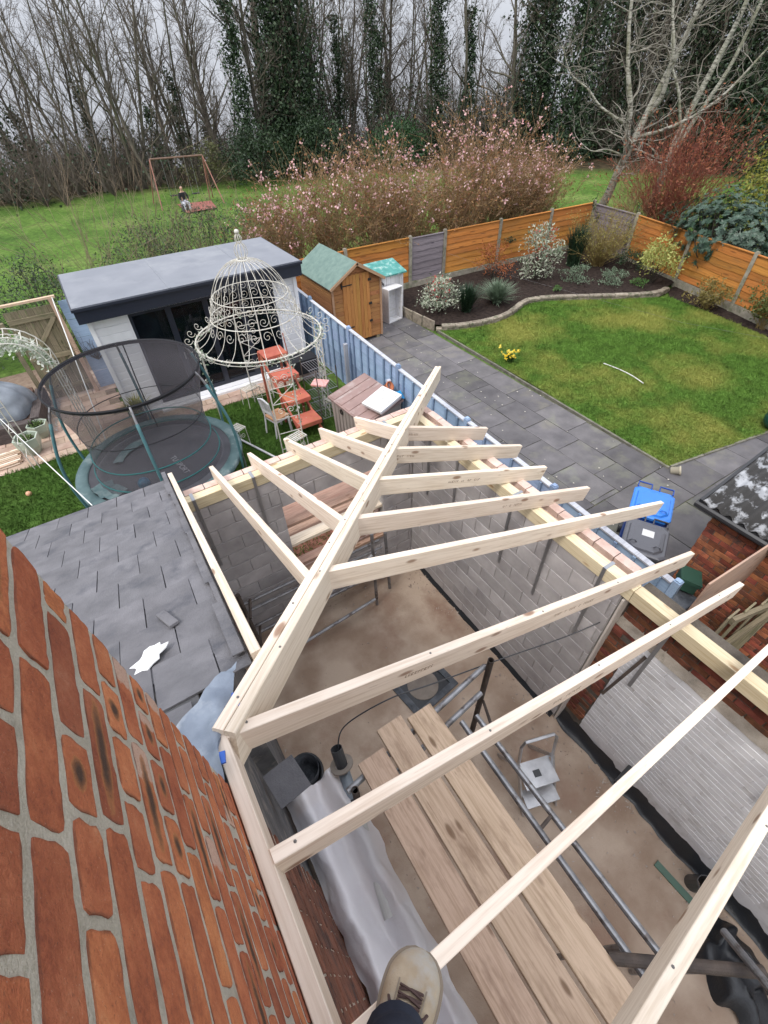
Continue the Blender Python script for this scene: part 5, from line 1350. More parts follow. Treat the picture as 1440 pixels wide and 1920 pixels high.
mb = MB(); mb.lathe([(.11 * math.sin(math.pi * k / 10) + .0001, -.11 * math.cos(math.pi * k / 10)) for k in range(11)], 16, (-.42, 7.65, .875)); o = mb.obj('ball', M_('blue_ball', (.015, .06, .12, 1), (.05, .2, .30, 1), 12, .4, .1), smooth=True); tag(o, 'small blue patterned ball resting on the trampoline mat', 'ball')
OB_ = flat('orange_ball', (.62, .33, .2, 1), .5)
for p, lab in (((-2.55, 9.85, .05), 'small orange ball on the dark lawn left of the trampoline'), ((2.15, 7.45, .05), 'small orange ball on the dark lawn beside the long lath')):
    mb = MB(); mb.lathe([(.055 * math.sin(math.pi * k / 8) + .0001, -.055 * math.cos(math.pi * k / 8)) for k in range(9)], 12, p); o = mb.obj('small_ball', OB_, smooth=True); tag(o, lab, 'ball')
o = beam('lath', (1.45, 9.9, .06), (2.45, 7.25, .06), .045, .03, WPT); tag(o, 'long pale lath lying across the dark lawn by gazebo', 'lath')
o = beam('lath', (1.55, 7.9, .05), (1.35, 7.1, .45), .03, .02, WPT); tag(o, 'short white lath propped between trampoline and far wall', 'lath')
# ------------------------------------------------------------------ under the gazebo
RED = M_('red_painted_wood', (.40, .10, .07, 1), (.50, .15, .10, 1), 6, .6, .3, var=.08, dirt=(.45, .16, .07, 1), dirtscale=2)
ts_ = thing('tiered_plant_stand', 'red painted wooden tiered plant stand inside the gazebo', 'plant stand', (3.3, 9.3, 0))
for k, (y, z) in enumerate(((10.15, 1.38), (9.6, 1.08), (9.1, .74), (8.62, .40))):
    beam('shelf', (3.17, y + .22, z), (3.17, y - .22, z), .56, .03, RED, ts_); beam('shelf_edge', (2.9, y - .225, z - .002), (3.44, y - .225, z - .002), .03, .1, RED, ts_)
for x in (2.92, 3.42):
    beam('side_rail', (x, 10.4, 1.36), (x, 8.35, .12), .04, .09, RED, ts_); beam('leg', (x, 10.32, 1.36), (x, 10.36, .0), .05, .05, RED, ts_); beam('leg', (x, 9.3, .72), (x, 9.3, .0), .05, .05, RED, ts_); beam('leg', (x, 8.45, .36), (x, 8.45, 0), .05, .05, RED, ts_)
ch = thing('white_chair', 'white painted chair with bare wooden seat under the gazebo', 'chair', (2.62, 9.05, 0))
T = Matrix.Translation((2.62, 9.02, .01)) @ Matrix.Rotation(R(-75), 4, 'Z')
SEATW = timber_mat('seat_timber', (.45, .24, .14, 1), (.36, .18, .1, 1), (.2, .1, .06, 1))
mb = MB(T); mb.box((-.2, -.2, .43), (.2, .2, .46)); mb.obj('seat', SEATW, ch)
mb = MB(T); mb.box((-.18, -.18, .36), (.18, .18, .43)); mb.obj('apron', WPT, ch)
for x in (-.18, .18):
    mb = MB(T); mb.bar((x, .17, .43), (x * 1.08, .2, 0), .04, .04); mb.obj('leg', WPT, ch)
    mb = MB(T); mb.tube([(x * 1.08, -.24, 0), (x, -.19, .45), (x, -.26, .92)], .02, 6); mb.obj('leg', WPT, ch)
mb = MB(T); mb.tube(smooth_pts([Vector(p) for p in ((-.18, -.25, .88), (-.09, -.27, .95), (0, -.275, .97), (.09, -.27, .95), (.18, -.25, .88))], 4), .022, 6); mb.bar((-.18, -.225, .62), (.18, -.225, .62), .02, .05); mb.obj('top_rail', WPT, ch)
for k in range(5): mb = MB(T); x = -.12 + k * .06; mb.bar((x, -.225, .64), (x, -.27, .94), .012, .025); mb.obj('spindle', WPT, ch)
rk = thing('wire_rack', 'dark metal rack of wire shelves beside the red plant stand', 'rack', (3.75, 8.9, 0))
for x in (3.52, 4.0):
    for y in (8.55, 9.35): mb = MB(); mb.tube([(x, y, .01), (x, y, 1.45)], .011, 6); mb.obj('upright', RUST, rk)
for z in (.25, .6, .95, 1.3):
    mb = MB()
    for k in range(9): mb.tube([(3.52 + k * .06, 8.55, z), (3.52 + k * .06, 9.35, z)], .004, 4)
    for y in (8.55, 8.95, 9.35): mb.tube([(3.52, y, z), (4.0, y, z)], .007, 4)
    mb.obj('wire_shelf', GALV, rk)
o = beam('folded_cloth', (3.6, 9.0, .99), (3.85, 8.75, .99), .28, .04, M_('patterned_cloth', (.75, .55, .55, 1), (.7, .25, .2, 1), 20, .8, .2)); tag(o, 'pink patterned folded packet lying on the wire rack', 'packet')
bb = thing('black_basket', 'black wire basket and pole standing by the white wall', 'basket', (4.1, 11.0, 0))
mb = MB(); mb.box((3.75, 10.75, .55), (4.55, 11.25, .62)); mb.box((3.75, 10.75, .25), (4.55, 10.78, .55)); mb.box((3.75, 11.22, .25), (4.55, 11.25, .55)); mb.obj('tray', BLK, bb)
for x in (3.8, 4.5):
    for y in (10.8, 11.2): mb = MB(); mb.tube([(x, y, 0), (x, y, .56)], .015, 6); mb.obj('leg', BLK, bb)
mb = MB(); mb.tube([(3.85, 11.0, .6), (3.80, 11.0, 1.35)], .013, 6); mb.obj('pole', RED, bb)
# storage box
SBX = M_('mauve_plastic', (.235, .155, .14, 1), (.31, .21, .19, 1), 3, .55, .15, dirt=(.38, .31, .29, 1), dirtscale=2); SBW = M_('taupe_plastic', (.27, .225, .205, 1), (.34, .29, .265, 1), 3, .55, .15)
sbx = thing('storage_box', 'mauve brown plastic garden storage box against the blue fence', 'storage box', (4.12, 7.5, 0))
T = Matrix.Translation((4.10, 7.5, 0)) @ Matrix.Rotation(R(4), 4, 'Z')
mb = MB(T); mb.add([(-.42, -.62, 0), (.42, -.62, 0), (.42, .62, 0), (-.42, .62, 0), (-.45, -.66, .98), (.45, -.66, 1.18), (.45, .66, 1.18), (-.45, .66, .98)], [(3, 2, 1, 0), (0, 1, 5, 4), (1, 2, 6, 5), (2, 3, 7, 6), (3, 0, 4, 7), (4, 5, 6, 7)]); mb.obj('body', SBW, sbx)
for k in range(9): mb = MB(T); y = -.56 + k * .14; mb.add([(-.434, y - .045, .06), (-.434, y + .045, .06), (-.466, y + .045, .95), (-.466, y - .045, .95), (-.45, y - .055, .06), (-.42, y + .055, .06), (-.45, y + .055, .95), (-.45, y - .055, .95)], [(0, 3, 2, 1), (0, 4, 7, 3), (1, 2, 6, 5)]); mb.obj('panel_rib', SBW, sbx)
mb = MB(T); mb.add([(-.50, -.70, .99), (.48, -.70, 1.20), (.48, .70, 1.20), (-.50, .70, .99), (-.50, -.70, 1.03), (.48, -.70, 1.25), (.48, .70, 1.25), (-.50, .70, 1.03)], [(3, 2, 1, 0), (0, 1, 5, 4), (1, 2, 6, 5), (2, 3, 7, 6), (3, 0, 4, 7), (4, 5, 6, 7)]); lid = mb.obj('lid', SBX, sbx)
for k in range(5): mb = MB(T); y = -.56 + k * .28; mb.bar((-.47, y, 1.043), (.46, y, 1.252), .19, .012, up=(-.21, 0, 1)); mb.obj('lid_panel', SBX, lid)
mb = MB(T); mb.lathe([(.03, 0), (.06, 0), (.06, .012), (.03, .012)], 14, M=Matrix.Translation((-.475, .2, .88)) @ Matrix.Rotation(-math.pi / 2, 4, 'Y')); mb.obj('hasp', IRON, sbx)
ins = thing('insulation_board', 'white foil faced insulation board with printed marks on the box', 'insulation', (4.15, 6.95, 1.2))
T = Matrix.Translation((4.2, 6.98, 1.28)) @ Euler((0, R(-11), R(14))).to_matrix().to_4x4()
mb = MB(T); mb.box((-.30, -.26, 0), (.32, .27, .05)); mb.obj('board', flat('foil_white', (.70, .68, .68, 1), .4), ins)
FP = flat('grey_print', (.30, .30, .27, 1), .7)
mb = MB(T); r = random.Random(6)
for k in range(9):
    x, y = -.22 + .2 * (k % 3), -.2 + .17 * (k // 3); mb.box((x, y, .0505), (x + .09, y + .018, .0515)); mb.box((x + .02, y + .03, .0505), (x + .06, y + .045, .0515))
mb.obj('print', FP, ins, kind='stuff')
mb = MB(T); mb.box((-.28, -.25, -.045), (.3, .25, -.005)); mb.obj('foam', flat('pink_foam', (.60, .45, .42, 1), .9), ins)
mb = MB(); mb.lathe([(.0001, 0), (.065, 0), (.09, .15), (.10, .15), (.10, .18), (.085, .18), (.06, .03), (.0001, .02)], 18, M=Matrix.Translation((4.50, 7.35, 1.28)) @ Euler((.9, .2, .3)).to_matrix().to_4x4()); o = mb.obj('terracotta_pot', M_('terracotta', (.38, .12, .055, 1), (.5, .19, .1, 1), 8, .85, .3), smooth=True); tag(o, 'terracotta pot tipped on its side on the storage box', 'pot')
mb = MB(); mb.grid(crumple(lambda u, v: (4.42 + .25 * u, 6.85 + .22 * v, 1.29 + .06 * math.sin(3 * u) * math.sin(3 * v)), 10, 10, .05, 9, 5), 10, 10); o = mb.obj('blue_bag', flat('bright_blue_bag', (.02, .24, .5, 1), .4), smooth=True); tag(o, 'bright blue plastic bag beside the white insulation board', 'bag')
for k, (p, c, lab) in enumerate((((3.45, 7.75, 0), (.5, .06, .06, 1), 'small red plastic toy at the foot of storage box'), ((3.55, 7.55, 0), (.45, .5, .45, 1), 'small pale plastic tub beside the storage box'))):
    mb = MB(); mb.lathe([(.0001, 0), (.09, 0), (.1, .12), (.06, .2), (.0001, .21)], 14, p); o = mb.obj('plastic_tub', flat('tub' + str(k), c, .5), smooth=True); tag(o, lab, 'tub')
# ------------------------------------------------------------------ left edge: arch, gate, pots, tarpaulin, sleepers
ar = thing('garden_arch', 'white metal rose arch with pale garland at the left edge', 'arch', (-1.7, 11, 0))
AX, AR_ = -1.70, .70
for y in (10.75, 11.25):
    for rad in (AR_, AR_ - .1):
        mb = MB(); mb.tube([(AX - rad, y, 0), (AX - rad, y, 1.1), (AX - rad, y, 2.0)] + [(AX - rad * math.cos(math.pi * t / 14), y, 2.0 + rad * 1.05 * math.sin(math.pi * t / 14)) for t in range(1, 14)] + [(AX + rad, y, 2.0), (AX + rad, y, 1.1), (AX + rad, y, 0)], .011, 6); mb.obj('hoop', WIRE, ar)
mb = MB()
for k in range(22):
    t = k / 21
    if t < .3: p = [(AX - rr, z) for rr, z in ((AR_, 2.0 * t / .3), (AR_ - .1, 2.0 * t / .3))]
    elif t > .7: p = [(AX + rr, 2.0 * (1 - t) / .3) for rr in (AR_, AR_ - .1)]
    else:
        a = math.pi * (t - .3) / .4; p = [(AX - rr * math.cos(a), 2.0 + rr * 1.05 * math.sin(a)) for rr in (AR_, AR_ - .1)]
    mb.tube([(p[0][0], 10.75, p[0][1]), (p[0][0], 11.25, p[0][1])], .007, 4); 
    for y in (10.75, 11.25): mb.tube([(p[0][0], y, p[0][1]), (p[1][0], y, p[1][1])], .006, 4)
mb.obj('rung', WIRE, ar)
rs = np.random.default_rng(8); C = []
for k in range(900):
    a = rs.uniform(.25, 1.0) * np.pi; C.append((AX - (AR_ - .12) * math.cos(a) + rs.normal(0, .04), 11.0 + rs.normal(0, .18), 1.95 + (AR_ - .12) * math.sin(a) + rs.normal(0, .05)))
leaves_obj('garland', C, .09, leaf_mat('pale_garland', (.20, .28, .16, 1), (.50, .54, .44, 1), (.72, .72, .68, 1)), ar, rs, .5, kind='stuff')
tg_ = thing('timber_gate', 'weathered green brown ledged gate in the far left corner', 'gate', (-1.2, 13.6, 0))
for k in range(7): beam('board', (-1.68 + k * .15, 13.62, 2.28), (-1.68 + k * .15, 13.62, .1), .143, .02, T_OLD, tg_, up=(0, -1, 0))
for z in (2.12, 1.2, .4): beam('ledge', (-1.74, 13.585, z), (-.73, 13.585, z), .03, .11, T_OLD, tg_)
beam('brace', (-1.66, 13.58, 1.22), (-.85, 13.58, 2.05), .03, .09, T_OLD, tg_); beam('brace', (-1.66, 13.58, .42), (-.85, 13.58, 1.12), .03, .09, T_OLD, tg_)
beam('gate_post', (-.66, 13.6, 2.42), (-.66, 13.6, 0), .1, .1, T_BOARD, tg_); beam('gate_post', (-1.83, 13.6, 2.1), (-1.83, 13.6, 0), .1, .1, T_OLD, tg_); beam('head_rail', (-1.9, 13.6, 2.46), (-.6, 13.6, 2.46), .09, .05, T_BOARD, tg_)
bp = thing('blue_trellis_panel', 'pale blue panel with bare climber beside the garden room', 'panel', (-.4, 13.7, 0))
for k in range(5): beam('board', (-.60, 13.66 - .0 * k, 2.3 - k * .45), (-.22, 13.66, 2.3 - k * .45), .02, .44, BLUEW, bp)
def twigs(root, n, L, rad, rs_, spread=1.0, segs=5, droop=0.0):
    S = []
    for k in range(n):
        p = np.array(root, float); d = rs_.normal(size=3) * spread; d[2] = abs(d[2]) + .8; d /= np.linalg.norm(d); l = L * rs_.uniform(.5, 1.1); rr = rad
        for s in range(segs):
            q = p + d * l / segs; r2 = rad * (1 - (s + 1) / segs * .8); S.append((*p, *q, rr, r2)); p, rr = q, r2
            d = d + rs_.normal(size=3) * .25; d[2] -= droop; d /= np.linalg.norm(d)
    return S
def segs_mesh(name, S, n=3, origin=(0, 0, 0)):
    S = np.asarray(S, float); p0, p1, r0, r1 = S[:, :3], S[:, 3:6], S[:, 6], S[:, 7]
    d = p1 - p0; L = np.linalg.norm(d, axis=1); d = d / np.maximum(L, 1e-9)[:, None]
    a = np.cross(d, np.where(np.abs(d[:, 2:3]) < .9, [[0, 0, 1.]], [[1., 0, 0]])); a /= np.linalg.norm(a, axis=1)[:, None]; b = np.cross(d, a)
    N = len(S); V = np.zeros((N, 2 * n, 3))
    for k in range(n):
        q = 2 * math.pi * k / n; o = a * math.cos(q) + b * math.sin(q)
        V[:, k] = p0 + o * r0[:, None]; V[:, n + k] = p1 + o * r1[:, None]
    F = []
    base = (np.arange(N) * 2 * n)[:, None]
    for k in range(n):
        l = (k + 1) % n; F.append(base + np.array([[k, l, n + l, n + k]]))
    return np_mesh(name, V.reshape(-1, 3) - np.array(origin, float), np.concatenate(F), n > 3)
def segs_obj(name, S, mat, parent=None, n=3, kind=None):
    loc = wloc(parent) if parent else Vector((0, 0, 0))
    me = segs_mesh(name, S, n, tuple(loc)); me.materials.append(mat)
    o = bpy.data.objects.new(name, me); link(o, parent, loc)
    if kind: o['kind'] = kind
    return o
BARKD = M_('dark_twig_bark', (.035, .03, .024, 1), (.085, .072, .055, 1), 6, .9, .3, var=.1)
segs_obj('climber', twigs((-.35, 13.6, .8), 40, 1.4, .006, np.random.default_rng(4), 1.0), BARKD, bp)
PLG = M_('glazed_celadon', (.30, .35, .28, 1), (.40, .45, .37, 1), 4, .35, .1, spec=.5)
for (p, s, lab) in (((-2.35, 11.45, .01), 1.0, 'pale green hexagonal planter standing nearer the lawn'), ((-2.12, 12.05, .01), .85, 'pale green hexagonal planter standing nearer the dark sleepers')):
    t = thing('hexagonal_planter', lab, 'planter', p, 'pale green planters on the patio')
    mb = MB(); mb.lathe([(.0001, 0), (.15 * s, 0), (.25 * s, .22 * s), (.27 * s, .42 * s), (.235 * s, .42 * s), (.22 * s, .32 * s)], 6, p, ph=.3); mb.obj('pot', PLG, t)
    mb = MB(); mb.lathe([(.0001, .33 * s), (.222 * s, .33 * s)], 6, p, ph=.3); mb.obj('soil', SOILC, t)
    leaves_obj('plant', np.array(p) + np.random.default_rng(2).normal(0, .06, (90, 3)) * [1, 1, .4] + [0, 0, .38 * s], .09, leaf_mat('weed_leaf', (.06, .12, .03, 1), (.14, .2, .06, 1)), t, np.random.default_rng(5), .3, 1.0, kind='stuff')
SLP = M_('dark_sleeper', (.05, .04, .038, 1), (.11, .09, .085, 1), 5, .85, .6, stretch=(1, 6, 6))
sp = thing('sleeper_bed', 'raised bed edged with dark timber sleepers at far left', 'raised bed', (-2.4, 12.9, 0))
beam('sleeper', (-1.90, 13.75, .42), (-2.12, 12.25, .42), .2, .22, SLP, sp); beam('sleeper', (-1.92, 13.75, .2), (-2.14, 12.25, .2), .2, .2, SLP, sp); beam('sleeper', (-2.2, 12.2, .4), (-3.6, 12.35, .4), .2, .22, SLP, sp); beam('sleeper', (-2.2, 12.2, .18), (-3.6, 12.35, .18), .2, .18, SLP, sp)
mb = MB(); mb.box((-4.2, 12.4, 0), (-2.1, 14.2, .3)); mb.obj('bark_mulch', M_('bark_mulch', (.06, .035, .025, 1), (.14, .08, .06, 1), 14, .95, 1, bscale=30, bdist=.03), sp)
TARP = M_('grey_tarpaulin', (.15, .17, .20, 1), (.25, .275, .31, 1), 3, .5, .3)
def tarp(u, v):
    q = 2 * math.pi * u; rr = .62 * (1 - v ** 2.2) + .03; rr *= 1 + .10 * math.sin(5 * q) * (1 - v) + .05 * math.sin(11 * q + 1)
    return (-2.78 + rr * 1.15 * math.cos(q), 13.15 + rr * .95 * math.sin(q), .3 + .85 * v ** .75)
mb = MB(); mb.grid(crumple(tarp, 40, 16, .06, 4, 6), 44, 16); o = mb.obj('covered_barbecue', TARP, smooth=True); tag(o, 'bulky thing under a creased grey tarpaulin at left edge', 'tarpaulin')
wp = thing('slat_pile', 'pile of pale timber slats stacked at the left edge', 'slat pile', (-3.0, 11.35, 0))
r = random.Random(41)
for k in range(16): beam('slat', (-3.6 + r.uniform(-.05, .05), 11.08 + (k % 8) * .075, .06 + .04 * (k // 8)), (-2.62 + r.uniform(-.06, .04), 11.14 + (k % 8) * .075, .06 + .04 * (k // 8)), .045, .03, T_BOARD if k % 3 else T_NEW, wp)
GRAV = MB(); r = random.Random(43)
for k in range(500):
    y = r.uniform(12.1, 13.8); x = -1.78 - (13.75 - y) * .147 + r.uniform(0, .2); s = r.uniform(.012, .03)
    q = [Vector((r.uniform(-1, 1), r.uniform(-1, 1), r.uniform(0, 1))) * s + Vector((x, y, .02)) for _ in range(4)]; GRAV.add(q, [(0, 1, 2), (0, 2, 3), (0, 3, 1), (1, 3, 2)])
o = GRAV.obj('gravel', M_('pale_gravel', (.3, .28, .26, 1), (.5, .48, .45, 1), 5, .9, .3)); tag(o, 'strip of pale gravel beside the dark sleepers', 'gravel', kind='stuff')
LINE = flat('white_line', (.72, .72, .70, 1), .6)
mb = MB(); mb.tube([(-0.84, 4.88, 2.76), (-1.46, 7.05, 2.45), (-2.08, 9.21, 2.20)], .006, 5); o = mb.obj('washing_line', LINE); tag(o, 'thin white washing line from slate roof to the arch', 'washing line')
mb = MB(); mb.tube([(-.66, 13.6, 2.45), (-.75, 12.0, 1.5), (-.9, 10.9, .05)], .012, 5); o = mb.obj('guy_rope', LINE); tag(o, 'thin pale rope hanging from gate head to patio', 'rope')
mb = MB(); mb.tube([(10.0, 14.6, 1.75), (10.6, 10.0, 1.6), (11.6, 5.5, 1.55), (12.6, 2.2, 1.7)], .0016, 4); o = mb.obj('garden_wire', STEEL); tag(o, 'fine pale wire stretched high across the right hand lawn', 'wire')
# ------------------------------------------------------------------ swing in the field and the child near it
SW_ = M_('flaking_red_paint', (.24, .10, .08, 1), (.36, .18, .14, 1), 9, .7, .4)
sw = thing('swing_frame', 'red painted metal swing frame standing in the grass field', 'swing', (7.7, 35.5, 0))
L_, R_ = Vector((6.25, 35.5, 2.3)), Vector((9.15, 34.9, 2.3))
mb = MB(); mb.tube([L_, R_], .05, 8); mb.obj('top_bar', M_('rusty_bar', (.12, .07, .05, 1), (.2, .13, .1, 1), 6, .8, .3), sw)
for e, sx in ((L_, -1), (R_, 1)):
    for dx, dy in ((.35, 1.15), (.35, -1.15), (-.05 * sx, .45)):
        mb = MB(); mb.tube([e, e + Vector((dx * sx, dy, -2.3))], .032, 8); mb.obj('leg', SW_, sw)
for t in (.27, .70):
    p = L_.lerp(R_, t)
    for s in (-.2, .2): mb = MB(); mb.tube([p + Vector((s, 0, 0)), p + Vector((s, .05, -1.8))], .012, 4); mb.obj('chain', GALV, sw)
    mb = MB(); mb.box((p.x - .23, p.y - .08, .46), (p.x + .23, p.y + .16, .5)); mb.obj('seat', BLK, sw)
sheet('swing_mat', [(6.9, 32.5), (8.7, 32.7), (9.0, 34.8), (7.0, 35.2)], .06, M_('red_rubber_matting', (.22, .075, .06, 1), (.31, .12, .10, 1), 3, .9, .4))
def skin_body(name, J, E, mat, parent, lvl=2, root=0):
    me = bpy.data.meshes.new(name); me.from_pydata([j[:3] for j in J], E, []); me.update()
    o = bpy.data.objects.new(name, me); COL.objects.link(o)
    o.modifiers.new('skin', 'SKIN')
    for i, j in enumerate(J):
        rr = j[3]; me.skin_vertices[0].data[i].radius = (rr, rr) if not isinstance(rr, tuple) else rr
    me.skin_vertices[0].data[root].use_root = True
    s = o.modifiers.new('sub', 'SUBSURF'); s.levels = lvl; s.render_levels = lvl
    dg = bpy.context.evaluated_depsgraph_get(); m2 = bpy.data.meshes.new_from_object(o.evaluated_get(dg))
    COL.objects.unlink(o); bpy.data.objects.remove(o)
    m2.polygons.foreach_set('use_smooth', [True] * len(m2.polygons)); m2.materials.clear(); m2.materials.append(mat)
    loc = wloc(parent) if parent else Vector((0, 0, 0))
    m2.transform(Matrix.Translation(-loc))
    o = bpy.data.objects.new(name, m2); link(o, parent, loc); return o
PX = Vector((7.05, 33.2, .0))
pn = thing('person', 'small child in black top and pale grey trousers seated near swing', 'person', PX)
SKIN = flat('skin', (.5, .3, .22, 1), .6); BTOP = flat('black_top', (.012, .012, .015, 1), .85); GTR = M_('grey_patterned_trousers', (.25, .25, .28, 1), (.5, .5, .55, 1), 25, .85, .1)
def q_(x, y, z, r): return (PX.x + x, PX.y + y, PX.z + z, r)
# low rocking block the child sits on
mb = MB(); mb.box((PX.x - .22, PX.y - .18, .0), (PX.x + .22, PX.y + .2, .34)); o = mb.obj('seat_block', flat('dark_block', (.06, .06, .07, 1), .8)); tag(o, 'low dark block on red matting under the seated child', 'seat')
skin_body('body', [q_(0, 0, .44, .14), q_(0, .02, .66, .13), q_(0, .0, .88, .14), q_(0, -.02, 1.0, .05), q_(0, -.03, 1.12, .095), q_(0, -.04, 1.22, .085),
                   q_(-.17, -.02, .88, .06), q_(-.24, -.1, .68, .045), q_(-.14, -.26, .58, .036), q_(.17, -.02, .88, .06), q_(.24, -.1, .68, .045), q_(.14, -.26, .58, .036),
                   q_(-.1, -.05, .44, .085), q_(-.13, -.4, .46, .068), q_(-.13, -.46, .1, .045), q_(-.13, -.6, .06, .04), q_(.1, -.05, .44, .085), q_(.13, -.4, .46, .068), q_(.13, -.46, .1, .045), q_(.13, -.6, .06, .04)],
          [(0, 1), (1, 2), (2, 3), (3, 4), (4, 5), (2, 6), (6, 7), (7, 8), (2, 9), (9, 10), (10, 11), (0, 12), (12, 13), (13, 14), (14, 15), (0, 16), (16, 17), (17, 18), (18, 19)], SKIN, pn)
skin_body('jumper', [q_(0, .01, .50, .155), q_(0, .02, .66, .148), q_(0, 0, .88, .155), q_(0, -.02, .95, .07), q_(-.17, -.02, .88, .075), q_(-.245, -.1, .68, .06), q_(-.15, -.24, .59, .048), q_(.17, -.02, .88, .075), q_(.245, -.1, .68, .06), q_(.15, -.24, .59, .048)],
          [(0, 1), (1, 2), (2, 3), (2, 4), (4, 5), (5, 6), (2, 7), (7, 8), (8, 9)], BTOP, pn)
skin_body('trousers', [q_(0, 0, .44, .155), q_(-.1, -.05, .44, .1), q_(-.13, -.4, .46, .083), q_(-.13, -.46, .14, .06), q_(.1, -.05, .44, .1), q_(.13, -.4, .46, .083), q_(.13, -.46, .14, .06)], [(0, 1), (1, 2), (2, 3), (0, 4), (4, 5), (5, 6)], GTR, pn)
skin_body('hair', [q_(0, .02, 1.0, .06), q_(0, .03, 1.15, .1), q_(0, 0, 1.23, .1)], [(0, 1), (1, 2)], BTOP, pn)
# ------------------------------------------------------------------ the photographer's foot on the rafter
ft = thing('person', 'foot in a worn tan lace-up shoe and dark trousers on a rafter', 'person', (-.0, -.2, 4.3))
SUEDE = M_('tan_suede', (.30, .23, .155, 1), (.44, .36, .26, 1), 14, .95, .5, bscale=200, bdist=.003, dirt=(.36, .33, .29, 1), dirtscale=9)
SOLE = flat('gum_sole', (.22, .175, .13, 1), .8); LACE = flat('brown_lace', (.07, .04, .035, 1), .85); NAVY = M_('navy_trousers', (.012, .014, .024, 1), (.026, .03, .045, 1), 12, .9, .3)
FT = Matrix.Translation((-.165, -.155, 4.425)) @ Matrix.Rotation(R(-53), 4, 'Z') @ Matrix.Rotation(R(-17), 4, 'X') @ Matrix.Diagonal((1.3, 1.06, 1.15, 1))   # local +y points to the toe
def shoe_outline(t):      # t 0 heel .. 1 toe: half-widths left and right
    w = .034 + .020 * math.sin(min(t * 1.15, 1) * math.pi * .62) - .004 * math.sin(t * 7)
    if t > .78: w *= math.sqrt(max(0, 1 - ((t - .78) / .225) ** 2)) * .97 + .03
    if t < .15: w *= .55 + .45 * math.sqrt(max(0, 1 - ((.15 - t) / .152) ** 2))
    return w
Ls = .295
def upper(u, v):
    t = u; w = shoe_outline(t); q = math.pi * (v * 1.0)
    htop = .048 + .008 * math.sin(t * 3.1) + (.075 * max(0, (.62 - t) / .62) ** 1.1)
    if t > .8: htop *= math.sqrt(max(0, 1 - ((t - .8) / .21) ** 2)) * .85 + .15
    off = .012 * (t - .3)
    return Vector((math.cos(q) * w + off, Ls * t, .0 + htop * math.sin(q) ** .75))
mb = MB(FT); mb.grid(upper, 34, 20); mb.obj('shoe_upper', SUEDE, ft, smooth=True)
mb = MB(FT); out = []
n = 30
for k in range(n + 1): t = k / n; out.append((shoe_outline(t) + .006 + .012 * (t - .3), Ls * (t * 1.02 - .01)))
for k in range(n, -1, -1): t = k / n; out.append((-shoe_outline(t) - .006 + .012 * (t - .3), Ls * (t * 1.02 - .01)))
mb.prism(out[:-1], -.022, .010); mb.obj('sole', SOLE, ft)
mb = MB(FT); mb.tube([upper(.985 - .0 * k, .0) for k in range(1)] + [Vector((shoe_outline(.72) * s, Ls * .72, .03)) for s in ()] or [upper(.9, .02), upper(.86, .2), upper(.84, .35), upper(.835, .5), upper(.84, .65), upper(.86, .8), upper(.9, .98)], .0022, 5); mb.obj('toe_seam', SOLE, ft)
mb = MB(FT)
for k in range(5):
    t = .66 - k * .055
    a, b = upper(t, .36), upper(t - .03, .64); c, d = upper(t, .64), upper(t - .03, .36); m1, m2 = upper(t - .012, .5), upper(t - .018, .5)
    up_ = Vector((0, 0, .004))
    mb.tube([a + up_, m1 + up_ * 2, b + up_], .0034, 5); mb.tube([c + up_, m2 + up_ * 2.6, d + up_], .0034, 5)
for s in (.3, .7): mb.tube([upper(.52, .5) + Vector((0, 0, .012)), upper(.45, s) + Vector((0, 0, .014)), upper(.56, s - .06 if s < .5 else s + .06) + Vector((0, 0, .006)), upper(.50, s) + Vector((0, 0, .01))], .0034, 5)
mb.obj('lace', LACE, ft)
mb = MB(FT)
for s in (.33, .67): mb.tube([upper(.70 - .05 * k, s) + Vector((0, 0, .0015)) for k in range(7)], .002, 4)
mb.obj('eyelet_edge', SOLE, ft)
ank = FT @ Vector((0, .055, .085))
lg = MB()
leg_pts = [ank + Vector((0.03, .035, -.02)), ank + Vector((.01, .0, .05)), ank + Vector((-.01, -.06, .16)), ank + Vector((-.015, -.12, .32)), ank + Vector((-.02, -.16, .46))]
for i, p in enumerate(leg_pts): pass
lg.tube(smooth_pts(leg_pts, 5), [.068 + .006 * math.sin(k * 1.9) + .0015 * k for k in range(21)], 18)
lo = lg.obj('trouser_leg', NAVY, ft, smooth=True)
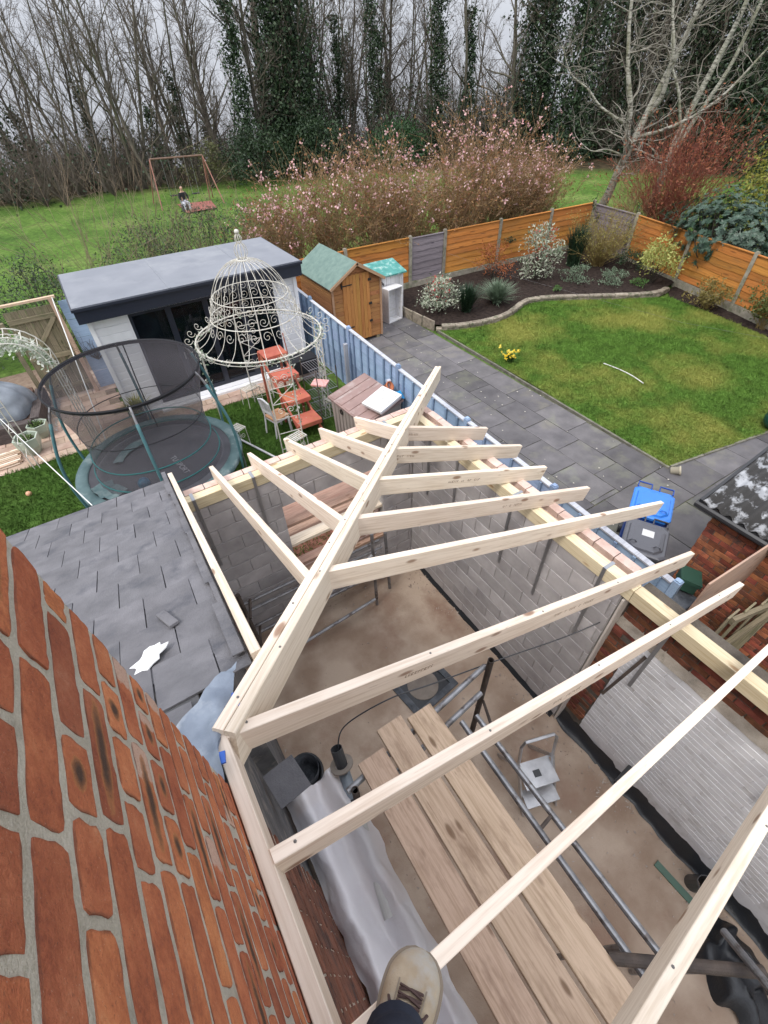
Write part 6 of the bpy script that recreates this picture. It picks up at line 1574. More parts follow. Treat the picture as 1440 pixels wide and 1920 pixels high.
# ------------------------------------------------------------------ vegetation
BARK = M_('grey_brown_bark', (.065, .055, .043, 1), (.15, .13, .105, 1), 3, .9, .5, var=.25, stretch=(3, 3, .6), dirt=(.07, .085, .04, 1), dirtscale=2)
TWIG = M_('fine_twig_bark', (.075, .06, .048, 1), (.15, .125, .10, 1), 2, .9, .0, var=.25)
IVY = leaf_mat('ivy_leaf', (.012, .026, .012, 1), (.026, .052, .022, 1), (.055, .085, .040, 1), trans=.1)
def grow(S, T, p, d, L, r, lvl, rs_, maxl, upf, kids, zmax):
    n = 4 if lvl < maxl else 3
    step = L / n; out = S if r > .025 else T
    rr = r; pts = [(p, d, rr)]
    for s in range(n):
        d = d + rs_.normal(size=3) * (.10 if lvl == 0 else .2); d[2] += upf * (.10 if lvl else .05); d = d / np.linalg.norm(d)
        q = p + d * step; r2 = r * (1 - (s + 1) / n * (.72 if lvl else .8))
        out.append((*p, *q, rr, r2)); p, rr = q, r2; pts.append((p, d, rr))
    if lvl >= maxl: return
    k = kids[lvl]
    for i in range(k):
        t = rs_.uniform(.18 if lvl == 0 else .25, 1.0); j = min(int(t * n), n - 1); u = t * n - j
        a, b = pts[j], pts[j + 1]; o = a[0] * (1 - u) + b[0] * u; dd = a[1]
        v = rs_.normal(size=3); v -= dd * (v @ dd); v /= np.linalg.norm(v)
        ang_ = rs_.uniform(.45, .95); nd = dd * math.cos(ang_) + v * math.sin(ang_)
        fall = (1 - .55 * t) if lvl == 0 else (1 - .35 * t)
        grow(S, T, o, nd, L * rs_.uniform(.34, .55) * fall * (1.0 if lvl else .8), max(.0095, (a[2] * (1 - u) + b[2] * u) * rs_.uniform(.35, .6)), lvl + 1, rs_, maxl, upf, kids, zmax)
def tree_proto(seed, h, r0, stems, kids, upf=1.0, lean=.05):
    rs_ = np.random.default_rng(seed); S, T = [], []
    for s in range(stems):
        d = np.array([rs_.normal(0, lean + .12 * (stems > 1)), rs_.normal(0, lean + .12 * (stems > 1)), 1.0]); d /= np.linalg.norm(d)
        grow(S, T, np.array([rs_.normal(0, .15 * (stems > 1)), rs_.normal(0, .15 * (stems > 1)), -.3]), d, h * rs_.uniform(.85, 1.05), r0 * (1 if stems == 1 else .75), 0, rs_, 3, upf, kids, h)
    tr = segs_mesh('trunk', S, 6); tr.materials.append(BARK); cr_ = segs_mesh('crown', T, 3); cr_.materials.append(TWIG)
    return tr, cr_
PROTO = [tree_proto(1, 14, .17, 1, (26, 6, 5), 1.0), tree_proto(2, 13, .15, 3, (14, 6, 5), .9, .1), tree_proto(3, 15, .20, 1, (28, 6, 5), .8, .08), tree_proto(4, 12, .13, 2, (18, 6, 5), 1.2, .1), tree_proto(5, 13, .15, 1, (24, 7, 5), .7, .15)]
def ivy_mesh(seed, h, rad, n, size, taper=.35):
    """ivy as uneven clumps up a trunk: dense low down, ragged and broken higher up"""
    rs_ = np.random.default_rng(seed); nc = max(26, n // 38)
    cz = rs_.uniform(0, 1, nc) ** 1.25 * h; q = rs_.uniform(0, 2 * np.pi, nc)
    cr = rad * (1 - taper * cz / h) * rs_.uniform(.15, 1.15, nc)
    B = np.stack([cr * np.cos(q), cr * np.sin(q), cz], 1); cs = rad * rs_.uniform(.2, .5, nc)
    i = rs_.choice(nc, n, p=cs / cs.sum())
    C = B[i] + rs_.normal(size=(n, 3)) * cs[i][:, None] * [.8, .8, 1.25]; C[:, 2] = np.abs(C[:, 2])
    V, F = leaf_quads(C, size, rs_, .8, -.4)
    me = np_mesh('ivy', V, F); me.materials.append(IVY); return me
IVYM = [ivy_mesh(1, 8.5, .5, 3000, .15), ivy_mesh(2, 6.5, .42, 2200, .15), ivy_mesh(3, 10.5, .7, 4600, .16), ivy_mesh(4, 4.0, .5, 1500, .15)]
IVYB = [ivy_mesh(5, 11.5, 2.2, 24000, .19, .55), ivy_mesh(6, 10.0, 1.7, 9500, .19, .5)]
def at_px(x, y, z=0.0):
    d = np.array([(x - 720) / 866., (y - 960) / 866., 1.0]) @ CM; t = (z - CAM_H) / d[2]; return d * t
def px_of(p):
    c = CM @ (np.array(p, float) - np.array([0, 0, CAM_H])); return 720 + 866 * c[0] / c[2]
rt_ = random.Random(99)
specs = []     # (x, y, proto, scale, ivy mesh or None, kind)
BELT = [(-12, 41.5), (-2, 40.5), (4, 41.5), (10, 41), (15, 42.5), (19, 42), (24.5, 41), (30, 38), (35, 34), (40, 28.5), (44, 22), (47, 14), (50, 6)]
def belt_pt(t):
    s = t * (len(BELT) - 1); i = min(int(s), len(BELT) - 2); u = s - i
    return BELT[i][0] * (1 - u) + BELT[i + 1][0] * u, BELT[i][1] * (1 - u) + BELT[i + 1][1] * u
NT = 76
for k in range(NT):
    t = (k + .5) / NT; x, y = belt_pt(t); f = 1 + rt_.choice((0, .03, .08, .14, .2, .28, .36)); x, y = x * f + rt_.uniform(-.7, .7), y * f + rt_.uniform(-.7, .7)
    iv = None
    u = rt_.random()
    if t > .62: iv = rt_.choice(IVYM) if u < .5 else None
    elif t > .38: iv = rt_.choice(IVYM) if u < .32 else None
    else: iv = rt_.choice((IVYM[1], IVYM[3])) if u < .45 else None
    specs.append((x, y, rt_.randrange(5), rt_.uniform(.85, 1.15), iv, 'bare'))
for (px, py, f, m, sc) in ((478, 335, 1.0, IVYM[2], 1.15), (560, 322, 1.0, IVYB[0], 1.0), (645, 300, .98, IVYM[0], 1.1), (705, 292, .98, IVYM[2], .95), (815, 285, .92, IVYM[2], 1.0), (868, 283, .9, IVYM[0], 1.1), (985, 282, .92, IVYB[1], 1.0), (1060, 284, .92, IVYB[1], .95), (1120, 284, .98, IVYB[1], 1.0), (1190, 284, 1.0, IVYB[1], 1.05), (1265, 286, 1.0, IVYB[0], .9), (1380, 290, 1.0, IVYB[1], 1.05), (1330, 290, .95, IVYB[1], 1.0), (1420, 296, .9, IVYB[0], .9)):
    p = at_px(px, py) * f; specs.append((p[0], p[1], rt_.randrange(5), 1.0, m, 'ivy'))
specs = [s for s in specs if -30 < px_of((s[0], s[1], 3)) < 1480]
specs.sort(key=lambda s: px_of((s[0], s[1], 3)))
cnt = {}
def ordinal(n): return '%d%s' % (n, 'th' if 10 <= n % 100 <= 20 else {1: 'st', 2: 'nd', 3: 'rd'}.get(n % 10, 'th'))
for (x, y, pi, sc, iv, kd) in specs:
    key = 'ivy' if iv is not None else 'bare'; cnt[key] = cnt.get(key, 0) + 1
    lab = ('ivy clad tree in the wood behind the field, %s ivy tree from left' if key == 'ivy' else 'bare branched tree in the wood behind the field, %s bare tree from left') % ordinal(cnt[key])
    z = ground_z(x, y)
    t = thing('woodland_tree', lab, 'tree', (x, y, z), 'trees of the wood behind the field')
    rzv = rt_.uniform(0, 6.28); tilt = Euler((rt_.uniform(-.05, .05), rt_.uniform(-.05, .05), rzv)).to_matrix().to_4x4()
    M = Matrix.Translation((x, y, z)) @ tilt @ Matrix.Diagonal((sc, sc, sc, 1))
    place('trunk', PROTO[pi][0], t, M); place('crown', PROTO[pi][1], t, M)
    if iv is not None: place('ivy', iv, t, Matrix.Translation((x, y, z)) @ Matrix.Rotation(rzv, 4, 'Z') @ Matrix.Diagonal((sc, sc, sc, 1)))
# undergrowth of the wood: one mass
ru = np.random.default_rng(21); S = []; CG = []; CB = []
for k in range(430):
    t = ru.uniform(0, 1); x, y = belt_pt(t); f = ru.uniform(.965, 1.3); x, y = x * f + ru.uniform(-1, 1), y * f + ru.uniform(-1, 1); z = ground_z(x, y)
    tall = ru.uniform(1.8, 4.6) * (1.0 if t < .5 else 1.5)
    S += twigs((x, y, z), 32, tall * 1.3, .018, ru, .5, 5)
    if ru.random() < (.35 if t < .5 else .9):
        n = int(ru.integers(50, 170) * (1 if t < .55 else 1.9)); w = ru.uniform(.6, 1.4)
        CG.append(np.array([x, y, z]) + ru.normal(size=(n, 3)) * [w, w, .0] + np.stack([np.zeros(n), np.zeros(n), ru.uniform(0, tall * .75, n)], 1))
segs_under = segs_obj('undergrowth', S, TWIG, None, 3); tag(segs_under, 'tangled bare undergrowth filling the wood behind the field', 'undergrowth', kind='stuff')
o = leaves_obj('undergrowth_leaves', np.concatenate(CG), .20, IVY, None, ru, .7, 0.0); tag(o, 'dark evergreen leaves among the undergrowth of the wood', 'undergrowth', kind='stuff')
# second far row of thin stems standing in the falling ground
# ------------------------------------------------------------------ shrub builders
def leafy(name, label, loc, rx, rz, n, size, lm, cat='shrub', group=None, stemmat=BARKD, nst=14, asp=.4, seed=0, ry=None, shape=1.0, up=.3, z0=.15):
    rs_ = np.random.default_rng(seed + 100); ry = ry or rx
    t = thing(name, label, cat, loc, group)
    nb_ = max(8, n // 60); q = rs_.uniform(0, 2 * np.pi, nb_); w = rs_.uniform(.2, 1, nb_) ** .6; hz = rs_.uniform(z0, 1, nb_)
    wid = np.sin(np.clip(hz, .08, .97) * np.pi) ** .6
    B = np.stack([rx * w * wid * np.cos(q), ry * w * wid * np.sin(q), rz * hz], 1)
    C = B[rs_.integers(0, nb_, n)] + rs_.normal(size=(n, 3)) * [rx * .16, ry * .16, rz * .09]
    C[:, 2] = np.maximum(C[:, 2], .02)
    leaves_obj('foliage', C + np.array(loc), size, lm, t, rs_, asp, up)
    S = []
    for b in B[:nst * 2]:
        m = b * [.35, .35, .5] + rs_.normal(size=3) * .04 * rx; S.append((0, 0, -.02, *m, .012 * rz ** .5, .009)); S.append((*m, *b, .009, .003))
    S = np.array(S); S[:, :3] += loc; S[:, 3:6] += loc
    segs_obj('stem', S, stemmat, t, 4); return t
def twiggy(name, label, loc, n, L, rad, mat, spread, seed, cat='shrub', group=None, sub=5, fl=None, lf=None):
    rs_ = np.random.default_rng(seed + 500); t = thing(name, label, cat, loc, group); S = []; tips = []; low = []
    for k in range(n):
        base = np.array(loc) + [rs_.normal(0, L * .06), rs_.normal(0, L * .06), -.02]
        d = np.array([rs_.normal(0, spread), rs_.normal(0, spread), 1.0]); d /= np.linalg.norm(d); p = base; l = L * rs_.uniform(.65, 1.05); rr = rad; pts = []
        for s in range(5):
            q = p + d * l / 5; r2 = rad * (1 - (s + 1) / 5 * .7); S.append((*p, *q, rr, r2)); pts.append((q, d)); p, rr = q, r2; d = d + rs_.normal(size=3) * .13; d[2] += .02; d /= np.linalg.norm(d)
        for b in range(sub):
            q, dd = pts[rs_.integers(1, 5)]; v = dd + rs_.normal(size=3) * .45; v /= np.linalg.norm(v); l2 = l * rs_.uniform(.12, .28)
            e = q + v * l2 * .5; e2 = e + (v + rs_.normal(size=3) * .15) * l2 * .5; S.append((*q, *e, rad * .4, rad * .32)); S.append((*e, *e2, rad * .32, rad * .2)); tips.append(e2); low.append(e)
        tips.append(p)
    segs_obj('stems', S, mat, t, 3)
    tips = np.array(tips)
    if fl:
        m_, frac, size, k_ = fl; zc = (tips[:, 2] - loc[2]) / L
        sel = tips[rs_.uniform(size=len(tips)) < frac * np.clip(zc * 2.6 - 1.35, .05, 1)]
        C = np.repeat(sel, k_, 0) + rs_.normal(size=(len(sel) * k_, 3)) * size * .55
        leaves_obj('blossom', C, size, m_, t, rs_, .8)
    if lf:
        m_, frac, size = lf; allp = np.concatenate([tips, np.array(low)]); sel = allp[rs_.uniform(size=len(allp)) < frac]
        leaves_obj('leaves', np.repeat(sel, 2, 0) + rs_.normal(size=(len(sel) * 2, 3)) * .04, size, m_, t, rs_, .5)
    return t
VSTEM = M_('viburnum_stem', (.20, .12, .065, 1), (.38, .26, .15, 1), 3, .85, .0, var=.12)
PINK = leaf_mat('pink_blossom', (.54, .25, .28, 1), (.70, .43, .43, 1), (.78, .58, .56, 1), trans=.3)
OLIVE = leaf_mat('olive_bud_leaf', (.15, .10, .04, 1), (.25, .16, .06, 1), (.33, .14, .07, 1), trans=.3)
for k, (x, y, h, lab) in enumerate(((6.3, 16.6, 3.9, 'pink blossom shrub behind the shed, leftmost of the blossom hedge'), (8.3, 17.2, 4.2, 'pink blossom shrub behind the turquoise lidded store'), (10.1, 16.6, 3.9, 'pink blossom shrub behind the grey fence panel'), (11.9, 17.2, 4.0, 'pink blossom shrub in the middle of the hedge behind the fence'),
                                  (13.7, 16.6, 3.9, 'pink blossom shrub behind the wide orange panels'), (15.3, 17.1, 4.5, 'tallest pink blossom shrub towards right end of hedge'), (17.0, 16.8, 3.9, 'pink blossom shrub second from the right end of hedge'), (18.5, 16.9, 3.6, 'pink blossom shrub at the right end of hedge beside the birch'))):
    twiggy('blossom_shrub', lab, (x, y, 0), 150, h * (.78 + .09 * (k % 3)), .014, VSTEM, .30, k, 'shrub', 'pink blossom shrubs behind the back fence', 10, (PINK, .19, .08, 5), (OLIVE, .62, .09))
# red stemmed shrub, yellow shrub, rhododendron beyond the side fence
REDST = M_('red_stem', (.16, .045, .035, 1), (.30, .10, .06, 1), 3, .8, .0)
twiggy('red_stemmed_shrub', 'bare red stemmed shrub beyond the side fence corner', (21.8, 12.6, 0), 200, 4.1, .014, REDST, .33, 31, 'shrub', None, 9, None, (leaf_mat('red_bud', (.22, .06, .04, 1), (.30, .12, .05, 1)), .35, .10))
twiggy('brown_stemmed_shrub', 'bare brown twiggy shrub beside the birch trunk', (20.6, 13.6, 0), 90, 2.6, .010, VSTEM, .35, 32, 'shrub', None, 7)
YEL = leaf_mat('yellow_green_leaf', (.20, .19, .03, 1), (.34, .32, .06, 1), (.14, .17, .03, 1), trans=.3)
leafy('yellow_green_shrub', 'yellow green shrub at the right edge beyond rhododendron', (22.6, 9.6, 0), 1.6, 3.4, 3200, .14, YEL, seed=5)
leafy('holly_tree', 'dark green evergreen at the right edge behind yellow shrub', (30, 12.5, 0), 2.6, 7.5, 5200, .22, IVY, 'tree', seed=6)
RHO = leaf_mat('rhododendron_leaf', (.02, .048, .03, 1), (.04, .082, .05, 1), (.075, .12, .085, 1), rough=.45, trans=.12, spec=.5)
def rhodo():
    rs_ = np.random.default_rng(66); loc = Vector((18.75, 8.6, 0)); t = thing('rhododendron', 'large dark bluish green rhododendron hanging over the side fence', 'shrub', loc)
    V = []; n = 1500
    u = rs_.normal(size=(n, 3)); u /= np.linalg.norm(u, axis=1)[:, None]; rad = rs_.uniform(.55, 1.02, n)[:, None]
    P = np.array([18.75, 8.45, 1.75]) + u * rad * [1.35, 2.5, 1.15] * (1 + .12 * np.sin(u[:, 1:2] * 7))
    P = np.concatenate([P, np.array([18.9, 6.2, 1.6]) + rs_.normal(size=(160, 3)) * [.5, .8, .35]])
    C, D = [], []
    for p, uu in zip(P, np.concatenate([u, rs_.normal(size=(160, 3))])):
        if p[2] < .9: continue
        k = 11
        q = np.arange(k) * 2 * np.pi / k + rs_.uniform(0, 6)
        ax = uu / np.linalg.norm(uu) + [0, 0, .5]; ax /= np.linalg.norm(ax); a = np.cross(ax, [0, .1, 1]); a /= np.linalg.norm(a) + 1e-9; b = np.cross(ax, a)
        d = np.cos(q)[:, None] * a + np.sin(q)[:, None] * b + ax * rs_.uniform(-.25, .45, (k, 1)); d /= np.linalg.norm(d, axis=1)[:, None]
        e = np.cross(d, ax); e /= np.linalg.norm(e, axis=1)[:, None] + 1e-9; s = .125 * rs_.uniform(.7, 1.2, (k, 1))
        V.append(np.stack([np.repeat(p[None], k, 0), p + (d * .45 + e * .17) * s, p + d * s - ax * .03 * s, p + (d * .45 - e * .17) * s], 1))
    V = np.concatenate(V).reshape(-1, 3); me = np_mesh('foliage', V - np.array(loc), np.arange(len(V)).reshape(-1, 4)); me.materials.append(RHO)
    o = bpy.data.objects.new('foliage', me); link(o, t, loc)
    S = []
    for p in P[::9]: m = (p + np.array([18.8, 8.5, .0])) / 2 + rs_.normal(size=3) * .15; S += [(18.8, 8.5, 0, *m, .03, .02), (*m, *p, .02, .008)]
    segs_obj('stem', S, BARKD, t, 4)
rhodo()
# bed planting
PHO = leaf_mat('variegated_leaf', (.10, .16, .08, 1), (.42, .46, .34, 1), (.55, .56, .46, 1), trans=.2); PHR = leaf_mat('red_shoot', (.45, .05, .05, 1), (.62, .14, .13, 1), trans=.3)
def tipped(name, label, loc, rx, rz, n, seed, size=.10):
    t = leafy(name, label, loc, rx, rz, n, size, PHO, seed=seed); rs_ = np.random.default_rng(seed)
    q = rs_.uniform(0, 6.28, 150); C = np.stack([rx * .7 * np.cos(q) * rs_.uniform(.2, 1, 150), rx * .7 * np.sin(q) * rs_.uniform(.2, 1, 150), rz * rs_.uniform(.45, 1.08, 150)], 1) + loc
    leaves_obj('red_shoots', C, size * .9, PHR, t, rs_, .35, .6, kind='stuff')
tipped('variegated_shrub', 'tall variegated shrub with red tips against orange fence', (14.25, 12.4, .17), .72, 1.6, 1700, 1)
tipped('variegated_shrub', 'low variegated shrub with red tips at the left bed corner', (9.65, 12.2, .17), .72, .95, 1400, 2)
RUSTL = leaf_mat('rusty_leaf', (.22, .06, .02, 1), (.36, .13, .05, 1), trans=.3)
leafy('rusty_shrub', 'small rusty orange shrub in front of orange fence panel', (13.1, 13.5, .17), .7, 1.15, 1100, .08, RUSTL, seed=11)
DKG = leaf_mat('dark_needle', (.015, .035, .018, 1), (.03, .06, .028, 1), trans=.1); SIL = leaf_mat('silvery_blade', (.08, .12, .07, 1), (.20, .26, .18, 1), trans=.2); GRN = leaf_mat('fresh_leaf', (.05, .12, .03, 1), (.12, .22, .06, 1), trans=.3)
def tuft(name, label, loc, n, L, w, mat, spread, seed, cat='plant'):
    rs_ = np.random.default_rng(seed); t = thing(name, label, cat, loc)
    q = rs_.uniform(0, 6.28, n); s = np.abs(rs_.normal(0, spread, n)); l = L * rs_.uniform(.6, 1.1, n)
    d = np.stack([np.cos(q) * s, np.sin(q) * s, np.ones(n)], 1); d /= np.linalg.norm(d, axis=1)[:, None]; sd = np.stack([-np.sin(q), np.cos(q), 0 * q], 1) * w
    b = np.array(loc) + rs_.normal(size=(n, 3)) * [.05, .05, 0] * L; m = b + d * l[:, None] * .6; e = m + (d * [1.6, 1.6, .6]) * l[:, None] * .4
    V = np.stack([b - sd, b + sd, m + sd * .8, m - sd * .8], 1).reshape(-1, 3); V2 = np.stack([m - sd * .8, m + sd * .8, e + sd * .1, e - sd * .1], 1).reshape(-1, 3)
    VV = np.concatenate([V, V2]); me = np_mesh('blades', VV - np.array(loc), np.arange(len(VV)).reshape(-1, 4)); me.materials.append(mat)
    o = bpy.data.objects.new('blades', me); link(o, t, loc); return t
tuft('spiky_plant', 'dark green spiky upright plant near the left bed corner', (10.35, 11.65, .17), 620, .95, .014, DKG, .45, 3)
tuft('silvery_tuft', 'silvery green grassy tuft behind the curved stone kerb', (11.6, 11.6, .17), 700, .85, .012, SIL, .8, 4)
tuft('juniper', 'narrow dark green upright juniper before the last orange panel', (16.5, 12.7, .17), 520, 1.55, .014, DKG, .22, 5, 'shrub')
GOLDT = M_('golden_twig', (.17, .12, .045, 1), (.32, .24, .09, 1), 3, .8, .0)
twiggy('golden_shrub', 'rounded golden brown twiggy shrub before the grey corner panel', (17.3, 12.2, .17), 170, 1.75, .009, GOLDT, .55, 41, 'shrub', None, 8, None, (leaf_mat('lime_bud', (.22, .20, .05, 1), (.34, .30, .08, 1)), .5, .055))
leafy('lime_shrub', 'bright lime yellow shrub against the side fence', (17.2, 9.75, .17), .75, 1.3, 1700, .10, leaf_mat('lime_leaf', (.25, .27, .06, 1), (.48, .48, .16, 1), trans=.3), seed=13, z0=.4)
leafy('heather', 'pale green heather mound at the back of the bed', (15.4, 11.5, .17), .7, .45, 900, .07, SIL, 'plant', seed=14)
leafy('heather', 'small pale green mound near the right end of kerb', (16.2, 10.55, .17), .6, .42, 800, .07, SIL, 'plant', seed=15)
leafy('primrose', 'tiny bright green tuft in middle of dark bed', (14.0, 11.15, .17), .2, .16, 120, .07, GRN, 'plant', seed=16)
leafy('iris_clump', 'low bright green clump before the lime shrub', (16.7, 9.85, .17), .3, .22, 200, .08, GRN, 'plant', seed=17)
leafy('small_conifer', 'dark green leafy clump at foot of golden shrub', (17.9, 11.2, .17), .6, .6, 900, .08, IVY, 'plant', seed=18)
twiggy('young_shrub', 'thin bronze leaved shrub on the side bed beside the lawn', (16.95, 7.5, .035), 40, .9, .006, GOLDT, .5, 42, 'shrub', None, 7, None, (leaf_mat('bronze_leaf', (.13, .11, .03, 1), (.24, .19, .06, 1)), .75, .09))
twiggy('young_shrub', 'thin green leaved shrub at right end of the side bed', (16.85, 5.7, .035), 50, 1.25, .006, GOLDT, .4, 43, 'shrub', None, 8, None, (leaf_mat('dull_green_leaf', (.07, .10, .025, 1), (.15, .17, .05, 1)), .75, .09))
leafy('ivy_patch', 'small patch of ivy on the orange fence panel', (14.6, 14.33, .95), .42, .16, 90, .08, IVY, 'ivy', seed=19, ry=.05, nst=3)
leafy('ivy_patch', 'ivy climbing over corner post of the back fence', (18.75, 14.1, .17), .28, 1.75, 420, .09, IVY, 'ivy', seed=20)
leafy('ivy_patch', 'ivy hanging on the grey corner panel beside rhododendron', (18.75, 12.15, .5), .35, 1.4, 360, .09, IVY, 'ivy', seed=22)
# daffodils on the lawn
df = tuft('daffodil_clump', 'clump of yellow daffodils at the path edge of the lawn', (9.25, 8.45, .02), 260, .36, .014, GRN, .5, 6)
rs_ = np.random.default_rng(9); C = np.array([9.25, 8.45, .3]) + rs_.normal(size=(26, 3)) * [.15, .15, .05]
leaves_obj('flowers', np.repeat(C, 5, 0), .055, leaf_mat('daffodil_yellow', (.75, .52, .02, 1), (.85, .70, .15, 1), trans=.3), df, rs_, .8, kind='stuff')
# ------------------------------------------------------------------ scrub between the left garden and the field
SCR = leaf_mat('scrub_leaf', (.018, .034, .018, 1), (.04, .062, .032, 1), (.075, .095, .055, 1), trans=.1)
for k, (x, y, rx, h, lab) in enumerate(((-3.4, 17.0, 1.8, 2.7, 'dark green scrubby bush at the left edge behind the gate'), (-1.2, 16.6, 1.6, 2.4, 'dark green scrubby bush directly behind the timber gate'), (2.2, 18.6, 1.7, 2.5, 'grey green scrub behind the left end of grey roof'), (4.2, 18.4, 1.8, 2.7, 'grey green scrub behind middle of the grey roof'), (6.0, 18.6, 1.5, 2.4, 'grey green scrub behind the right end of grey roof'))):
    leafy('scrub_bush', lab, (x, y, 0), rx, h, 4600, .10, SCR, seed=50 + k, asp=.25, nst=40)
STRAW = M_('straw_twig', (.16, .115, .075, 1), (.30, .23, .16, 1), 3, .85, .0, var=.1)
for k, (x, y, n, L, spd, lab) in enumerate(((.6, 17.6, 16, 4.8, .30, 'thin bare sapling in front of field at left'), (1.9, 18.4, 22, 4.6, .42, 'spreading bare sapling in the scrub before the field'), (3.2, 18.0, 60, 3.6, .45, 'pale twiggy bare bush in scrub below the swing'), (4.6, 17.6, 50, 3.2, .5, 'pale twiggy bare bush behind the grey roof ridge'), (-.6, 17.0, 16, 3.9, .4, 'thin bare sapling at far left above the gate'))):
    twiggy('bare_sapling', lab, (x, y, 0), n, L, .011, STRAW, spd, 60 + k, 'sapling', 'bare saplings in the scrub', 6)
# evergreen bushes at the wood's edge
leafy('laurel_bush', 'dark evergreen bush at wood edge behind the blossom hedge', tuple(at_px(745, 318) * np.array([1, 1, 0])), 2.6, 2.9, 4200, .20, leaf_mat('laurel_leaf', (.018, .05, .018, 1), (.04, .09, .03, 1), trans=.1), seed=71, ry=2.0)
leafy('laurel_bush', 'broad dark evergreen bush under the big ivy tree', tuple(at_px(490, 345) * np.array([1, 1, 0])), 2.4, 3.0, 4200, .20, IVY, seed=72)
leafy('laurel_bush', 'dark evergreen bush right of the swing under ivy tree', tuple(at_px(590, 330) * np.array([1, 1, 0])), 2.6, 3.2, 4600, .20, IVY, seed=73)
OLIVE2 = leaf_mat('dull_olive_leaf', (.07, .08, .03, 1), (.13, .13, .05, 1), trans=.2)
leafy('willow_bush', 'yellowish green bush behind the right leg of swing', tuple(at_px(400, 352) * np.array([1, 1, 0])), 1.6, 2.4, 1500, .16, OLIVE2, seed=74)
# yellow tufted plant and boulder by the garden room
yp = tuft('yellow_grass_plant', 'yellow green grassy plant in pot before the white cladding', (-.02, 11.25, .25), 260, .55, .012, YEL, .6, 12)
mb = MB(); mb.lathe([(.0001, 0), (.13, 0), (.17, .26), (.15, .26), (.14, .2), (.0001, .2)], 16, (-.02, 11.25, .02)); mb.obj('pot', DKM, yp, smooth=True)
# ------------------------------------------------------------------ birch
def birch_mat():
    m, nt, n, l, p = newmat('birch_bark')
    v = coords(nt, (2, 2, 1.0), rnd=False)
    c = ramp(nt, noise(nt, coords(nt, (2, 2, 9), rnd=False), 2.0, 6, .6), [(.38, (.06, .055, .045, 1)), (.50, (.30, .29, .24, 1)), (.75, (.48, .46, .40, 1))])
    k = ramp(nt, noise(nt, v, 1.6, 6, .6), [(.48, (0, 0, 0)), (.66, (1, 1, 1))])
    c = mix(nt, math_(nt, 'MULTIPLY', k, .7), c, (.16, .16, .09, 1))
    sp = n.new('ShaderNodeSeparateXYZ'); tc = n.new('ShaderNodeTexCoord'); l.new(tc.outputs['Object'], sp.inputs[0])
    low = ramp(nt, math_(nt, 'DIVIDE', sp.outputs[2], 4.0), [(.2, (1, 1, 1)), (.75, (0, 0, 0))])
    c = mix(nt, math_(nt, 'MULTIPLY', low, .75), c, (.06, .045, .035, 1))
    l.new(c, p.inputs['Base Color']); p.inputs['Roughness'].default_value = .85; bump(nt, noise(nt, v, 12, 6, .7), .5, .03); return m
BIR = birch_mat(); BTW = M_('birch_twig', (.15, .135, .11, 1), (.30, .28, .235, 1), 3, .85, .0)
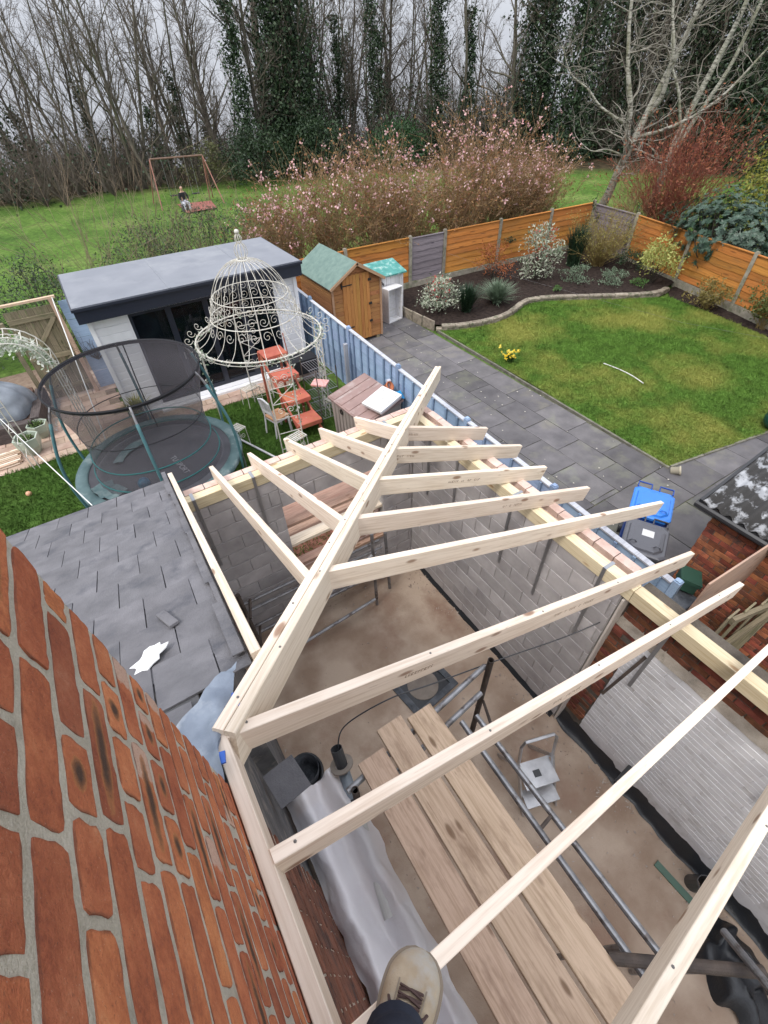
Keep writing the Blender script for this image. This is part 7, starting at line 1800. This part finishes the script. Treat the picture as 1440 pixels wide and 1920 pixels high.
def birch(name, label, loc, stems, seed, sc=1.0):
    loc = np.array(loc, float); d = loc[:2] / np.linalg.norm(loc[:2]); rg = np.array([d[1], -d[0]])
    t = thing(name, label, 'tree', tuple(loc)); rs_ = np.random.default_rng(seed); tr = MB(); S = []
    for pts, r0, r1 in stems:
        P = [Vector((loc[0] + rg[0] * s * sc + d[0] * dep, loc[1] + rg[1] * s * sc + d[1] * dep, loc[2] + z * sc)) for s, z, dep in pts]
        Q = smooth_pts(P, 5); N = len(Q); tr.tube(Q, [(r0 + (r1 - r0) * i / (N - 1)) for i in range(N)], 10 if r0 > .06 else 6)
        for b in range(int(N * .6)):
            i = rs_.integers(N // 4, N); o = np.array(Q[i]); v = rs_.normal(size=3); v[2] = abs(v[2]) * .5 + .1; v /= np.linalg.norm(v); L = rs_.uniform(.7, 2.0); rr = max(.012, (r0 + (r1 - r0) * i / N) * .35)
            p = o; dd = v; pp = []
            for s in range(5):
                q = p + dd * L / 5; S.append((*p, *q, rr * (1 - s * .17), rr * (1 - (s + 1) * .17))); pp.append((q, dd)); p = q; dd = dd + rs_.normal(size=3) * .3; dd[2] += .03; dd /= np.linalg.norm(dd)
            for c in range(6):
                q, e = pp[rs_.integers(0, 5)]; e = e + rs_.normal(size=3) * .6; e /= np.linalg.norm(e); l = rs_.uniform(.3, .9)
                a = q + e * l * .5; b2 = a + (e + rs_.normal(size=3) * .35) * l * .5; S.append((*q, *a, rr * .35, rr * .28)); S.append((*a, *b2, rr * .28, .005))
    tr.obj('trunk', BIR, t, smooth=True, origin=tuple(loc)); segs_obj('crown', S, BTW, t, 4)
birch('birch_tree', 'pale leaning birch tree with forked trunk behind the fence corner', (21.5, 15.8, 0), [
    ([(-.25, -.1, 0), (.0, .8, 0), (.22, 1.5, 0), (.40, 2.4, 0), (.62, 3.25, 0), (.9, 4.3, .1), (1.22, 5.5, .2), (1.48, 6.5, .3), (1.6, 7.3, .3), (1.8, 9.5, .3)], .21, .05),
    ([(.52, 2.9, 0), (.35, 3.6, -.1), (.19, 4.45, -.2), (-.15, 5.3, -.3), (-.38, 6.0, -.3), (-.7, 7.4, -.3), (-.8, 9.5, -.2)], .13, .04),
    ([(.85, 4.1, .1), (1.22, 4.77, -.2), (1.2, 5.6, -.4), (1.14, 6.1, -.5), (.68, 7.3, -.5), (.5, 9.0, -.5)], .095, .03),
    ([(.3, 3.9, -.1), (-.38, 4.2, -.4), (-1.0, 4.55, -.6), (-1.54, 5.03, -.7), (-2.3, 5.5, -.8), (-2.8, 6.3, -.8)], .06, .015),
    ([(.7, 3.5, 0), (1.6, 3.75, -.3), (2.56, 4.21, -.5), (3.37, 4.9, -.6), (4.2, 6.1, -.6), (5.0, 7.0, -.6)], .075, .02),
    ([(.35, 2.9, 0), (-.3, 3.1, -.2), (-.9, 3.05, -.3), (-1.5, 3.4, -.3)], .04, .012)], 1)
birch('birch_tree', 'second pale birch standing behind the leaning birch', (26.5, 17.2, 0), [
    ([(.6, -.1, 0), (.75, 1.5, 0), (.85, 3.0, 0), (1.25, 5.0, 0), (1.7, 7.0, 0), (1.9, 9.5, 0)], .20, .06),
    ([(.8, 2.2, 0), (1.3, 3.6, .2), (2.0, 5.4, .3), (2.3, 7.4, .3), (2.5, 9.5, .3)], .12, .04),
    ([(.9, 3.2, 0), (.3, 4.6, -.3), (-.4, 5.7, -.4), (-.9, 7.2, -.4)], .07, .02)], 2)
